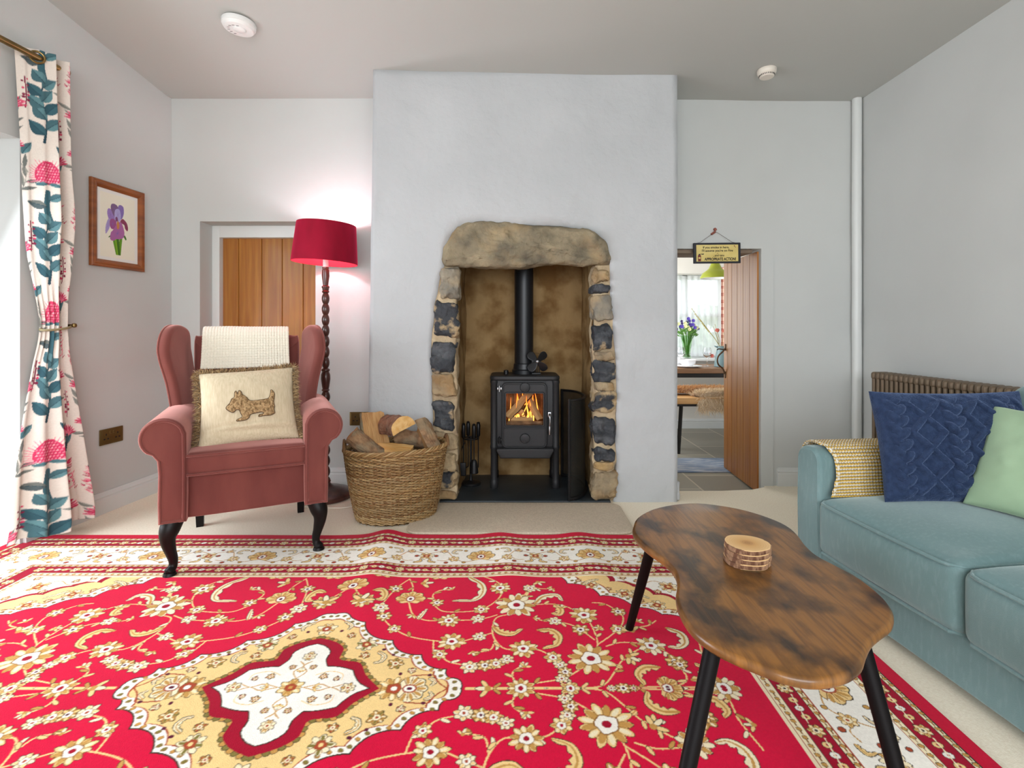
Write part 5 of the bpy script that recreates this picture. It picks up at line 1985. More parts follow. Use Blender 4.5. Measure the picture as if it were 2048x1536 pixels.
# flowers (x, y, radius, kind), vines and curled leaves of the field, rug coordinates in metres
FL= [(0.238, 0.465, 0.053, 1), (0.626, 0.419, 0.064, 0), (0.859, 0.36, 0.043, 0), (0.396, 0.329, 0.034, 0), (0.494, 0.339, 0.022, 2), (0.419, 0.212, 0.039, 0), (0.645, 0.173, 0.038, 0), (0.506, 0.238, 0.021, 2), (0.847, 0.128, 0.062, 0), (0.734, 0.132, 0.025, 2), (0.752, 0.097, 0.019, 2), (0.764, 0.068, 0.02, 2), (0.39, 0.148, 0.021, 2), (0.486, 0.09, 0.025, 2), (0.53, 0.097, 0.023, 2), (0.563, 0.105, 0.022, 2), (0.595, 0.124, 0.02, 2), (0.168, 0.538, 0.025, 2), (0.565, 0.538, 0.036, 0), (0.679, 0.538, 0.025, 2), (0.98, 0.376, 0.024, 2), (0.959, 0.273, 0.024, 2), (0.145, 0.403, 0.027, 2), (0.17, 0.35, 0.025, 2), (0.221, 0.28, 0.021, 2), (0.755, 0.324, 0.022, 2), (0.836, 0.275, 0.027, 2), (0.07, 0.442, 0.038, 0), (0.002, 0.551, 0.056, 1), (0.339, 0.442, 0.023, 2), (0.502, 0.397, 0.025, 2), (0.543, 0.002, 0.023, 3), (0.634, 0.002, 0.034, 0), (0.771, 0.002, 0.024, 2), (0.884, 0.001, 0.012, 2), (0.917, 0.001, 0.019, 2), (0.945, 0.001, 0.012, 2), (0.751, 0.039, 0.018, 2), (0.965, 0.128, 0.022, 3), (0.646, 0.09, 0.014, 3), (0.383, 0.538, 0.014, 3), (0.767, 0.538, 0.014, 3), (0.49, 0.16, 0.013, 3), (0.687, 0.339, 0.013, 3), (0.063, 0.442, 0.034, 3), (0.324, 0.638, 0.041, 1), (0.098, 0.638, 0.041, 1), (0.711, 0.59, 0.02, 3), (0.265, 0.584, 0.027, 3), (0.787, 0.408, 0.015, 3), (0.898, 0.28, 0.014, 3), (0.268, 0.36, 0.015, 3), (1.044, 0.189, 0.04, 0), (1.098, 0.111, 0.03, 2), (1.037, 0.005, 0.041, 1), (1.194, 0.005, 0.039, 0), (1.105, 0.1, 0.021, 2), (0.962, 0.136, 0.025, 3), (1.034, 0.321, 0.015, 3), (1.003, 0.265, 0.024, 3), (1.214, 0.13, 0.017, 3)]
VN= [[(0.483, 0.002), (0.634, 0.002), (0.771, 0.002), (0.846, 0.002)], [(0.634, 0.011), (0.687, 0.022), (0.751, 0.039), (0.799, 0.071), (0.847, 0.128)], [(0.847, 0.128), (0.878, 0.194), (0.877, 0.285), (0.859, 0.36)], [(0.878, 0.194), (0.959, 0.271), (0.989, 0.334), (0.98, 0.376), (0.941, 0.425), (0.9, 0.436)], [(0.904, 0.186), (0.955, 0.203), (1.013, 0.198), (1.041, 0.19)], [(0.827, 0.002), (0.868, 0.015), (0.907, 0.068), (0.936, 0.113), (0.965, 0.128)], [(0.626, 0.365), (0.558, 0.344), (0.546, 0.275), (0.556, 0.22), (0.59, 0.173), (0.645, 0.173), (0.695, 0.165), (0.734, 0.132)], [(0.558, 0.36), (0.494, 0.334), (0.396, 0.329), (0.32, 0.329), (0.267, 0.365), (0.237, 0.442)], [(0.547, 0.257), (0.506, 0.238), (0.459, 0.216), (0.419, 0.212), (0.361, 0.216), (0.281, 0.238), (0.221, 0.28), (0.174, 0.334), (0.145, 0.403), (0.168, 0.538), (0.205, 0.618)], [(0.361, 0.216), (0.37, 0.16), (0.39, 0.148), (0.423, 0.113), (0.48, 0.097)], [(0.339, 0.442), (0.316, 0.489), (0.333, 0.526), (0.383, 0.538)], [(0.328, 0.431), (0.365, 0.387), (0.431, 0.381), (0.502, 0.397), (0.555, 0.454), (0.572, 0.513), (0.558, 0.577), (0.488, 0.638), (0.419, 0.645)], [(0.661, 0.477), (0.679, 0.538), (0.728, 0.538), (0.767, 0.538)], [(0.693, 0.425), (0.758, 0.431), (0.806, 0.414), (0.848, 0.365)], [(0.687, 0.344), (0.715, 0.324), (0.755, 0.324), (0.805, 0.304), (0.836, 0.275), (0.872, 0.22)], [(0.556, 0.22), (0.542, 0.169), (0.49, 0.16)], [(0.616, 0.032), (0.611, 0.06), (0.626, 0.082), (0.646, 0.09)], [(0.205, 0.618), (0.231, 0.551), (0.236, 0.477)], [(0.626, 0.465), (0.661, 0.477), (0.679, 0.538)], [(0.002, 0.551), (0.07, 0.442)], [(0.626, 0.419), (0.679, 0.538)], [(0.881, 0.001), (1.037, 0.005), (1.131, 0.004), (1.194, 0.005)], [(1.044, 0.189), (1.079, 0.162), (1.098, 0.111)], [(1.098, 0.111), (1.107, 0.049), (1.087, 0.019), (1.037, 0.005)], [(0.962, 0.136), (1.003, 0.171), (1.044, 0.189)], [(1.194, 0.005), (1.188, 0.072), (1.185, 0.12), (1.201, 0.207)], [(0.957, 0.274), (1.007, 0.285), (1.058, 0.295), (1.097, 0.326)]]
AC= [[(0.436, 0.638), (0.491, 0.577), (0.502, 0.513), (0.473, 0.459), (0.393, 0.454)], [(0.548, 0.29), (0.572, 0.257), (0.611, 0.247), (0.644, 0.275)], [(0.695, 0.271), (0.74, 0.271), (0.762, 0.238), (0.75, 0.194), (0.706, 0.173)], [(0.691, 0.431), (0.724, 0.483), (0.776, 0.495), (0.794, 0.454)], [(0.764, 0.431), (0.783, 0.397), (0.774, 0.365), (0.747, 0.371)], [(0.091, 0.513), (0.12, 0.526), (0.14, 0.495), (0.138, 0.454), (0.113, 0.454)], [(0.291, 0.334), (0.3, 0.365), (0.31, 0.4)], [(0.89, 0.295), (0.903, 0.275), (0.911, 0.271)], [(0.93, 0.082), (0.921, 0.09), (0.915, 0.097)], [(1.121, 0.285), (1.159, 0.255), (1.158, 0.207), (1.129, 0.18), (1.096, 0.184)], [(1.04, 0.087), (0.998, 0.087), (0.969, 0.056), (0.979, 0.012)], [(1.118, 0.033), (1.154, 0.04), (1.17, 0.081), (1.151, 0.106)]]
for pts in VN:
    q.stroke(catmull(pts, 7), 0.0024, GOLD)
for i, pts in enumerate(VN):       # little leaves along the stems
    P = catmull(pts, 9)
    T = np.gradient(P, axis=0)
    for t_, sd_ in ((0.22, 1), (0.5, -1), (0.78, 1)):
        k = int(t_ * (len(P) - 1))
        a = math.atan2(T[k][1], T[k][0]) + sd_ * 0.8
        c_ = P[k] + 0.014 * np.array([cos(a), sin(a)])
        q.ell(c_[0], c_[1], 0.0155, 0.0066, a, DRK)
        q.ell(c_[0], c_[1], 0.0135, 0.0050, a, (GOLD, CREAM, TAN)[(i + k) % 3])
for i, pts in enumerate(AC):
    acanthus(pts, 0.022 if i < 6 or i > 8 else 0.012, (GOLD, CREAM)[i % 3 == 0])
for i, (x, y, r, k) in enumerate(FL):
    if k == 0:
        flower(x, y, r * 1.18, n=13 if r > 0.05 else 11, rot=i * 0.7, c1=(GOLD, CREAM)[i % 3 == 1])
    elif k == 1:
        palmette(x, y, r * 1.1, a=(pi / 2 if y > 0.3 else 0) + 0.0)
    elif k == 2:
        flower(x, y, r * 1.2, n=7, rot=i * 0.5, c1=(GOLD, CREAM, TAN)[i % 3], c2=(TAN, GOLD, GOLD)[i % 3], eye=(CRIM, RUST, PLUM)[i % 3])
    else:
        bud(x, y, r * 1.3, a=0.6 + i * 1.3)


def scallop(pts, bulge, n=12):
    bl = bulge if isinstance(bulge, (list, tuple)) else [bulge] * (len(pts) - 1)
    """chain of convex lobes between cusp points; bulge = outward share of the chord"""
    out = []
    for a, b, bu in zip(pts[:-1], pts[1:], bl):
        a, b = np.array(a, float), np.array(b, float)
        d = b - a
        nn = np.array([d[1], -d[0]])
        for t in np.linspace(0, 1, n, endpoint=False):
            out.append(a + d * t + nn * bu * sin(pi * t) ** 0.8)
    out.append(np.array(pts[-1], float))
    return np.array(out)


def shrink(P, s):
    return P * np.array(s)


# ---- central medallion (quarter outline from the far tip on Y to the tip on X)
MED = [(0.0, 0.363), (0.058, 0.342), (0.118, 0.309), (0.231, 0.218), (0.335, 0.147), (0.419, 0.080), (0.432, 0.044), (0.470, 0.0)]
MB_ = [-0.22, 0.10, 0.20, 0.20, 0.20, 0.15, -0.28]
med = scallop(MED, MB_)
close = lambda P: np.vstack([P, [[0, 0]]])
q.poly(close(med), IVORY)
q.stroke(med, 0.0022, DRK)
gold_in = scallop([(a * 0.925, b * 0.905) for a, b in MED], MB_)
q.poly(close(gold_in), RUST)
q.poly(close(shrink(gold_in, (0.988, 0.984))), GOLD)
mid = (med + gold_in) / 2
L_ = np.concatenate([[0], np.cumsum(np.linalg.norm(np.diff(mid, axis=0), axis=1))])
for d in np.arange(0.012, L_[-1], 0.026):
    x, y = np.interp(d, L_, mid[:, 0]), np.interp(d, L_, mid[:, 1])
    q.ell(x, y, 0.0078, 0.0062, 0.5, BRN)
    q.ell(x, y - 0.001, 0.0062, 0.0048, 0.5, (TAN, OLV)[int(d * 100) % 2])
# ornaments in the gold ground
flower(0.285, 0.0, 0.050, 11, 0.1, GOLD, TAN, RUST, IVORY, DRK)
palmette(0.325, 0.0, 0.055, 0.0, CREAM, TAN)
flower(0.0, 0.275, 0.034, 8, 0, CREAM, TAN, RUST, IVORY)
flower(0.155, 0.192, 0.034, 8, 0.3, CREAM, OLV, RUST, GOLD)
flower(0.265, 0.105, 0.026, 7, 0.3, TAN, OLV, CREAM, RUST)
flower(0.165, 0.14, 0.017, 6, 0, TAN, RUST, CREAM, CRIM)
flower(0.095, 0.235, 0.016, 6, 0, TAN, RUST, CREAM, CRIM)
flower(0.32, 0.075, 0.014, 6, 0, CREAM, RUST, CREAM, CRIM)
acanthus([(0.20, 0.16), (0.225, 0.14), (0.222, 0.115), (0.20, 0.105)], 0.010, CREAM)
acanthus([(0.05, 0.315), (0.08, 0.29), (0.075, 0.265)], 0.009, CREAM)
acanthus([(0.375, 0.045), (0.395, 0.03), (0.385, 0.01)], 0.009, CREAM)
q.stroke(catmull([(0.325, 0.052), (0.385, 0.055), (0.40, 0.03), (0.43, 0.0)], 6), 0.0022, RUST)
for x, y in ((0.215, 0.17), (0.25, 0.145), (0.055, 0.26), (0.375, 0.055), (0.29, 0.06)):
    q.disc(x, y, 0.006, PLUM)
# fringed crimson star and ivory quatrefoil
STAR = [(0.0, 0.226), (0.055, 0.203), (0.092, 0.168), (0.098, 0.118), (0.160, 0.104), (0.192, 0.055), (0.245, 0.0)]
star = catmull(STAR, 8)
Ls = np.concatenate([[0], np.cumsum(np.linalg.norm(np.diff(star, axis=0), axis=1))])
for d in np.arange(0.006, Ls[-1], 0.0165):
    x, y = np.interp(d, Ls, star[:, 0]), np.interp(d, Ls, star[:, 1])
    q.disc(x * 1.015, y * 1.015, 0.0105, DRK)
    q.disc(x * 1.015, y * 1.015, 0.0085, (OLV, TAN)[int(d * 60) % 2])
q.poly(close(star), CRIM)
IV = catmull([(0.0, 0.196), (0.03, 0.183), (0.055, 0.155), (0.056, 0.118), (0.070, 0.088)], 8)
IV2 = catmull([(0.070, 0.088), (0.11, 0.084), (0.150, 0.072)], 6)
IV3 = catmull([(0.150, 0.072), (0.165, 0.045), (0.185, 0.02), (0.217, 0.0)], 6)
iv = np.vstack([IV, IV2, IV3])
q.poly(close(iv), IVORY)
q.stroke(iv, 0.0018, DRK)
flower(0.0, 0.0, 0.036, 8, 0.2, GOLD, TAN, RUST, TAN)
flower(0.0, 0.135, 0.022, 7, 0, CREAM, TAN, CREAM, RUST)
flower(0.158, 0.0, 0.022, 7, 0, CREAM, TAN, CREAM, RUST)
flower(0.075, 0.045, 0.014, 6, 0, RUST, GOLD, CREAM, CRIM)
flower(0.115, 0.035, 0.011, 6, 0, CREAM, RUST, CREAM, CRIM)
flower(0.03, 0.085, 0.012, 6, 0, RUST, GOLD, CREAM, CRIM)
q.stroke(catmull([(0.035, 0.0), (0.08, 0.012), (0.11, 0.0), (0.14, 0.012)], 6), 0.0016, TAN)
q.stroke(catmull([(0.0, 0.035), (0.018, 0.065), (0.0, 0.09), (0.016, 0.11)], 6), 0.0016, TAN)
q.stroke(catmull([(0.05, 0.05), (0.085, 0.065), (0.125, 0.055), (0.13, 0.03)], 6), 0.0014, GOLD)
bud(0.065, 0.0, 0.016, 0)
bud(0.0, 0.065, 0.014, pi / 2)

# ---- corner spandrels
IX, IY = HX - 0.425, HY - 0.412
SPN = [(0.755, IY + 0.01), (0.825, IY - 0.065), (0.934, 0.480), (1.045, 0.405), (1.13, 0.365), (1.225, 0.300), (IX + 0.012, 0.235)]
sp = scallop(SPN, -0.20)
cor = lambda P: np.vstack([P, [[IX + 0.02, IY + 0.02]]])
q.poly(cor(sp), IVORY)
q.stroke(sp, 0.0022, DRK)


def toward(P, k):
    c = np.array([IX + 0.03, IY + 0.03])
    return c + (P - c) * k


sp2 = toward(sp, 0.905)
q.poly(cor(sp2), RUST)
q.poly(cor(toward(sp, 0.892)), GOLD)
midp = toward(sp, 0.952)
Lp = np.concatenate([[0], np.cumsum(np.linalg.norm(np.diff(midp, axis=0), axis=1))])
for d in np.arange(0.012, Lp[-1], 0.026):
    x, y = np.interp(d, Lp, midp[:, 0]), np.interp(d, Lp, midp[:, 1])
    q.ell(x, y, 0.0078, 0.0062, 0.5, BRN)
    q.ell(x, y - 0.001, 0.0062, 0.0048, 0.5, (TAN, OLV)[int(d * 100) % 2])
SP3 = [(0.955, IY + 0.01), (0.99, 0.585), (1.075, 0.555), (1.135, 0.495), (1.205, 0.46), (1.235, 0.40), (IX + 0.012, 0.375)]
s3 = scallop(SP3, -0.2)
q.poly(cor(s3), CRIM)
q.poly(cor(toward(s3, 0.93)), IVORY)
for x, y, r in ((0.915, 0.56, 0.03), (1.03, 0.50, 0.034), (1.13, 0.425, 0.034), (1.225, 0.345, 0.028)):
    flower(x, y, r, 8, x * 9, CREAM, TAN, RUST, GOLD)
for x, y in ((0.87, 0.60), (0.975, 0.53), (1.08, 0.455), (1.18, 0.385)):
    flower(x, y, 0.014, 6, 0, TAN, RUST, CREAM, CRIM)
acanthus([(0.88, 0.565), (0.91, 0.59), (0.95, 0.60)], 0.010, CREAM)
acanthus([(1.06, 0.525), (1.08, 0.5), (1.115, 0.47)], 0.010, CREAM)
flower(1.21, 0.555, 0.04, 9, 0, CREAM, TAN, RUST, GOLD)
for x, y in ((1.10, 0.60), (1.25, 0.47), (1.16, 0.52), (1.05, 0.625), (1.27, 0.62)):
    flower(x, y, 0.016, 6, 0, TAN, RUST, CREAM, CRIM)
q.stroke(catmull([(1.03, 0.62), (1.1, 0.57), (1.17, 0.6), (1.24, 0.52), (1.27, 0.42)], 7), 0.002, TAN)

# ---- borders, drawn as mitred frames
def frame(d0, d1, col):
    q.poly([(0, HY - d0), (HX - d0, HY - d0), (HX - d0, 0), (HX - d1, 0), (HX - d1, HY - d1), (0, HY - d1)], col)


frame(0.0, 0.06, S(200, 10, 52))
frame(0.050, 0.425, CREAM)
frame(0.050, 0.053, DRK)
frame(0.068, 0.130, CRIM)
frame(0.130, 0.132, DRK)
frame(0.066, 0.068, DRK)
frame(0.152, 0.318, IVORY)
frame(0.150, 0.153, RUST)
frame(0.317, 0.320, RUST)
frame(0.336, 0.388, CRIM)
frame(0.334, 0.336, DRK)
frame(0.388, 0.390, DRK)
frame(0.412, 0.415, RUST)


def along(d, step, start, fn):
    """place motifs along the far (Y) and the right (X) border at depth d"""
    for s in np.arange(start, HX - d + 0.001, step):
        fn(s, HY - d, 0)
    for s in np.arange(start, HY - d - step * 0.4, step):
        fn(HX - d, s, 1)


for d in (0.058, 0.141, 0.327, 0.402):
    def dots(x, y, k):
        q.ell(x, y, 0.0075, 0.0065, 0.6, DRK)
        q.ell(x, y, 0.006, 0.005, 0.6, TAN)
        o_ = np.array([0.011, 0.0]) if not k else np.array([0.0, 0.011])
        q.stroke([(x, y) + o_ * 0.7, (x, y) + o_ * 1.4], 0.0016, (RUST, BRN)[k])
    along(d, 0.026, 0.013, dots)
for d in (0.099, 0.362):
    along(d, 0.148, 0.0, lambda x, y, k: flower(x, y, 0.022, 7, 0.2, GOLD, TAN, CREAM, DRK))
    def blk(x, y, k):
        for t in (-0.030, 0.0, 0.030):
            dx, dy = (t, 0) if not k else (0, t)
            q.ell(x + dx, y + dy, 0.013, 0.011, 0, DRK)
            q.ell(x + dx, y + dy, 0.0112, 0.0092, 0, (IVORY, GOLD)[int(abs(t) > 0.01)])
            q.disc(x + dx, y + dy, 0.0035, CRIM)
        q.stroke([(x - 0.05, y + 0.006), (x + 0.05, y - 0.006)] if not k else [(x + 0.006, y - 0.05), (x - 0.006, y + 0.05)], 0.0016, CREAM)
    along(d, 0.148, 0.074, blk)


def mainmot(x, y, k):
    o1 = np.array([1.0, 0.0]) if not k else np.array([0.0, 1.0])
    o2 = np.array([0.0, -1.0]) if not k else np.array([-1.0, 0.0])
    p = np.array([x, y])
    A = lambda a, b: p + o1 * a + o2 * b
    for s_ in (-1, 1):
        q.stroke(catmull([A(0, 0.03), A(s_ * 0.07, 0.055), A(s_ * 0.12, 0.01), A(s_ * 0.16, -0.045), A(s_ * 0.235, -0.02)], 7), 0.0020, TAN)
        q.stroke(catmull([A(s_ * 0.12, 0.01), A(s_ * 0.15, 0.045), A(s_ * 0.185, 0.04)], 7), 0.0018, TAN)
        acanthus([A(s_ * 0.085, -0.055), A(s_ * 0.115, -0.058), A(s_ * 0.125, -0.03), A(s_ * 0.10, -0.02)], 0.010, CREAM)
        acanthus([A(s_ * 0.19, 0.06), A(s_ * 0.22, 0.05), A(s_ * 0.215, 0.025)], 0.009, GOLD)
        flower(*A(s_ * 0.115, 0.028), 0.026, 7, 0.4, GOLD, TAN, CREAM, RUST)
        flower(*A(s_ * 0.165, -0.045), 0.020, 6, 0, CREAM, RUST, GOLD, CRIM)
        for a_, b_, r_ in ((0.07, -0.05, 0.009), (0.07, 0.06, 0.009), (0.145, 0.062, 0.010), (0.195, 0.0, 0.010), (0.205, -0.058, 0.008)):
            q.disc(*A(s_ * a_, b_), r_, DRK)
            q.disc(*A(s_ * a_, b_), r_ - 0.002, (TAN, RUST)[int(a_ * 1000) % 2])
    palmette(*A(0, 0.012), 0.064, math.atan2(-o2[1], -o2[0]), GOLD, TAN)


along(0.235, 0.475, 0.0, mainmot)
along(0.235, 0.475, 0.2375, lambda x, y, k: flower(x, y, 0.034, 9, 0, CREAM, TAN, RUST, GOLD))

RC = np.array([-0.610, 1.41])
nx, ny = 1640, 720
xs = np.linspace(-HX, HX, nx)
ys = np.linspace(-0.32, HY, ny)
LX, LY = np.meshgrid(xs, ys, indexing='ij')
C = q.sample(np.abs(LX), np.abs(LY))
C = C * (1 + 0.05 * vnoise(np.stack([LX * 240, LY * 240, 0 * LX], -1), 1) + 0.05 * fbm(np.stack([LX * 7, LY * 7, 0 * LX], -1), 2, 5))[..., None]


def rug_z(LX, LY):
    f = np.clip((LY + 0.2) / 1.25, 0, 1) ** 1.6
    z = 0.0105 + 0 * LX
    for c, w, a, sk in ((0.02, 0.075, 0.024, 0.10), (0.56, 0.08, 0.013, 0.12), (0.93, 0.08, 0.014, 0.05)):
        z = z + a * f * np.exp(-((LX - c - sk * (1 - LY)) / w) ** 2)
    z = z + 0.004 * np.clip(1 - np.abs(LX + 0.1) / 0.9, 0, 1) * np.clip(vnoise(np.stack([LX * 3.0, LY * 3.0, 0 * LX], -1), 7), -0.5, 1)
    edge = np.minimum(HX - np.abs(LX), HY - LY)
    return np.where(edge < 0.006, z * (0.35 + 0.65 * np.clip(edge / 0.006, 0, 1)), z)


P = np.stack([LX + RC[0], LY + RC[1], rug_z(LX, LY)], -1)
pile = mk('wool_pile', None, 0.95, attr=True, bump=0.4, bscale=420, bdist=0.003, bdetail=2, sheen=0.1, spec=0.05)
rug = thing('patterned_rug', 'large red rug with a gold medallion, scrolling flowers and ivory border', 'rug', (0, 0, 0))
grid_obj('pile', P, C, pile, rug)
xs2, ys2 = np.linspace(-HX, HX, 1000), np.linspace(-HY, -0.32, 220)
LX, LY = np.meshgrid(xs2, ys2, indexing='ij')
grid_obj('near_pile', np.stack([LX + RC[0], LY + RC[1], rug_z(LX, LY)], -1), q.sample(np.abs(LX), np.abs(LY)), pile, rug)
m = MB()
box(m, (-HX + 0.004 + RC[0], -HY + 0.004 + RC[1], 0.001), (HX - 0.004 + RC[0], HY - 0.004 + RC[1], 0.006))
m.build('backing', mk('rug_backing', S(150, 20, 40), 0.95), rug, smooth=False)
# ------------------------------------------------------------------ sofa
teal = mk('duck_egg_chenille', S(114, 139, 140), 0.85, col2=S(99, 125, 126), scale=3.5, detail=6, lo=0.3, hi=0.7, sheen=0.7, sheen_col=S(215, 228, 228), spec=0.12, bump=0.45, bscale=420, bdist=0.0015, col3=S(140, 162, 163), scale3=90, stretch3=(1, 1, 0.25), amt3=0.22, lo3=0.5, hi3=0.7)
SOM = Matrix.Translation((1.13, 2.04, 0)) @ Matrix.Rotation(radians(5.7), 4, 'Z')
sofa = thing('sofa', 'duck-egg blue chenille two-seat sofa along the right wall', 'sofa', (1.13, 2.04, 0), radians(5.7))
sw = lambda V, k=1.0, sd=0: V + k * 0.005 * np.stack([vnoise(V * 6 + sd, 1), vnoise(V * 6 + sd, 2), vnoise(V * 6 + sd, 3)], 1)
m = MB()
gbox(m, (0.43, -0.69, 0.105), (0.84, 1.34, 0.15), 0.012, (12, 24, 4), 2, lambda V: sw(V, 0.4))
m.build('base', teal, sofa)
for y in (-0.07, -1.31):
    m = MB()
    aol = np.array([(-0.067, 0.03), (0.067, 0.03)] + [(0.067, z_) for z_ in np.linspace(0.08, 0.46, 9)] + [(0.013 + 0.054 * cos(a), 0.496 + 0.054 * sin(a)) for a in np.linspace(0.1, pi / 2, 7)] + [(-0.013 + 0.054 * cos(a), 0.496 + 0.054 * sin(a)) for a in np.linspace(pi / 2, pi - 0.1, 7)] + [(-0.067, z_) for z_ in np.linspace(0.46, 0.08, 9)])
    slab(m, aol, 0.85, 0.016, lambda V: sw(frame_xf((0.425, y, 0), (0, -1, 0), (0, 0, 1), (-1, 0, 0))(V), 0.5), nr=4, crown=0.004, rings=(0.9, 0.7, 0.45, 0.2), center=(0, 0.28))
    ar = m.build('arm', teal, sofa)
    m = MB()
    ip = inset_poly(aol, 0.012)
    tube(m, sw(np.array([(0.003, y - a_, b_) for a_, b_ in ip if b_ > 0.06]), 0.5), 0.004, 6)
    m.build('piping', teal, ar)
m = MB()
gbox(m, (0.775, -0.69, 0.40), (0.15, 1.26, 0.62), 0.04, (4, 24, 12), 3, lambda V: sw(V, 0.6))
m.build('back_frame', teal, sofa)
for i, y in enumerate((-0.412, -0.962)):
    def sfn(V, i=i):
        q_ = V.copy()
        top = (V[:, 2] > 0)
        q_[:, 2] += np.where(top, 0.05 * (1 - (V[:, 0] / 0.33) ** 2).clip(0) ** 0.7 * (1 - (V[:, 1] / 0.275) ** 2).clip(0) ** 0.6, 0)
        f = np.clip(-(V[:, 0] + 0.2) / 0.12, 0, 1)
        q_[:, 0] -= f * 0.022 * (1 - (V[:, 1] / 0.275) ** 2).clip(0) * (1 - (V[:, 2] / 0.1) ** 2).clip(0)
        cr = 0.003 * np.sin((V[:, 1] * 26 + V[:, 0] * 14)) * np.clip((np.abs(V[:, 1]) - 0.1) / 0.15, 0, 1) * top
        q_[:, 2] += cr
        return sw(q_, 0.9, i * 5)
    m = MB()
    gbox(m, (0.335, y, 0.272), (0.70, 0.545, 0.196), 0.032, (40, 30, 8), 3, sfn)
    scu = m.build('seat_cushion', teal, sofa)
    for z in (0.362, 0.182):
        m = MB()
        h = 0.2725
        xx = -0.015
        line = [(0.4, y + h - 0.006, z)] + [(0.05, y + h - 0.006, z), (0.012, y + h - 0.010, z), (xx + 0.002, y + h - 0.030, z)]
        line += [(xx - (0.005 + 0.010 * (1 - t * t)) + (0.012 if z < 0.2 else 0.004), y + h * t, z) for t in np.linspace(0.8, -0.8, 14)]
        line += [(xx + 0.002, y - h + 0.030, z), (0.012, y - h + 0.010, z), (0.05, y - h + 0.006, z), (0.4, y - h + 0.006, z)]
        tube(m, line, 0.0052, 8)
        m.build('piping', teal, scu)
for i, y in enumerate((-0.49, -0.98)):
    def bfn(V, i=i):
        q_ = V.copy()
        q_[:, 0] -= 0.02 * (1 - (V[:, 1] / 0.27) ** 2).clip(0) * (1 - (V[:, 2] / 0.21) ** 2).clip(0) * (V[:, 0] < 0)
        q_[:, 0] += 0.25 * (V[:, 2])
        return sw(q_, 0.9, 9 + i)
    m = MB()
    gbox(m, (0.645, y, 0.605), (0.17, 0.47, 0.42), 0.08, (6, 18, 16), 4, bfn)
    m.build('back_cushion', teal, sofa)
for x in (0.07, 0.78):
    for y in (-0.06, -1.32):
        m = MB()
        tube(m, [(x, y, 0.0), (x, y, 0.04)], [0.018, 0.022], 12)
        m.build('foot', blackw, sofa)

# knitted throw over the far arm
nu, nv = 330, 190
cs_ = catmull([(0.012, 0.30), (0.011, 0.42), (0.006, 0.50), (-0.02, 0.548), (-0.07, 0.558), (-0.118, 0.548), (-0.141, 0.50), (-0.146, 0.44), (-0.150, 0.40), (-0.158, 0.378)], 14)
lc = np.concatenate([[0], np.cumsum(np.linalg.norm(np.diff(cs_, axis=0), axis=1))])
sv = np.linspace(0, lc[-1], nu)
cy_, cz_ = np.interp(sv, lc, cs_[:, 0]), np.interp(sv, lc, cs_[:, 1])
ty_, tz_ = np.gradient(cy_, sv), np.gradient(cz_, sv)
I, T_ = np.meshgrid(np.arange(nu), np.linspace(0, 1, nv), indexing='ij')
sx = sv[I]
drop = np.clip((sx - lc[-1] * 0.62) / (lc[-1] * 0.38), 0, 1)
X0 = 0.030 + 0.020 * np.sin(sx * 11) * 0 - 0.012 * drop + 0.028 * np.sin(pi * drop) * 1.0
Xw = X0 + T_ * (0.47 - X0)
per = 0.0118
phs = (sx / per + 0.10 * np.sin(Xw * 2 * pi / 0.012)) % 1
nrm_off = 0.007 + 0.0028 * np.abs(np.sin(pi * sx / per * 2)) + 0.0015 * np.sin(Xw * 2 * pi / 0.012) + 0.012 * np.exp(-(T_ / 0.05) ** 2) * drop
P = np.stack([Xw, cy_[I] + tz_[I] * -nrm_off * -1 * -1, cz_[I] + ty_[I] * nrm_off * 1], -1)
P[..., 1] = cy_[I] + tz_[I] * nrm_off
P[..., 2] = cz_[I] - ty_[I] * nrm_off
kc = [np.array(S(206, 166, 66)), np.array(S(224, 216, 198)), np.array(S(128, 116, 98))]
C = np.where((phs < 0.42)[..., None], kc[0], np.where((phs < 0.78)[..., None], kc[1], kc[2]))
C = C * (0.85 + 0.18 * np.sin(Xw * 2 * pi / 0.006) ** 2)[..., None]
edge = (np.abs(T_ - 0.02) < 0.012)[..., None]
C = np.where(edge & (((sx / 0.010).astype(int) % 2) == 0)[..., None], kc[1], C)
knit = mk('chunky_knit', None, 0.95, attr=True, bump=0.4, bscale=260, bdist=0.002, sheen=0.3, spec=0.1)
o = grid_obj('knitted_throw', P, C, knit)
o.matrix_world = SOM
so = o.modifiers.new('thickness', 'SOLIDIFY')
so.thickness = 0.004
so.offset = -1
tag(o, 'mustard, cream and grey striped knitted throw over the far arm of the sofa', 'throw')

# blue cable-knit cushion
navy = mk('navy_teddy_fleece', S(48, 62, 90), 0.95, col2=S(38, 50, 76), scale=60, bump=0.9, bscale=230, bdist=0.004, sheen=0.8, sheen_col=S(130, 150, 190), spec=0.1)


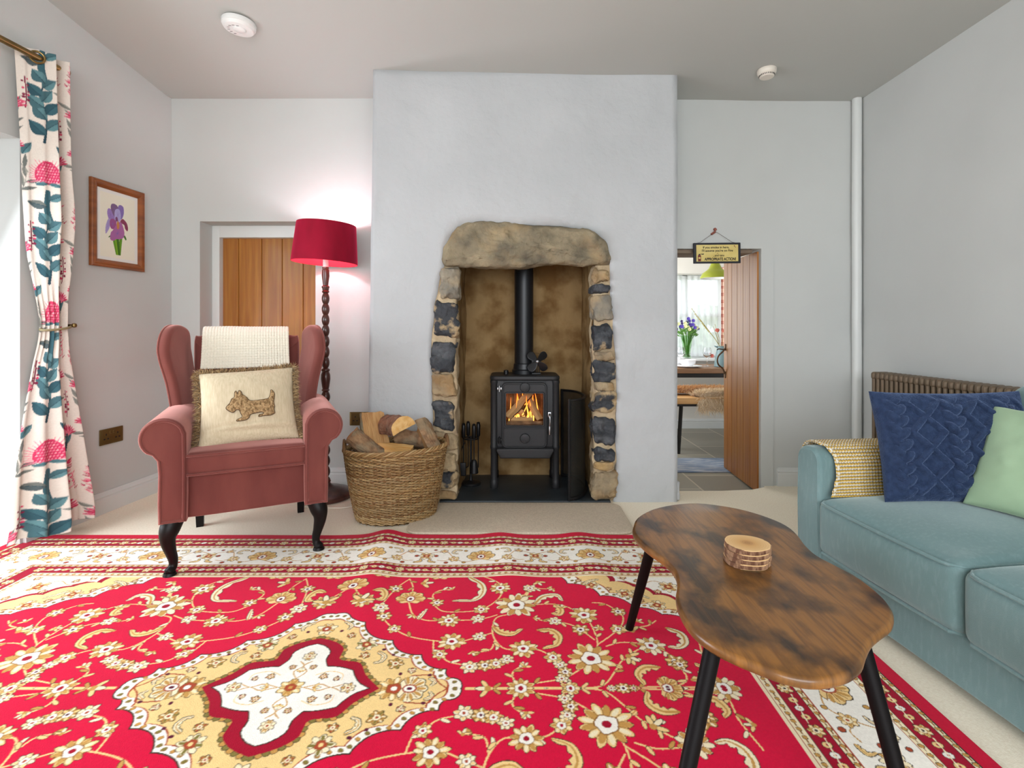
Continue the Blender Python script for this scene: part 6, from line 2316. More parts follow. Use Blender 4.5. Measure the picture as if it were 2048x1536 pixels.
def cable(X, Z):
    """plaited columns and lattice diamonds of the knit, as soft relief"""
    P_ = 0.165
    a = (X + 0.045) / P_
    k = np.floor(a)
    f = (a - k) * P_
    h = np.zeros_like(X)
    # plait: slanted pads alternating left and right
    for sd in (-1, 1):
        zc = Z / 0.040 + (0.5 if sd > 0 else 0.0)
        dz = (zc - np.floor(zc) - 0.5) * 0.040
        dx = f - 0.030 - sd * 0.011
        u = dx * cos(0.75) + sd * dz * sin(0.75)
        v = -sd * dx * sin(0.75) + dz * cos(0.75)
        h = np.maximum(h, 0.021 * np.clip(1 - (u / 0.029) ** 2 - (v / 0.0160) ** 2, 0, 1) ** 0.8)
    # nested diamonds
    g = f - 0.112
    zz_ = (Z + 0.045 * k) / 0.105
    zf = np.abs(zz_ - np.floor(zz_) - 0.5) * 2
    for wd in (0.046, ):
        d = np.abs(np.abs(g) - wd * zf)
        h = np.maximum(h, np.where(np.abs(g) < 0.058, 0.017 * np.clip(1 - (d / 0.0150) ** 2, 0, 1) ** 0.8, 0))
    h = h * np.clip((0.235 - np.abs(X)) / 0.05, 0, 1) * np.clip((0.1925 - np.abs(Z)) / 0.05, 0, 1)
    return h + 0.0012 * vnoise(np.stack([X * 260, Z * 260, 0 * X], -1), 3)


blue, _ = pillow('cable_cushion', 0.47, 0.385, 0.14, navy, None, n=260, hf=cable, pinch=0.05, wr=0.004, seed=5, pw=0.42)
tag(blue, 'dark blue cable-pattern fleece cushion leaning against the sofa arm', 'cushion')
blue.matrix_world = SOM @ Matrix.Translation((0.370, -0.30, 0.592)) @ Matrix.Rotation(radians(-17), 4, 'Z') @ Matrix.Rotation(radians(-14), 4, 'X') @ Matrix.Rotation(radians(-1.5), 4, 'Y')
# sage cushion
sage = mk('sage_velvet', S(152, 176, 146), 0.8, col2=S(142, 166, 136), scale=5, sheen=0.6, sheen_col=S(220, 240, 210), spec=0.12, bump=0.2, bscale=300, bdist=0.001)
green, _ = pillow('green_cushion', 0.40, 0.355, 0.13, sage, None, n=64, pinch=0.05, wr=0.008, seed=9)
tag(green, 'pale sage green cushion in front of the dark blue one on the sofa', 'cushion')
green.matrix_world = Matrix.Translation((1.655, 1.545, 0.572)) @ Matrix.Rotation(radians(-63), 4, 'Z') @ Matrix.Rotation(radians(-27), 4, 'X') @ Matrix.Rotation(radians(3), 4, 'Y')

# ------------------------------------------------------------------ column radiator on the right wall
bronze = mk('bronze_radiator_paint', S(112, 96, 78), 0.42, metal=0.35)
rad = thing('column_radiator', 'bronze-brown column radiator on the right wall behind the sofa', 'radiator', (0, 0, 0))
NS = 30
step = 0.0345
m = MB()
zt, zb = 0.728, 0.12
for x in (-0.035, 0.0, 0.035):
    tube(m, [(x, 0, zb), (x, 0, zt)], 0.0118, 12, cap=False)
for z, sg in ((zt, 1), (zb, -1)):
    gbox(m, (0, 0, z + sg * 0.006), (0.100, 0.031, 0.044), 0.0145, (4, 2, 2), 4)
sec = m.build('section', bronze, rad)
for k in range(NS):
    o = sec if k == 0 else sec.copy()
    if k:
        COL.objects.link(o)
        o.parent = rad
    o.location = (2.105, 2.925 - k * step, 0)
m = MB()
for y in (2.90, 2.925 - (NS - 1) * step + 0.03):
    box(m, (2.07, y - 0.02, 0.0), (2.14, y + 0.02, 0.11), 0.008)
m.build('feet', bronze, rad)
m = MB()
for z in (0.18, 0.66):
    tube(m, [(2.14, 2.75, z), (RX, 2.75, z)], 0.008, 8)
m.build('wall_bracket', bronze, rad)

# ------------------------------------------------------------------ coffee table
rustic = mk('rustic_board', S(138, 92, 42), 0.32, col2=S(48, 33, 21), scale=9, detail=12, lo=0.46, hi=0.62, stretch=(1.2, 0.8, 1), col3=S(88, 56, 30), scale3=9, stretch3=(13, 0.9, 1), amt3=0.7, lo3=0.42, hi3=0.68, coat=0.15, bump=0.15, bscale=30, bdist=0.002, bstretch=(4, 0.6, 1))


def rotate_texture(mat, ang):
    for n in mat.node_tree.nodes:
        if n.type == 'MAPPING':
            n.inputs['Rotation'].default_value = (0, 0, ang)


legm = mk('black_stained_wood', S(14, 10, 11), 0.5, spec=0.12)
tab = thing('coffee_table', 'kidney-shaped rustic brown coffee table on four black splayed legs', 'coffee table', (0.60, 1.30, 0))
TO = [(0.373, 1.572), (0.399, 1.633), (0.465, 1.707), (0.553, 1.754), (0.639, 1.769), (0.715, 1.742), (0.775, 1.698), (0.82, 1.633), (0.842, 1.565), (0.836, 1.496), (0.818, 1.425), (0.812, 1.358), (0.824, 1.306), (0.838, 1.249), (0.838, 1.187), (0.829, 1.132), (0.807, 1.082), (0.772, 1.042), (0.732, 1.015), (0.693, 0.987), (0.66, 0.954), (0.627, 0.918), (0.591, 0.894), (0.551, 0.88), (0.509, 0.877), (0.47, 0.891), (0.435, 0.918), (0.407, 0.943), (0.38, 0.976), (0.363, 1.017), (0.357, 1.061), (0.36, 1.11), (0.369, 1.155), (0.388, 1.204), (0.4, 1.249), (0.402, 1.296), (0.391, 1.348), (0.372, 1.403), (0.358, 1.477), (0.360, 1.53)]
TO = np.array(TO)[::-1] - np.array([0.60, 1.30])
m = MB()
slab(m, catmull(TO, 3, True), 0.022, 0.009, frame_xf((0, 0, 0.389), (1, 0, 0), (0, 1, 0), (0, 0, 1)), nr=4, center=(0.0, 0.0))
m.build('tabletop', rustic, tab)
rotate_texture(rustic, radians(12))
TL = [((0.424, 1.53), (0.386, 1.686)), ((0.80, 1.56), (0.86, 1.69)), ((0.378 + 0.02, 1.01), (0.245, 0.865)), ((0.702, 1.035), (0.722, 0.875))]
for (x0, y0_), (x1, y1_) in TL:
    m = MB()
    a, b = np.array([x0 - 0.6, y0_ - 1.3, 0.379]), np.array([x1 - 0.6, y1_ - 1.3, 0.012])
    tube(m, [a, a + (b - a) * 0.5, b], [0.0165, 0.015, 0.0125], 16)
    m.build('leg', legm, tab)
# wooden slice coasters
rim_b = mk('coaster_bark', S(96, 62, 44), 0.95, col2=S(156, 120, 92), scale=60, stretch=(1, 1, 0.3), bump=1.0, bscale=120, bdist=0.004, lo=0.45, hi=0.6)


def slice_top():
    m = bpy.data.materials.new('sawn_slice')
    m.use_nodes = True
    nt = m.node_tree
    b = nt.nodes['Principled BSDF']
    b.inputs['Roughness'].default_value = 0.7
    tc = nt.nodes.new('ShaderNodeTexCoord')
    w = nt.nodes.new('ShaderNodeTexWave')
    w.wave_type = 'RINGS'
    w.rings_direction = 'Z'
    w.inputs['Scale'].default_value = 55
    w.inputs['Distortion'].default_value = 2.0
    w.inputs['Detail Scale'].default_value = 1.5
    nt.links.new(tc.outputs['Object'], w.inputs['Vector'])
    ln = nt.nodes.new('ShaderNodeVectorMath')
    ln.operation = 'LENGTH'
    nt.links.new(tc.outputs['Object'], ln.inputs[0])
    r = nt.nodes.new('ShaderNodeValToRGB')
    r.color_ramp.elements[0].position = 0.06
    r.color_ramp.elements[0].color = c4(S(132, 86, 48))
    r.color_ramp.elements[1].position = 0.5
    r.color_ramp.elements[1].color = c4(S(226, 190, 138))
    e = r.color_ramp.elements.new(0.2)
    e.color = c4(S(206, 158, 100))
    mu = nt.nodes.new('ShaderNodeMath')
    mu.operation = 'MULTIPLY'
    mu.inputs[1].default_value = 9
    nt.links.new(ln.outputs['Value'], mu.inputs[0])
    nt.links.new(mu.outputs[0], r.inputs['Fac'])
    mx = nt.nodes.new('ShaderNodeMix')
    mx.data_type = 'RGBA'
    mx.inputs[7].default_value = c4(S(206, 160, 104))
    nt.links.new(r.outputs['Color'], mx.inputs[6])
    f = nt.nodes.new('ShaderNodeMath')
    f.operation = 'MULTIPLY'
    f.inputs[1].default_value = 0.35
    nt.links.new(w.outputs['Fac'], f.inputs[0])
    nt.links.new(f.outputs[0], mx.inputs[0])
    nt.links.new(mx.outputs[2], b.inputs['Base Color'])
    return m


sl_top = slice_top()
names_ = ['bottom coaster of the wooden slice stack on the coffee table', 'second coaster up in the wooden slice stack', 'second coaster down in the wooden slice stack', 'top wooden slice coaster of the stack, with its dark heart showing']
for k in range(4):
    c = thing('slice_coaster', names_[k], 'coaster', (0.603 + 0.0015 * (k % 2), 1.318 - 0.001 * k, 0.4005 + 0.0128 * k), 0.25 * k * 0.3, group='stacked wooden coasters')
    t = np.linspace(0, 2 * pi, 56, endpoint=False)
    rad_ = 0.054 * (1 + 0.045 * np.cos(2 * t + 0.5) + 0.03 * np.cos(3 * t + 1) + 0.014 * np.cos(5 * t + k) - 0.06 * np.exp(-((t - 5.6) / 0.16) ** 2))
    ol = np.column_stack([rad_ * np.cos(t), rad_ * np.sin(t)])
    m = MB()
    slab(m, ol, 0.0122, 0.0012, lambda V: V + np.array([0, 0, 0.0062]), nr=2, rings=(0.97, 0.6, 0.3))
    F0 = m.f
    vz = m.v[0]
    mi = []
    for f in F0:
        zc = np.mean([vz[i][2] for i in f])
        rc = np.mean([np.hypot(vz[i][0], vz[i][1]) for i in f])
        mi.append(1 if (zc > 0.0115 or zc < 0.0009) and rc < 0.0535 else 0)
    m.m = mi
    m.build('slice', [rim_b, sl_top], c)

# ------------------------------------------------------------------ hanging sign over the doorway
sign = thing('hanging_sign', 'black-edged yellow joke sign hung on a wire above the open doorway', 'sign', (1.296, 3.24, 1.48), rot=(0, radians(-0.6), 0))
sblk = mk('sign_border', S(34, 36, 44), 0.6)
syel = mk('sign_yellow', S(222, 204, 132), 0.6, col2=S(206, 182, 104), scale=9)
sink = mk('sign_ink', S(44, 40, 34), 0.7)
sred = mk('sign_red', S(112, 30, 36), 0.6)
m = MB()
gbox(m, (0, 0, 0), (0.297, 0.014, 0.130), 0.003, 2, 2)
m.build('board', sblk, sign)
m = MB()
box(m, (-0.132, -0.0082, -0.053), (0.132, -0.0066, 0.052))
face = m.build('face_panel', syel, sign, smooth=False)


def text(body, x, z, size, sx=1.0, name='lettering', bold=0.0):
    cu = bpy.data.curves.new('t', 'FONT')
    cu.body = body
    cu.size = size
    cu.align_x = 'CENTER'
    cu.offset = bold
    cu.extrude = 0.0004
    to = bpy.data.objects.new('t', cu)
    COL.objects.link(to)
    dg = bpy.context.evaluated_depsgraph_get()
    me = bpy.data.meshes.new_from_object(to.evaluated_get(dg))
    bpy.data.objects.remove(to)
    n = len(me.vertices)
    co = np.empty(n * 3)
    me.vertices.foreach_get('co', co)
    co = co.reshape(-1, 3)
    me.vertices.foreach_set('co', np.column_stack([co[:, 0] * sx + x, -0.0086 - co[:, 2] * 0.8, co[:, 1] + z]).ravel())
    me.materials.clear()
    me.materials.append(sink)
    me.update()
    o = bpy.data.objects.new(name, me)
    COL.objects.link(o)
    o.parent = face
    return o


text('If you smoke in here,', -0.008, 0.029, 0.0195, 1.0, bold=0.0004)
text("I'll assume you're on Fire", 0.0, 0.0085, 0.0195, 1.0, bold=0.0004)
text('...and take', 0.008, -0.0215, 0.0175, 1.0, bold=0.0003)
text('APPROPRIATE ACTION!', 0.0185, -0.047, 0.0245, 0.76, bold=0.0008)
m = MB()
slab(m, rrect(0.019, 0.038, 0.004, 3, -0.113, -0.032), 0.0016, 0.0006, frame_xf((0, -0.0088, 0), (1, 0, 0), (0, 0, 1), (0, -1, 0)), nr=1, center=(-0.113, -0.032))
ex = m.build('extinguisher_body', sred, face)
m = MB()
slab(m, [(-0.120, -0.012), (-0.106, -0.012), (-0.109, -0.005), (-0.117, -0.005)], 0.0016, 0.0004, frame_xf((0, -0.0088, 0), (1, 0, 0), (0, 0, 1), (0, -1, 0)), nr=1)
slab(m, [(-0.107, -0.0065), (-0.090, -0.010), (-0.084, -0.0065), (-0.084, -0.0035), (-0.107, -0.0045)], 0.0016, 0.0003, frame_xf((0, -0.0088, 0), (1, 0, 0), (0, 0, 1), (0, -1, 0)), nr=1)
m.build('extinguisher_nozzle', sink, face)
m = MB()
box(m, (-0.119, -0.0104, -0.037), (-0.107, -0.0094, -0.025))
m.build('extinguisher_label', syel, ex, smooth=False)
for x, z, r in ((0.108, 0.043, 0.0035), (0.114, 0.036, 0.0026), (0.002, -0.003, 0.0022)):
    m = MB()
    slab(m, [(x + r * cos(a), z + r * sin(a)) for a in np.linspace(0, 2 * pi, 10, endpoint=False)], 0.0012, 0.0003, frame_xf((0, -0.0086, 0), (1, 0, 0), (0, 0, 1), (0, -1, 0)), nr=1)
    m.build('spark', sred, face)
m = MB()
tube(m, [(-0.125, 0.0, 0.065), (-0.105, 0.0, 0.068), (-0.012, 0.012, 0.132), (0.0, 0.012, 0.137), (0.012, 0.012, 0.131), (0.10, 0.0, 0.067), (0.122, 0.0, 0.064)], 0.0011, 6)
m.build('wire', mk('dark_wire', S(96, 86, 76), 0.5, metal=0.6), sign)
m = MB()
gbox(m, (0, 0, 0), (0.034, 0.012, 0.014), 0.004, 3, 2)
gbox(m, (0.021, -0.002, 0.012), (0.016, 0.02, 0.020), 0.006, 3, 2)
hk = m.build('wall_hook', mk('red_wood', S(150, 86, 72), 0.7), None, loc=(1.283, YB - 0.008, 1.612), rot=(0, radians(-35), 0))
tag(hk, 'little reddish wooden hook on the wall holding the joke sign', 'hook')
# ------------------------------------------------------------------ open oak door
random.seed(5)
L_ = 0.60
dm = MB()
plank_panel(dm, [0, 0.075, 0.16, 0.265, 0.37, 0.48, L_], -0.05, 1.498, 0.036, groove=0.003, depth=0.004)
d2 = struct(dm.build('door_2', oak_v, smooth=False, colors=True))
hx, hy = 1.578, 3.305
fx, fy = 1.612, 3.895
ang = math.atan2(fy - hy, fx - hx)
# face looking into the passage (towards -x): local -y must point to -x
d2.matrix_world = Matrix.Translation((fx, fy, 0)) @ Matrix.Rotation(ang - pi, 4, 'Z')
wrought = mk('wrought_iron', S(92, 68, 46), 0.5, metal=0.5)
# local frame: x runs from the free edge to the hinge, -y looks towards the passage
m = MB()
pts = catmull([(0.035, -0.004, 0.66), (0.035, -0.02, 0.70), (0.035, -0.052, 0.73), (0.035, -0.06, 0.765), (0.035, -0.05, 0.80), (0.035, -0.02, 0.83), (0.035, -0.004, 0.855)], 6)
tube(m, pts, 0.006, 8)
for z in (0.655, 0.862):
    gbox(m, (0.035, -0.003, z), (0.022, 0.006, 0.05), 0.003, 2, 2)
tube(m, [(0.035, -0.012, 0.845), (0.035, -0.05, 0.85), (0.03, -0.062, 0.842)], 0.0045, 8)
m.build('bow_handle', wrought, d2)
for z in (0.22, 0.78, 1.28):
    m = MB()
    tube(m, [(L_ + 0.004, 0.03, z - 0.045), (L_ + 0.004, 0.03, z + 0.045)], 0.007, 10)
    gbox(m, (L_ - 0.01, 0.037, z), (0.03, 0.004, 0.085), 0.0015, 2, 1)
    m.build('hinge', wrought, d2)

# ------------------------------------------------------------------ dining room seen through the doorway
KF = -0.065
kw = mk('dining_wall_paint', S(226, 222, 214), 0.85)
m = MB()
box(m, (0.62, 3.5, -0.13), (0.78, 5.6, 2.3))
struct(m.build('wall_dining_left', kw, smooth=False))
m = MB()
box(m, (3.2, 3.48, -0.13), (3.4, 5.7, 2.3))
struct(m.build('wall_dining_right', kw, smooth=False))
m = MB()
box(m, (0.62, 3.475, 1.98), (3.4, 5.8, 2.1))
struct(m.build('ceiling_dining', kw, smooth=False))
m = MB()
WX0, WX1, WZ0, WZ1 = 1.52, 2.36, 0.66, 1.60
box(m, (0.62, 5.5, -0.13), (WX0, 5.75, 2.1))
box(m, (WX1, 5.5, -0.13), (3.4, 5.75, 2.1))
box(m, (WX0, 5.5, -0.13), (WX1, 5.75, WZ0))
box(m, (WX0, 5.5, WZ1), (WX1, 5.75, 2.1))
struct(m.build('wall_dining_far', kw, smooth=False))
struct(skirting('baseboard_dining', (0.78, 5.5), (3.2, 5.5), h=0.10)).location.z = KF
m = MB()
gbox(m, ((WX0 + WX1) / 2, 5.56, WZ0 + 0.012), (WX1 - WX0 + 0.06, 0.30, 0.026), 0.005, 2, 2)
struct(m.build('trim_6', gloss_white))
m = MB()
F_ = 0.05
yb = 5.70
for x0, x1, z0, z1 in ((WX0, WX0 + F_, WZ0, WZ1), (WX1 - F_, WX1, WZ0, WZ1), (WX0, WX1, WZ0 + 0.02, WZ0 + 0.08), (WX0, WX1, WZ1 - F_, WZ1), (1.895, 1.955, WZ0, WZ1), (WX0, WX1, 1.13, 1.17)):
    box(m, (x0, yb, z0), (x1, yb + 0.05, z1), 0.003)
w2 = struct(m.build('window_2', gloss_white))
m = MB()
box(m, (WX0 + 0.02, yb + 0.022, WZ0 + 0.03), (WX1 - 0.02, yb + 0.026, WZ1 - 0.02))
m.build('pane', glass_m, w2, smooth=False)
# shrubs outside the window
leafm = mk('garden_leaves', S(170, 192, 150), 0.8, col2=S(208, 220, 192), scale=8)
for k, (x, y, z, r) in enumerate(((1.55, 8.2, 0.6, 0.72), (3.0, 8.2, 0.7, 0.62), (4.6, 8.6, 0.9, 0.85))):
    V = []
    rg = np.random.default_rng(k)
    D = rg.normal(0, 1, (900, 3))
    D /= np.linalg.norm(D, axis=1, keepdims=True)
    R = r * (0.75 + 0.25 * rg.random((900, 1)))
    Pc = np.array([x, y, z]) + D * R * np.array([1, 0.8, 1.1])
    V, F = [], []
    for p in Pc:
        a, b = rg.normal(0, 0.055, 3), rg.normal(0, 0.055, 3)
        n0 = len(V)
        V += [p - a, p - b, p + a, p + b]
        F.append((n0, n0 + 1, n0 + 2, n0 + 3))
    m = MB()
    m.add(V, F)
    sh_ = thing('garden_shrub', ['green shrub seen at the left through the net curtain', 'green shrub seen in the middle through the dining room window', 'tall green shrub at the right outside the dining room window'][k], 'shrub', (0, 0, 0))
    m.build('foliage', leafm, sh_, smooth=False)
    m = MB()
    tube(m, [(x, y, -0.1), (x, y, z)], [0.05, 0.03], 8)
    m.build('stem', bark, sh_)
m = MB()
box(m, (-6, 5.8, -0.3), (12, 16, -0.1))
struct(m.build('ground', mk('lawn', S(120, 150, 84), 0.95), smooth=False))

# net curtain
net = bpy.data.materials.new('net_lace')
net.use_nodes = True
nt = net.node_tree
b_ = nt.nodes['Principled BSDF']
b_.inputs['Base Color'].default_value = c4(S(250, 250, 250))
b_.inputs['Roughness'].default_value = 0.9
tr = nt.nodes.new('ShaderNodeBsdfTranslucent')
tr.inputs[0].default_value = (0.95, 0.97, 1, 1)
tp = nt.nodes.new('ShaderNodeBsdfTransparent')
m1 = nt.nodes.new('ShaderNodeMixShader'); m1.inputs[0].default_value = 0.55
m2 = nt.nodes.new('ShaderNodeMixShader'); m2.inputs[0].default_value = 0.18
nt.links.new(b_.outputs[0], m1.inputs[1]); nt.links.new(tr.outputs[0], m1.inputs[2])
nt.links.new(m1.outputs[0], m2.inputs[1]); nt.links.new(tp.outputs[0], m2.inputs[2])
nt.links.new(m2.outputs[0], nt.nodes['Material Output'].inputs[0])
X, Z = np.meshgrid(np.linspace(1.53, 2.35, 200), np.linspace(0.70, 1.585, 40), indexing='ij')
P = np.stack([X, 5.645 + 0.012 * np.sin(X * 95 + 0.6 * np.sin(Z * 4)), Z], -1)
nc = grid_obj('net_curtain', P, None, net)
tag(nc, 'white lace net curtain across the dining room window', 'net curtain')

# plaid curtain at the right of that window
plaid_c = []
X, Z = np.meshgrid(np.linspace(0, 1, 120), np.linspace(0.50, 1.66, 160), indexing='ij')
P = np.stack([2.235 + 0.16 * X, 5.465 + 0.016 * np.sin(X * 26), Z], -1)
u, v = X * 0.42, Z
a = (np.sin(u * 2 * pi / 0.075) > 0.2).astype(float)
b = (np.sin(v * 2 * pi / 0.075) > 0.2).astype(float)
fine = ((np.sin(u * 2 * pi / 0.025) > 0.8) | (np.sin(v * 2 * pi / 0.025) > 0.8)).astype(float)
tt = np.clip(0.45 * a + 0.45 * b + 0.2 * fine, 0, 1)[..., None]
C = np.array(S(238, 206, 186)) * (1 - tt) + np.array(S(176, 62, 46)) * tt
pc = grid_obj('plaid_curtain', P, C, cloth_m)
so = pc.modifiers.new('thickness', 'SOLIDIFY'); so.thickness = 0.003
tag(pc, 'red and cream plaid curtain at the right of the dining room window', 'curtain')

# pendant lamp
oliv = mk('olive_enamel', S(150, 158, 44), 0.35)
pen = thing('pendant_lamp', 'olive green enamel pendant lampshade hanging over the dining table', 'lamp', (1.945, 4.90, 1.485))
m = MB()
lathe(m, [(0.135, 0.0), (0.137, 0.006), (0.128, 0.025), (0.115, 0.05), (0.09, 0.068), (0.062, 0.09), (0.045, 0.125), (0.036, 0.15), (0.03, 0.165), (0.018, 0.175), (0.012, 0.19)], (0, 0, 0), 40, cap=False)
so_ = m.build('shade', oliv, pen)
m = MB()
lathe(m, [(0.134, 0.001), (0.124, 0.026), (0.11, 0.048), (0.086, 0.065), (0.058, 0.088), (0.042, 0.12)], (0, 0, 0), 40, cap=False)
m.build('shade_lining', white_pl, so_)
m = MB()
tube(m, [(0, 0, 0.18), (0, 0, 0.50)], 0.003, 8)
m.build('flex', blackp, pen)

# table and bench
tpl = mk('dining_oak', S(150, 112, 78), 0.5, col2=S(120, 86, 58), scale=4, stretch=(0.6, 8, 8), detail=6)
tpl2 = mk('bench_oak', S(206, 160, 104), 0.5, col2=S(186, 138, 84), scale=4, stretch=(0.6, 8, 8), detail=6)
blk = mk('black_frame', S(22, 20, 18), 0.5)
dt = thing('dining_table', 'rectangular oak dining table with a black frame seen through the doorway', 'table', (1.85, 5.05, KF - 0.02))
m = MB()
gbox(m, (0, 0, 0.696), (1.4, 0.62, 0.046), 0.004, 2, 2)
m.build('tabletop', tpl, dt)
m = MB()
box(m, (-0.64, -0.26, 0.63), (0.64, -0.22, 0.672), 0.002)
box(m, (-0.64, 0.22, 0.63), (0.64, 0.26, 0.672), 0.002)
m.build('frame', blk, dt)
for x in (-0.6, 0.6):
    for y in (-0.24, 0.24):
        m = MB()
        box(m, (x - 0.02, y - 0.02, 0.02), (x + 0.02, y + 0.02, 0.632), 0.002)
        m.build('leg', blk, dt)
bn = thing('dining_bench', 'pale oak bench with slanting black legs beside the dining table', 'bench', (1.85, 4.48, KF))
m = MB()
gbox(m, (0, 0, 0.455), (1.15, 0.30, 0.052), 0.004, 2, 2)
m.build('seat', tpl2, bn)
m = MB()
box(m, (-0.50, -0.10, 0.402), (0.50, 0.10, 0.43), 0.002)
m.build('frame', blk, bn)
for x, dx in ((-0.40, -0.03), (0.42, 0.03)):
    for y in (-0.09, 0.09):
        m = MB()
        tube(m, [(x, y, 0.405), (x + dx, y * 1.2, 0.0)], 0.017, 4)
        m.build('leg', blk, bn, smooth=False)

# sheepskins on the bench
sk_m = mk('sheepskin', None, 0.9, attr=True, sheen=0.5)


def fleece(name, label, cx, cy, w, d, zt, c_root, c_tip, seed, droop, n=11000):
    rg = np.random.default_rng(seed)
    t = thing(name, label, 'sheepskin', (cx, cy, zt), group='sheepskins on the bench')
    X, Y = np.meshgrid(np.linspace(-1, 1, 40), np.linspace(-1, 1, 24), indexing='ij')
    r = 1 + 0.08 * np.sin(5 * np.arctan2(Y, X))
    Zd = 0.028 * (1 - (X ** 4)) * (1 - (Y ** 4)) + 0.004
    Zd = Zd - droop * np.clip(-Y - 0.55, 0, 1) ** 1.0 * 2.0
    P = np.stack([X * w / 2 * r, Y * d / 2 * (1 + 0.0 * X), Zd], -1)
    grid_obj('hide', P, np.broadcast_to(np.array(S(*c_root)), P.shape), sk_m, t)
    V, F, C = [], [], []
    for k in range(n):
        i, j = rg.integers(0, 39), rg.integers(0, 23)
        p = P[i, j] + (P[i + 1, j] - P[i, j]) * rg.random() + (P[i, j + 1] - P[i, j]) * rg.random()
        dd = np.array([rg.normal(0, 0.5), -0.55 + rg.normal(0, 0.4), 0.55 + rg.normal(0, 0.3) - 1.1 * (p[2] < 0)])
        dd /= np.linalg.norm(dd)
        L = 0.04 + 0.03 * rg.random()
        sd_ = np.cross(dd, rg.normal(0, 1, 3)); sd_ *= 0.0017 / np.linalg.norm(sd_)
        tip = p + dd * L + np.array([0, 0, -0.012])
        n0 = len(V)
        V += [p - sd_, p + sd_, p + dd * L * 0.55 + sd_ * 0.8, p + dd * L * 0.55 - sd_ * 0.8, tip]
        F += [(n0, n0 + 1, n0 + 2, n0 + 3), (n0 + 3, n0 + 2, n0 + 4)]
        a = np.array(S(*c_root)); b = np.array(S(*c_tip))
        s_ = 0.85 + 0.3 * rg.random()
        C += [a * s_, a * s_, (a + b) / 2 * s_, (a + b) / 2 * s_, b * s_]
    m = MB()
    m.add(V, F, np.array(C))
    f = m.build('wool', sk_m, t, colors=True)
    f['kind'] = 'stuff'


fleece('sheepskin', 'tan brown sheepskin laid along the back of the bench', 1.80, 4.60, 0.95, 0.17, KF + 0.494, (176, 122, 70), (226, 178, 120), 3, 0.0)
fleece('sheepskin', 'cream sheepskin hanging over the front of the bench', 1.86, 4.40, 0.56, 0.20, KF + 0.487, (206, 176, 136), (238, 220, 190), 4, 0.13)

# crockery and glass
china = mk('white_china', S(236, 236, 238), 0.2)
TZ_ = KF + 0.6995
for k, (x, y, lab) in enumerate(((1.672, 4.87, 'white dinner plate nearer the table front edge, under the bowl'), (1.675, 5.2, 'white dinner plate at the back left of the dining table'))):
    m = MB()
    lathe(m, [(0.0, 0.001), (0.075, 0.001), (0.085, 0.004), (0.128, 0.016), (0.13, 0.019), (0.126, 0.0195), (0.085, 0.009), (0.0, 0.007)], (0, 0, 0), 40)
    tag(m.build('dinner_plate', china, None, loc=(x, y, TZ_)), lab, 'plate', 'plates on the dining table')
    m = MB()
    lathe(m, [(0.0, 0.001), (0.04, 0.001), (0.042, 0.010), (0.068, 0.03), (0.078, 0.058), (0.079, 0.066), (0.076, 0.066), (0.064, 0.032), (0.03, 0.016), (0.0, 0.014)], (0, 0, 0), 40)
    tag(m.build('china_bowl', china, None, loc=(x, y, TZ_ + 0.0085)), ['white china bowl on the front dinner plate', 'white china bowl on the back left dinner plate'][k], 'bowl', 'bowls on the dining table')
wg_m = mk('wine_glass', (1, 1, 1), 0.02, trans=1.0, ior=1.3)
for k, (x, y, lab) in enumerate(((1.905, 5.0, 'stemmed wine glass standing alone between the plates and the jug'), (1.665, 5.05, 'stemmed wine glass between the two white bowls'))):
    m = MB()
    lathe(m, [(0.036, 0.0), (0.036, 0.002), (0.008, 0.006), (0.004, 0.012), (0.0038, 0.075), (0.010, 0.084), (0.032, 0.104), (0.041, 0.13), (0.040, 0.158), (0.034, 0.185), (0.0325, 0.185), (0.0385, 0.158), (0.0395, 0.13), (0.030, 0.106), (0.0, 0.088)], (0, 0, 0), 32)
    tag(m.build('wine_glass', wg_m, None, loc=(x, y, TZ_ + 0.0005)), lab, 'wine glass', 'wine glasses on the dining table')
jug_m = mk('blue_grey_enamel', S(110, 134, 138), 0.4)
jug = thing('enamel_jug', 'blue-grey enamel jug of dried stems on the dining table', 'jug', (2.03, 4.95, TZ_))
m = MB()
lathe(m, [(0.0, 0.0), (0.068, 0.0), (0.072, 0.004), (0.066, 0.06), (0.055, 0.13), (0.046, 0.18), (0.050, 0.20), (0.048, 0.20), (0.044, 0.18), (0.053, 0.13), (0.0, 0.02)], (0, 0, 0), 32)
gbox(m, (-0.055, 0, 0.193), (0.035, 0.03, 0.012), 0.005, 3, 2, lambda V: V + np.array([0, 0, 1]) * (-(V[:, :1]) * 0.5))
m.build('body', jug_m, jug)
m = MB()
tube(m, catmull([(0.05, 0, 0.185), (0.10, 0, 0.17), (0.105, 0, 0.11), (0.064, 0, 0.06)], 6), 0.006, 8)
m.build('handle', jug_m, jug)
straw = mk('dried_stems', S(176, 160, 96), 0.8, col2=S(128, 120, 66), scale=20)
redf = mk('dried_red_flowers', S(176, 74, 72), 0.9, col2=S(206, 120, 100), scale=40)
bq = thing('dried_flowers', 'dried grasses and red flowers standing in the blue-grey jug', 'dried flowers', (2.03, 4.95, TZ_ + 0.15))
rg = np.random.default_rng(2)
m = MB()
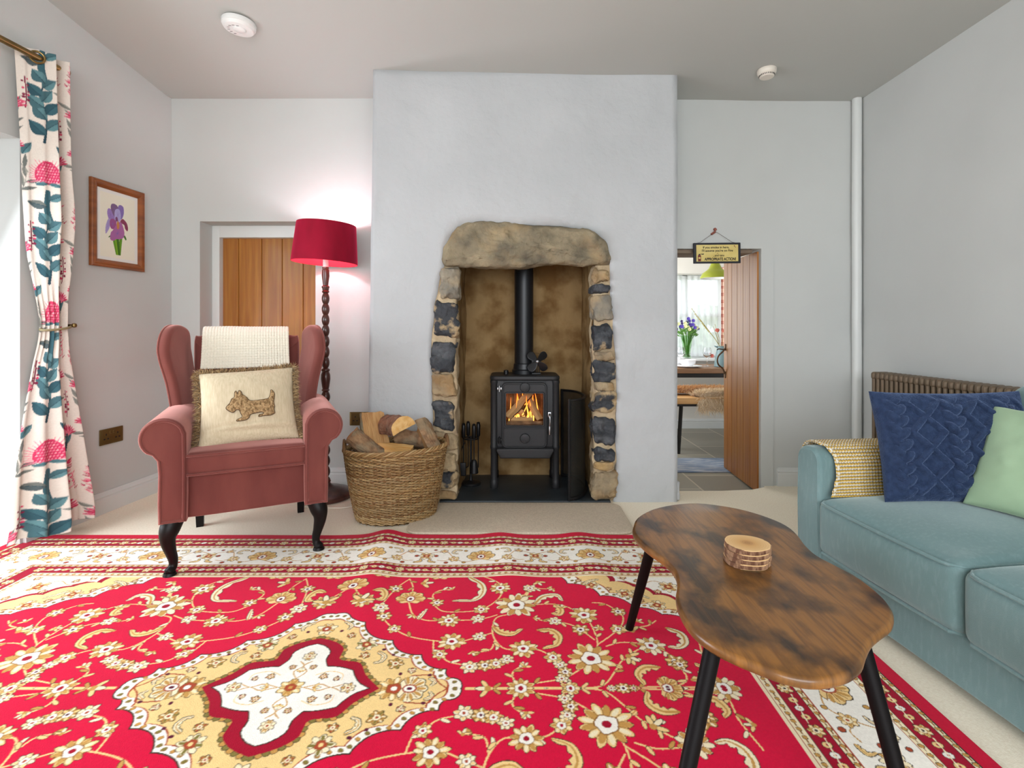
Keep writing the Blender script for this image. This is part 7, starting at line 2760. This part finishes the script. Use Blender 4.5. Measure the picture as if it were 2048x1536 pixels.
for k in range(16):
    a = rg.uniform(0, 6.28)
    l = 0.15 + 0.13 * rg.random()
    sp_ = 0.05 + 0.10 * rg.random()
    if k < 4:
        a, l, sp_ = pi + rg.normal(0, 0.25), 0.26 + 0.05 * k, 0.20 + 0.03 * k
    tip = np.array([sp_ * cos(a), 0.5 * sp_ * sin(a), l])
    tube(m, catmull([(0.012 * cos(a), 0.012 * sin(a), -0.12), (0.03 * cos(a), 0.02 * sin(a), 0.06), tip], 6), 0.002, 5)
    if k < 4:
        for q_ in np.linspace(0.55, 1, 7):
            p = np.array([0.03 * cos(a), 0.02 * sin(a), 0.06]) * (1 - q_) + tip * q_
            lathe(m, [(0.0, -0.009), (0.004, 0), (0.0, 0.012)], tuple(p), 6)
    elif k < 11:
        mf = MB()
        lathe(mf, [(0.0, -0.016), (0.018, -0.010), (0.022, 0.004), (0.010, 0.016), (0.0, 0.018)], tuple(tip), 10, fn=lambda V, s=k: V + 0.006 * np.stack([vnoise(V * 150, s), vnoise(V * 150, s + 1), vnoise(V * 150, s + 2)], 1))
        mf.build('flower_head', redf, bq)
m.build('stems', straw, bq)

# vase of fresh flowers on the sill
vs = thing('glass_vase', 'flared green-tinted glass vase on the dining room window sill', 'vase', (1.885, 5.52, WZ0 + 0.0255))
m = MB()
lathe(m, [(0.0, 0.0), (0.045, 0.0), (0.046, 0.006), (0.036, 0.04), (0.038, 0.08), (0.052, 0.17), (0.064, 0.245), (0.0615, 0.245), (0.049, 0.17), (0.035, 0.08), (0.032, 0.04), (0.0, 0.012)], (0, 0, 0), 32)
m.build('glass', mk('green_glass', S(216, 240, 210), 0.03, trans=1.0, ior=1.25), vs)
bq = thing('flower_bouquet', 'purple and cream flowers with green stems in the glass vase', 'flowers', (1.885, 5.52, WZ0 + 0.05))
stem_m = mk('green_stems', S(86, 134, 54), 0.7)
purp = mk('purple_petals', S(96, 78, 176), 0.8)
dkp = mk('dark_purple_petals', S(70, 58, 110), 0.8)
crm = mk('cream_petals', S(226, 224, 170), 0.8)
rg = np.random.default_rng(6)
ms, ml = MB(), MB()
for k in range(26):
    a = rg.uniform(0, 6.28)
    rr = 0.125 * sqrt(rg.random())
    zt = 0.23 + 0.15 * (1 - (rr / 0.13) ** 2) * rg.random() + 0.05
    tip = np.array([rr * cos(a), rr * 0.7 * sin(a), zt])
    tube(ms, catmull([(0.02 * cos(a + 1), 0.02 * sin(a + 1), -0.01), (0.028 * cos(a), 0.028 * sin(a), 0.12), tip], 5), 0.003, 5)
    tgt = MB()
    r0 = 0.024 if k % 3 != 1 else 0.017
    for j in range(7):
        b = 2 * pi * j / 7
        ex = np.array([cos(b), -0.35, sin(b) * 0.9])
        ex /= np.linalg.norm(ex)
        ey = np.cross(ex, [0, 1, 0]); ey /= np.linalg.norm(ey)
        slab(tgt, [(0.002, -0.004), (r0 * 0.6, -0.008), (r0, 0.0), (r0 * 0.6, 0.008), (0.002, 0.004)], 0.002, 0.0008, frame_xf(tip, ex, ey, np.cross(ex, ey)), nr=1, rings=(0.5,))
    lathe(tgt, [(0.0, -0.004), (0.006, -0.002), (0.006, 0.003), (0.0, 0.005)], tuple(tip), 8)
    tgt.build('bloom', (purp, dkp, crm)[k % 3], bq)
    for j in range(2):
        p = tip * (0.72 + 0.1 * j)
        ex = np.array([cos(a + j * 2), 0.3 * sin(a), 0.6]); ex /= np.linalg.norm(ex)
        ey = np.cross(ex, [0, 1, 0]); ey /= np.linalg.norm(ey)
        slab(ml, [(0, -0.003), (0.025, -0.008), (0.05, 0), (0.025, 0.008), (0, 0.003)], 0.0012, 0.0004, frame_xf(p, ex, ey, np.cross(ex, ey)), nr=1, rings=(0.5,))
ms.build('stems', stem_m, bq)
ml.build('leaves', stem_m, bq)
m = MB()
for j in range(6):
    b = 2 * pi * j / 6
    ex = np.array([cos(b), -0.3, sin(b)]); ex /= np.linalg.norm(ex)
    ey = np.cross(ex, [0, 1, 0]); ey /= np.linalg.norm(ey)
    slab(m, [(0.001, -0.004), (0.016, -0.008), (0.026, 0.0), (0.016, 0.008), (0.001, 0.004)], 0.003, 0.001, frame_xf((0, 0, 0.028), ex, ey, np.cross(ex, ey)), nr=1, rings=(0.5,))
tag(m.build('red_ornament', redf, None, loc=(2.135, 5.47, WZ0 + 0.026)), 'little dark red flower ornament on the window sill beside the jug', 'ornament')

# blue runner on the tiles
bl = mk('blue_woven_runner', S(138, 152, 174), 0.95, col2=S(176, 182, 192), scale=9, stretch=(1.2, 6, 1), detail=6, lo=0.4, hi=0.6, bump=0.5, bscale=200, bdist=0.003, col3=S(96, 118, 148), scale3=6, stretch3=(1, 5, 1), amt3=0.6)
m = MB()
gbox(m, (1.9, 3.99, KF + 0.006), (1.7, 0.40, 0.010), 0.004, 2, 2)
tag(m.build('runner_rug', bl), 'blue and grey faded runner rug on the dining room tiles', 'rug')
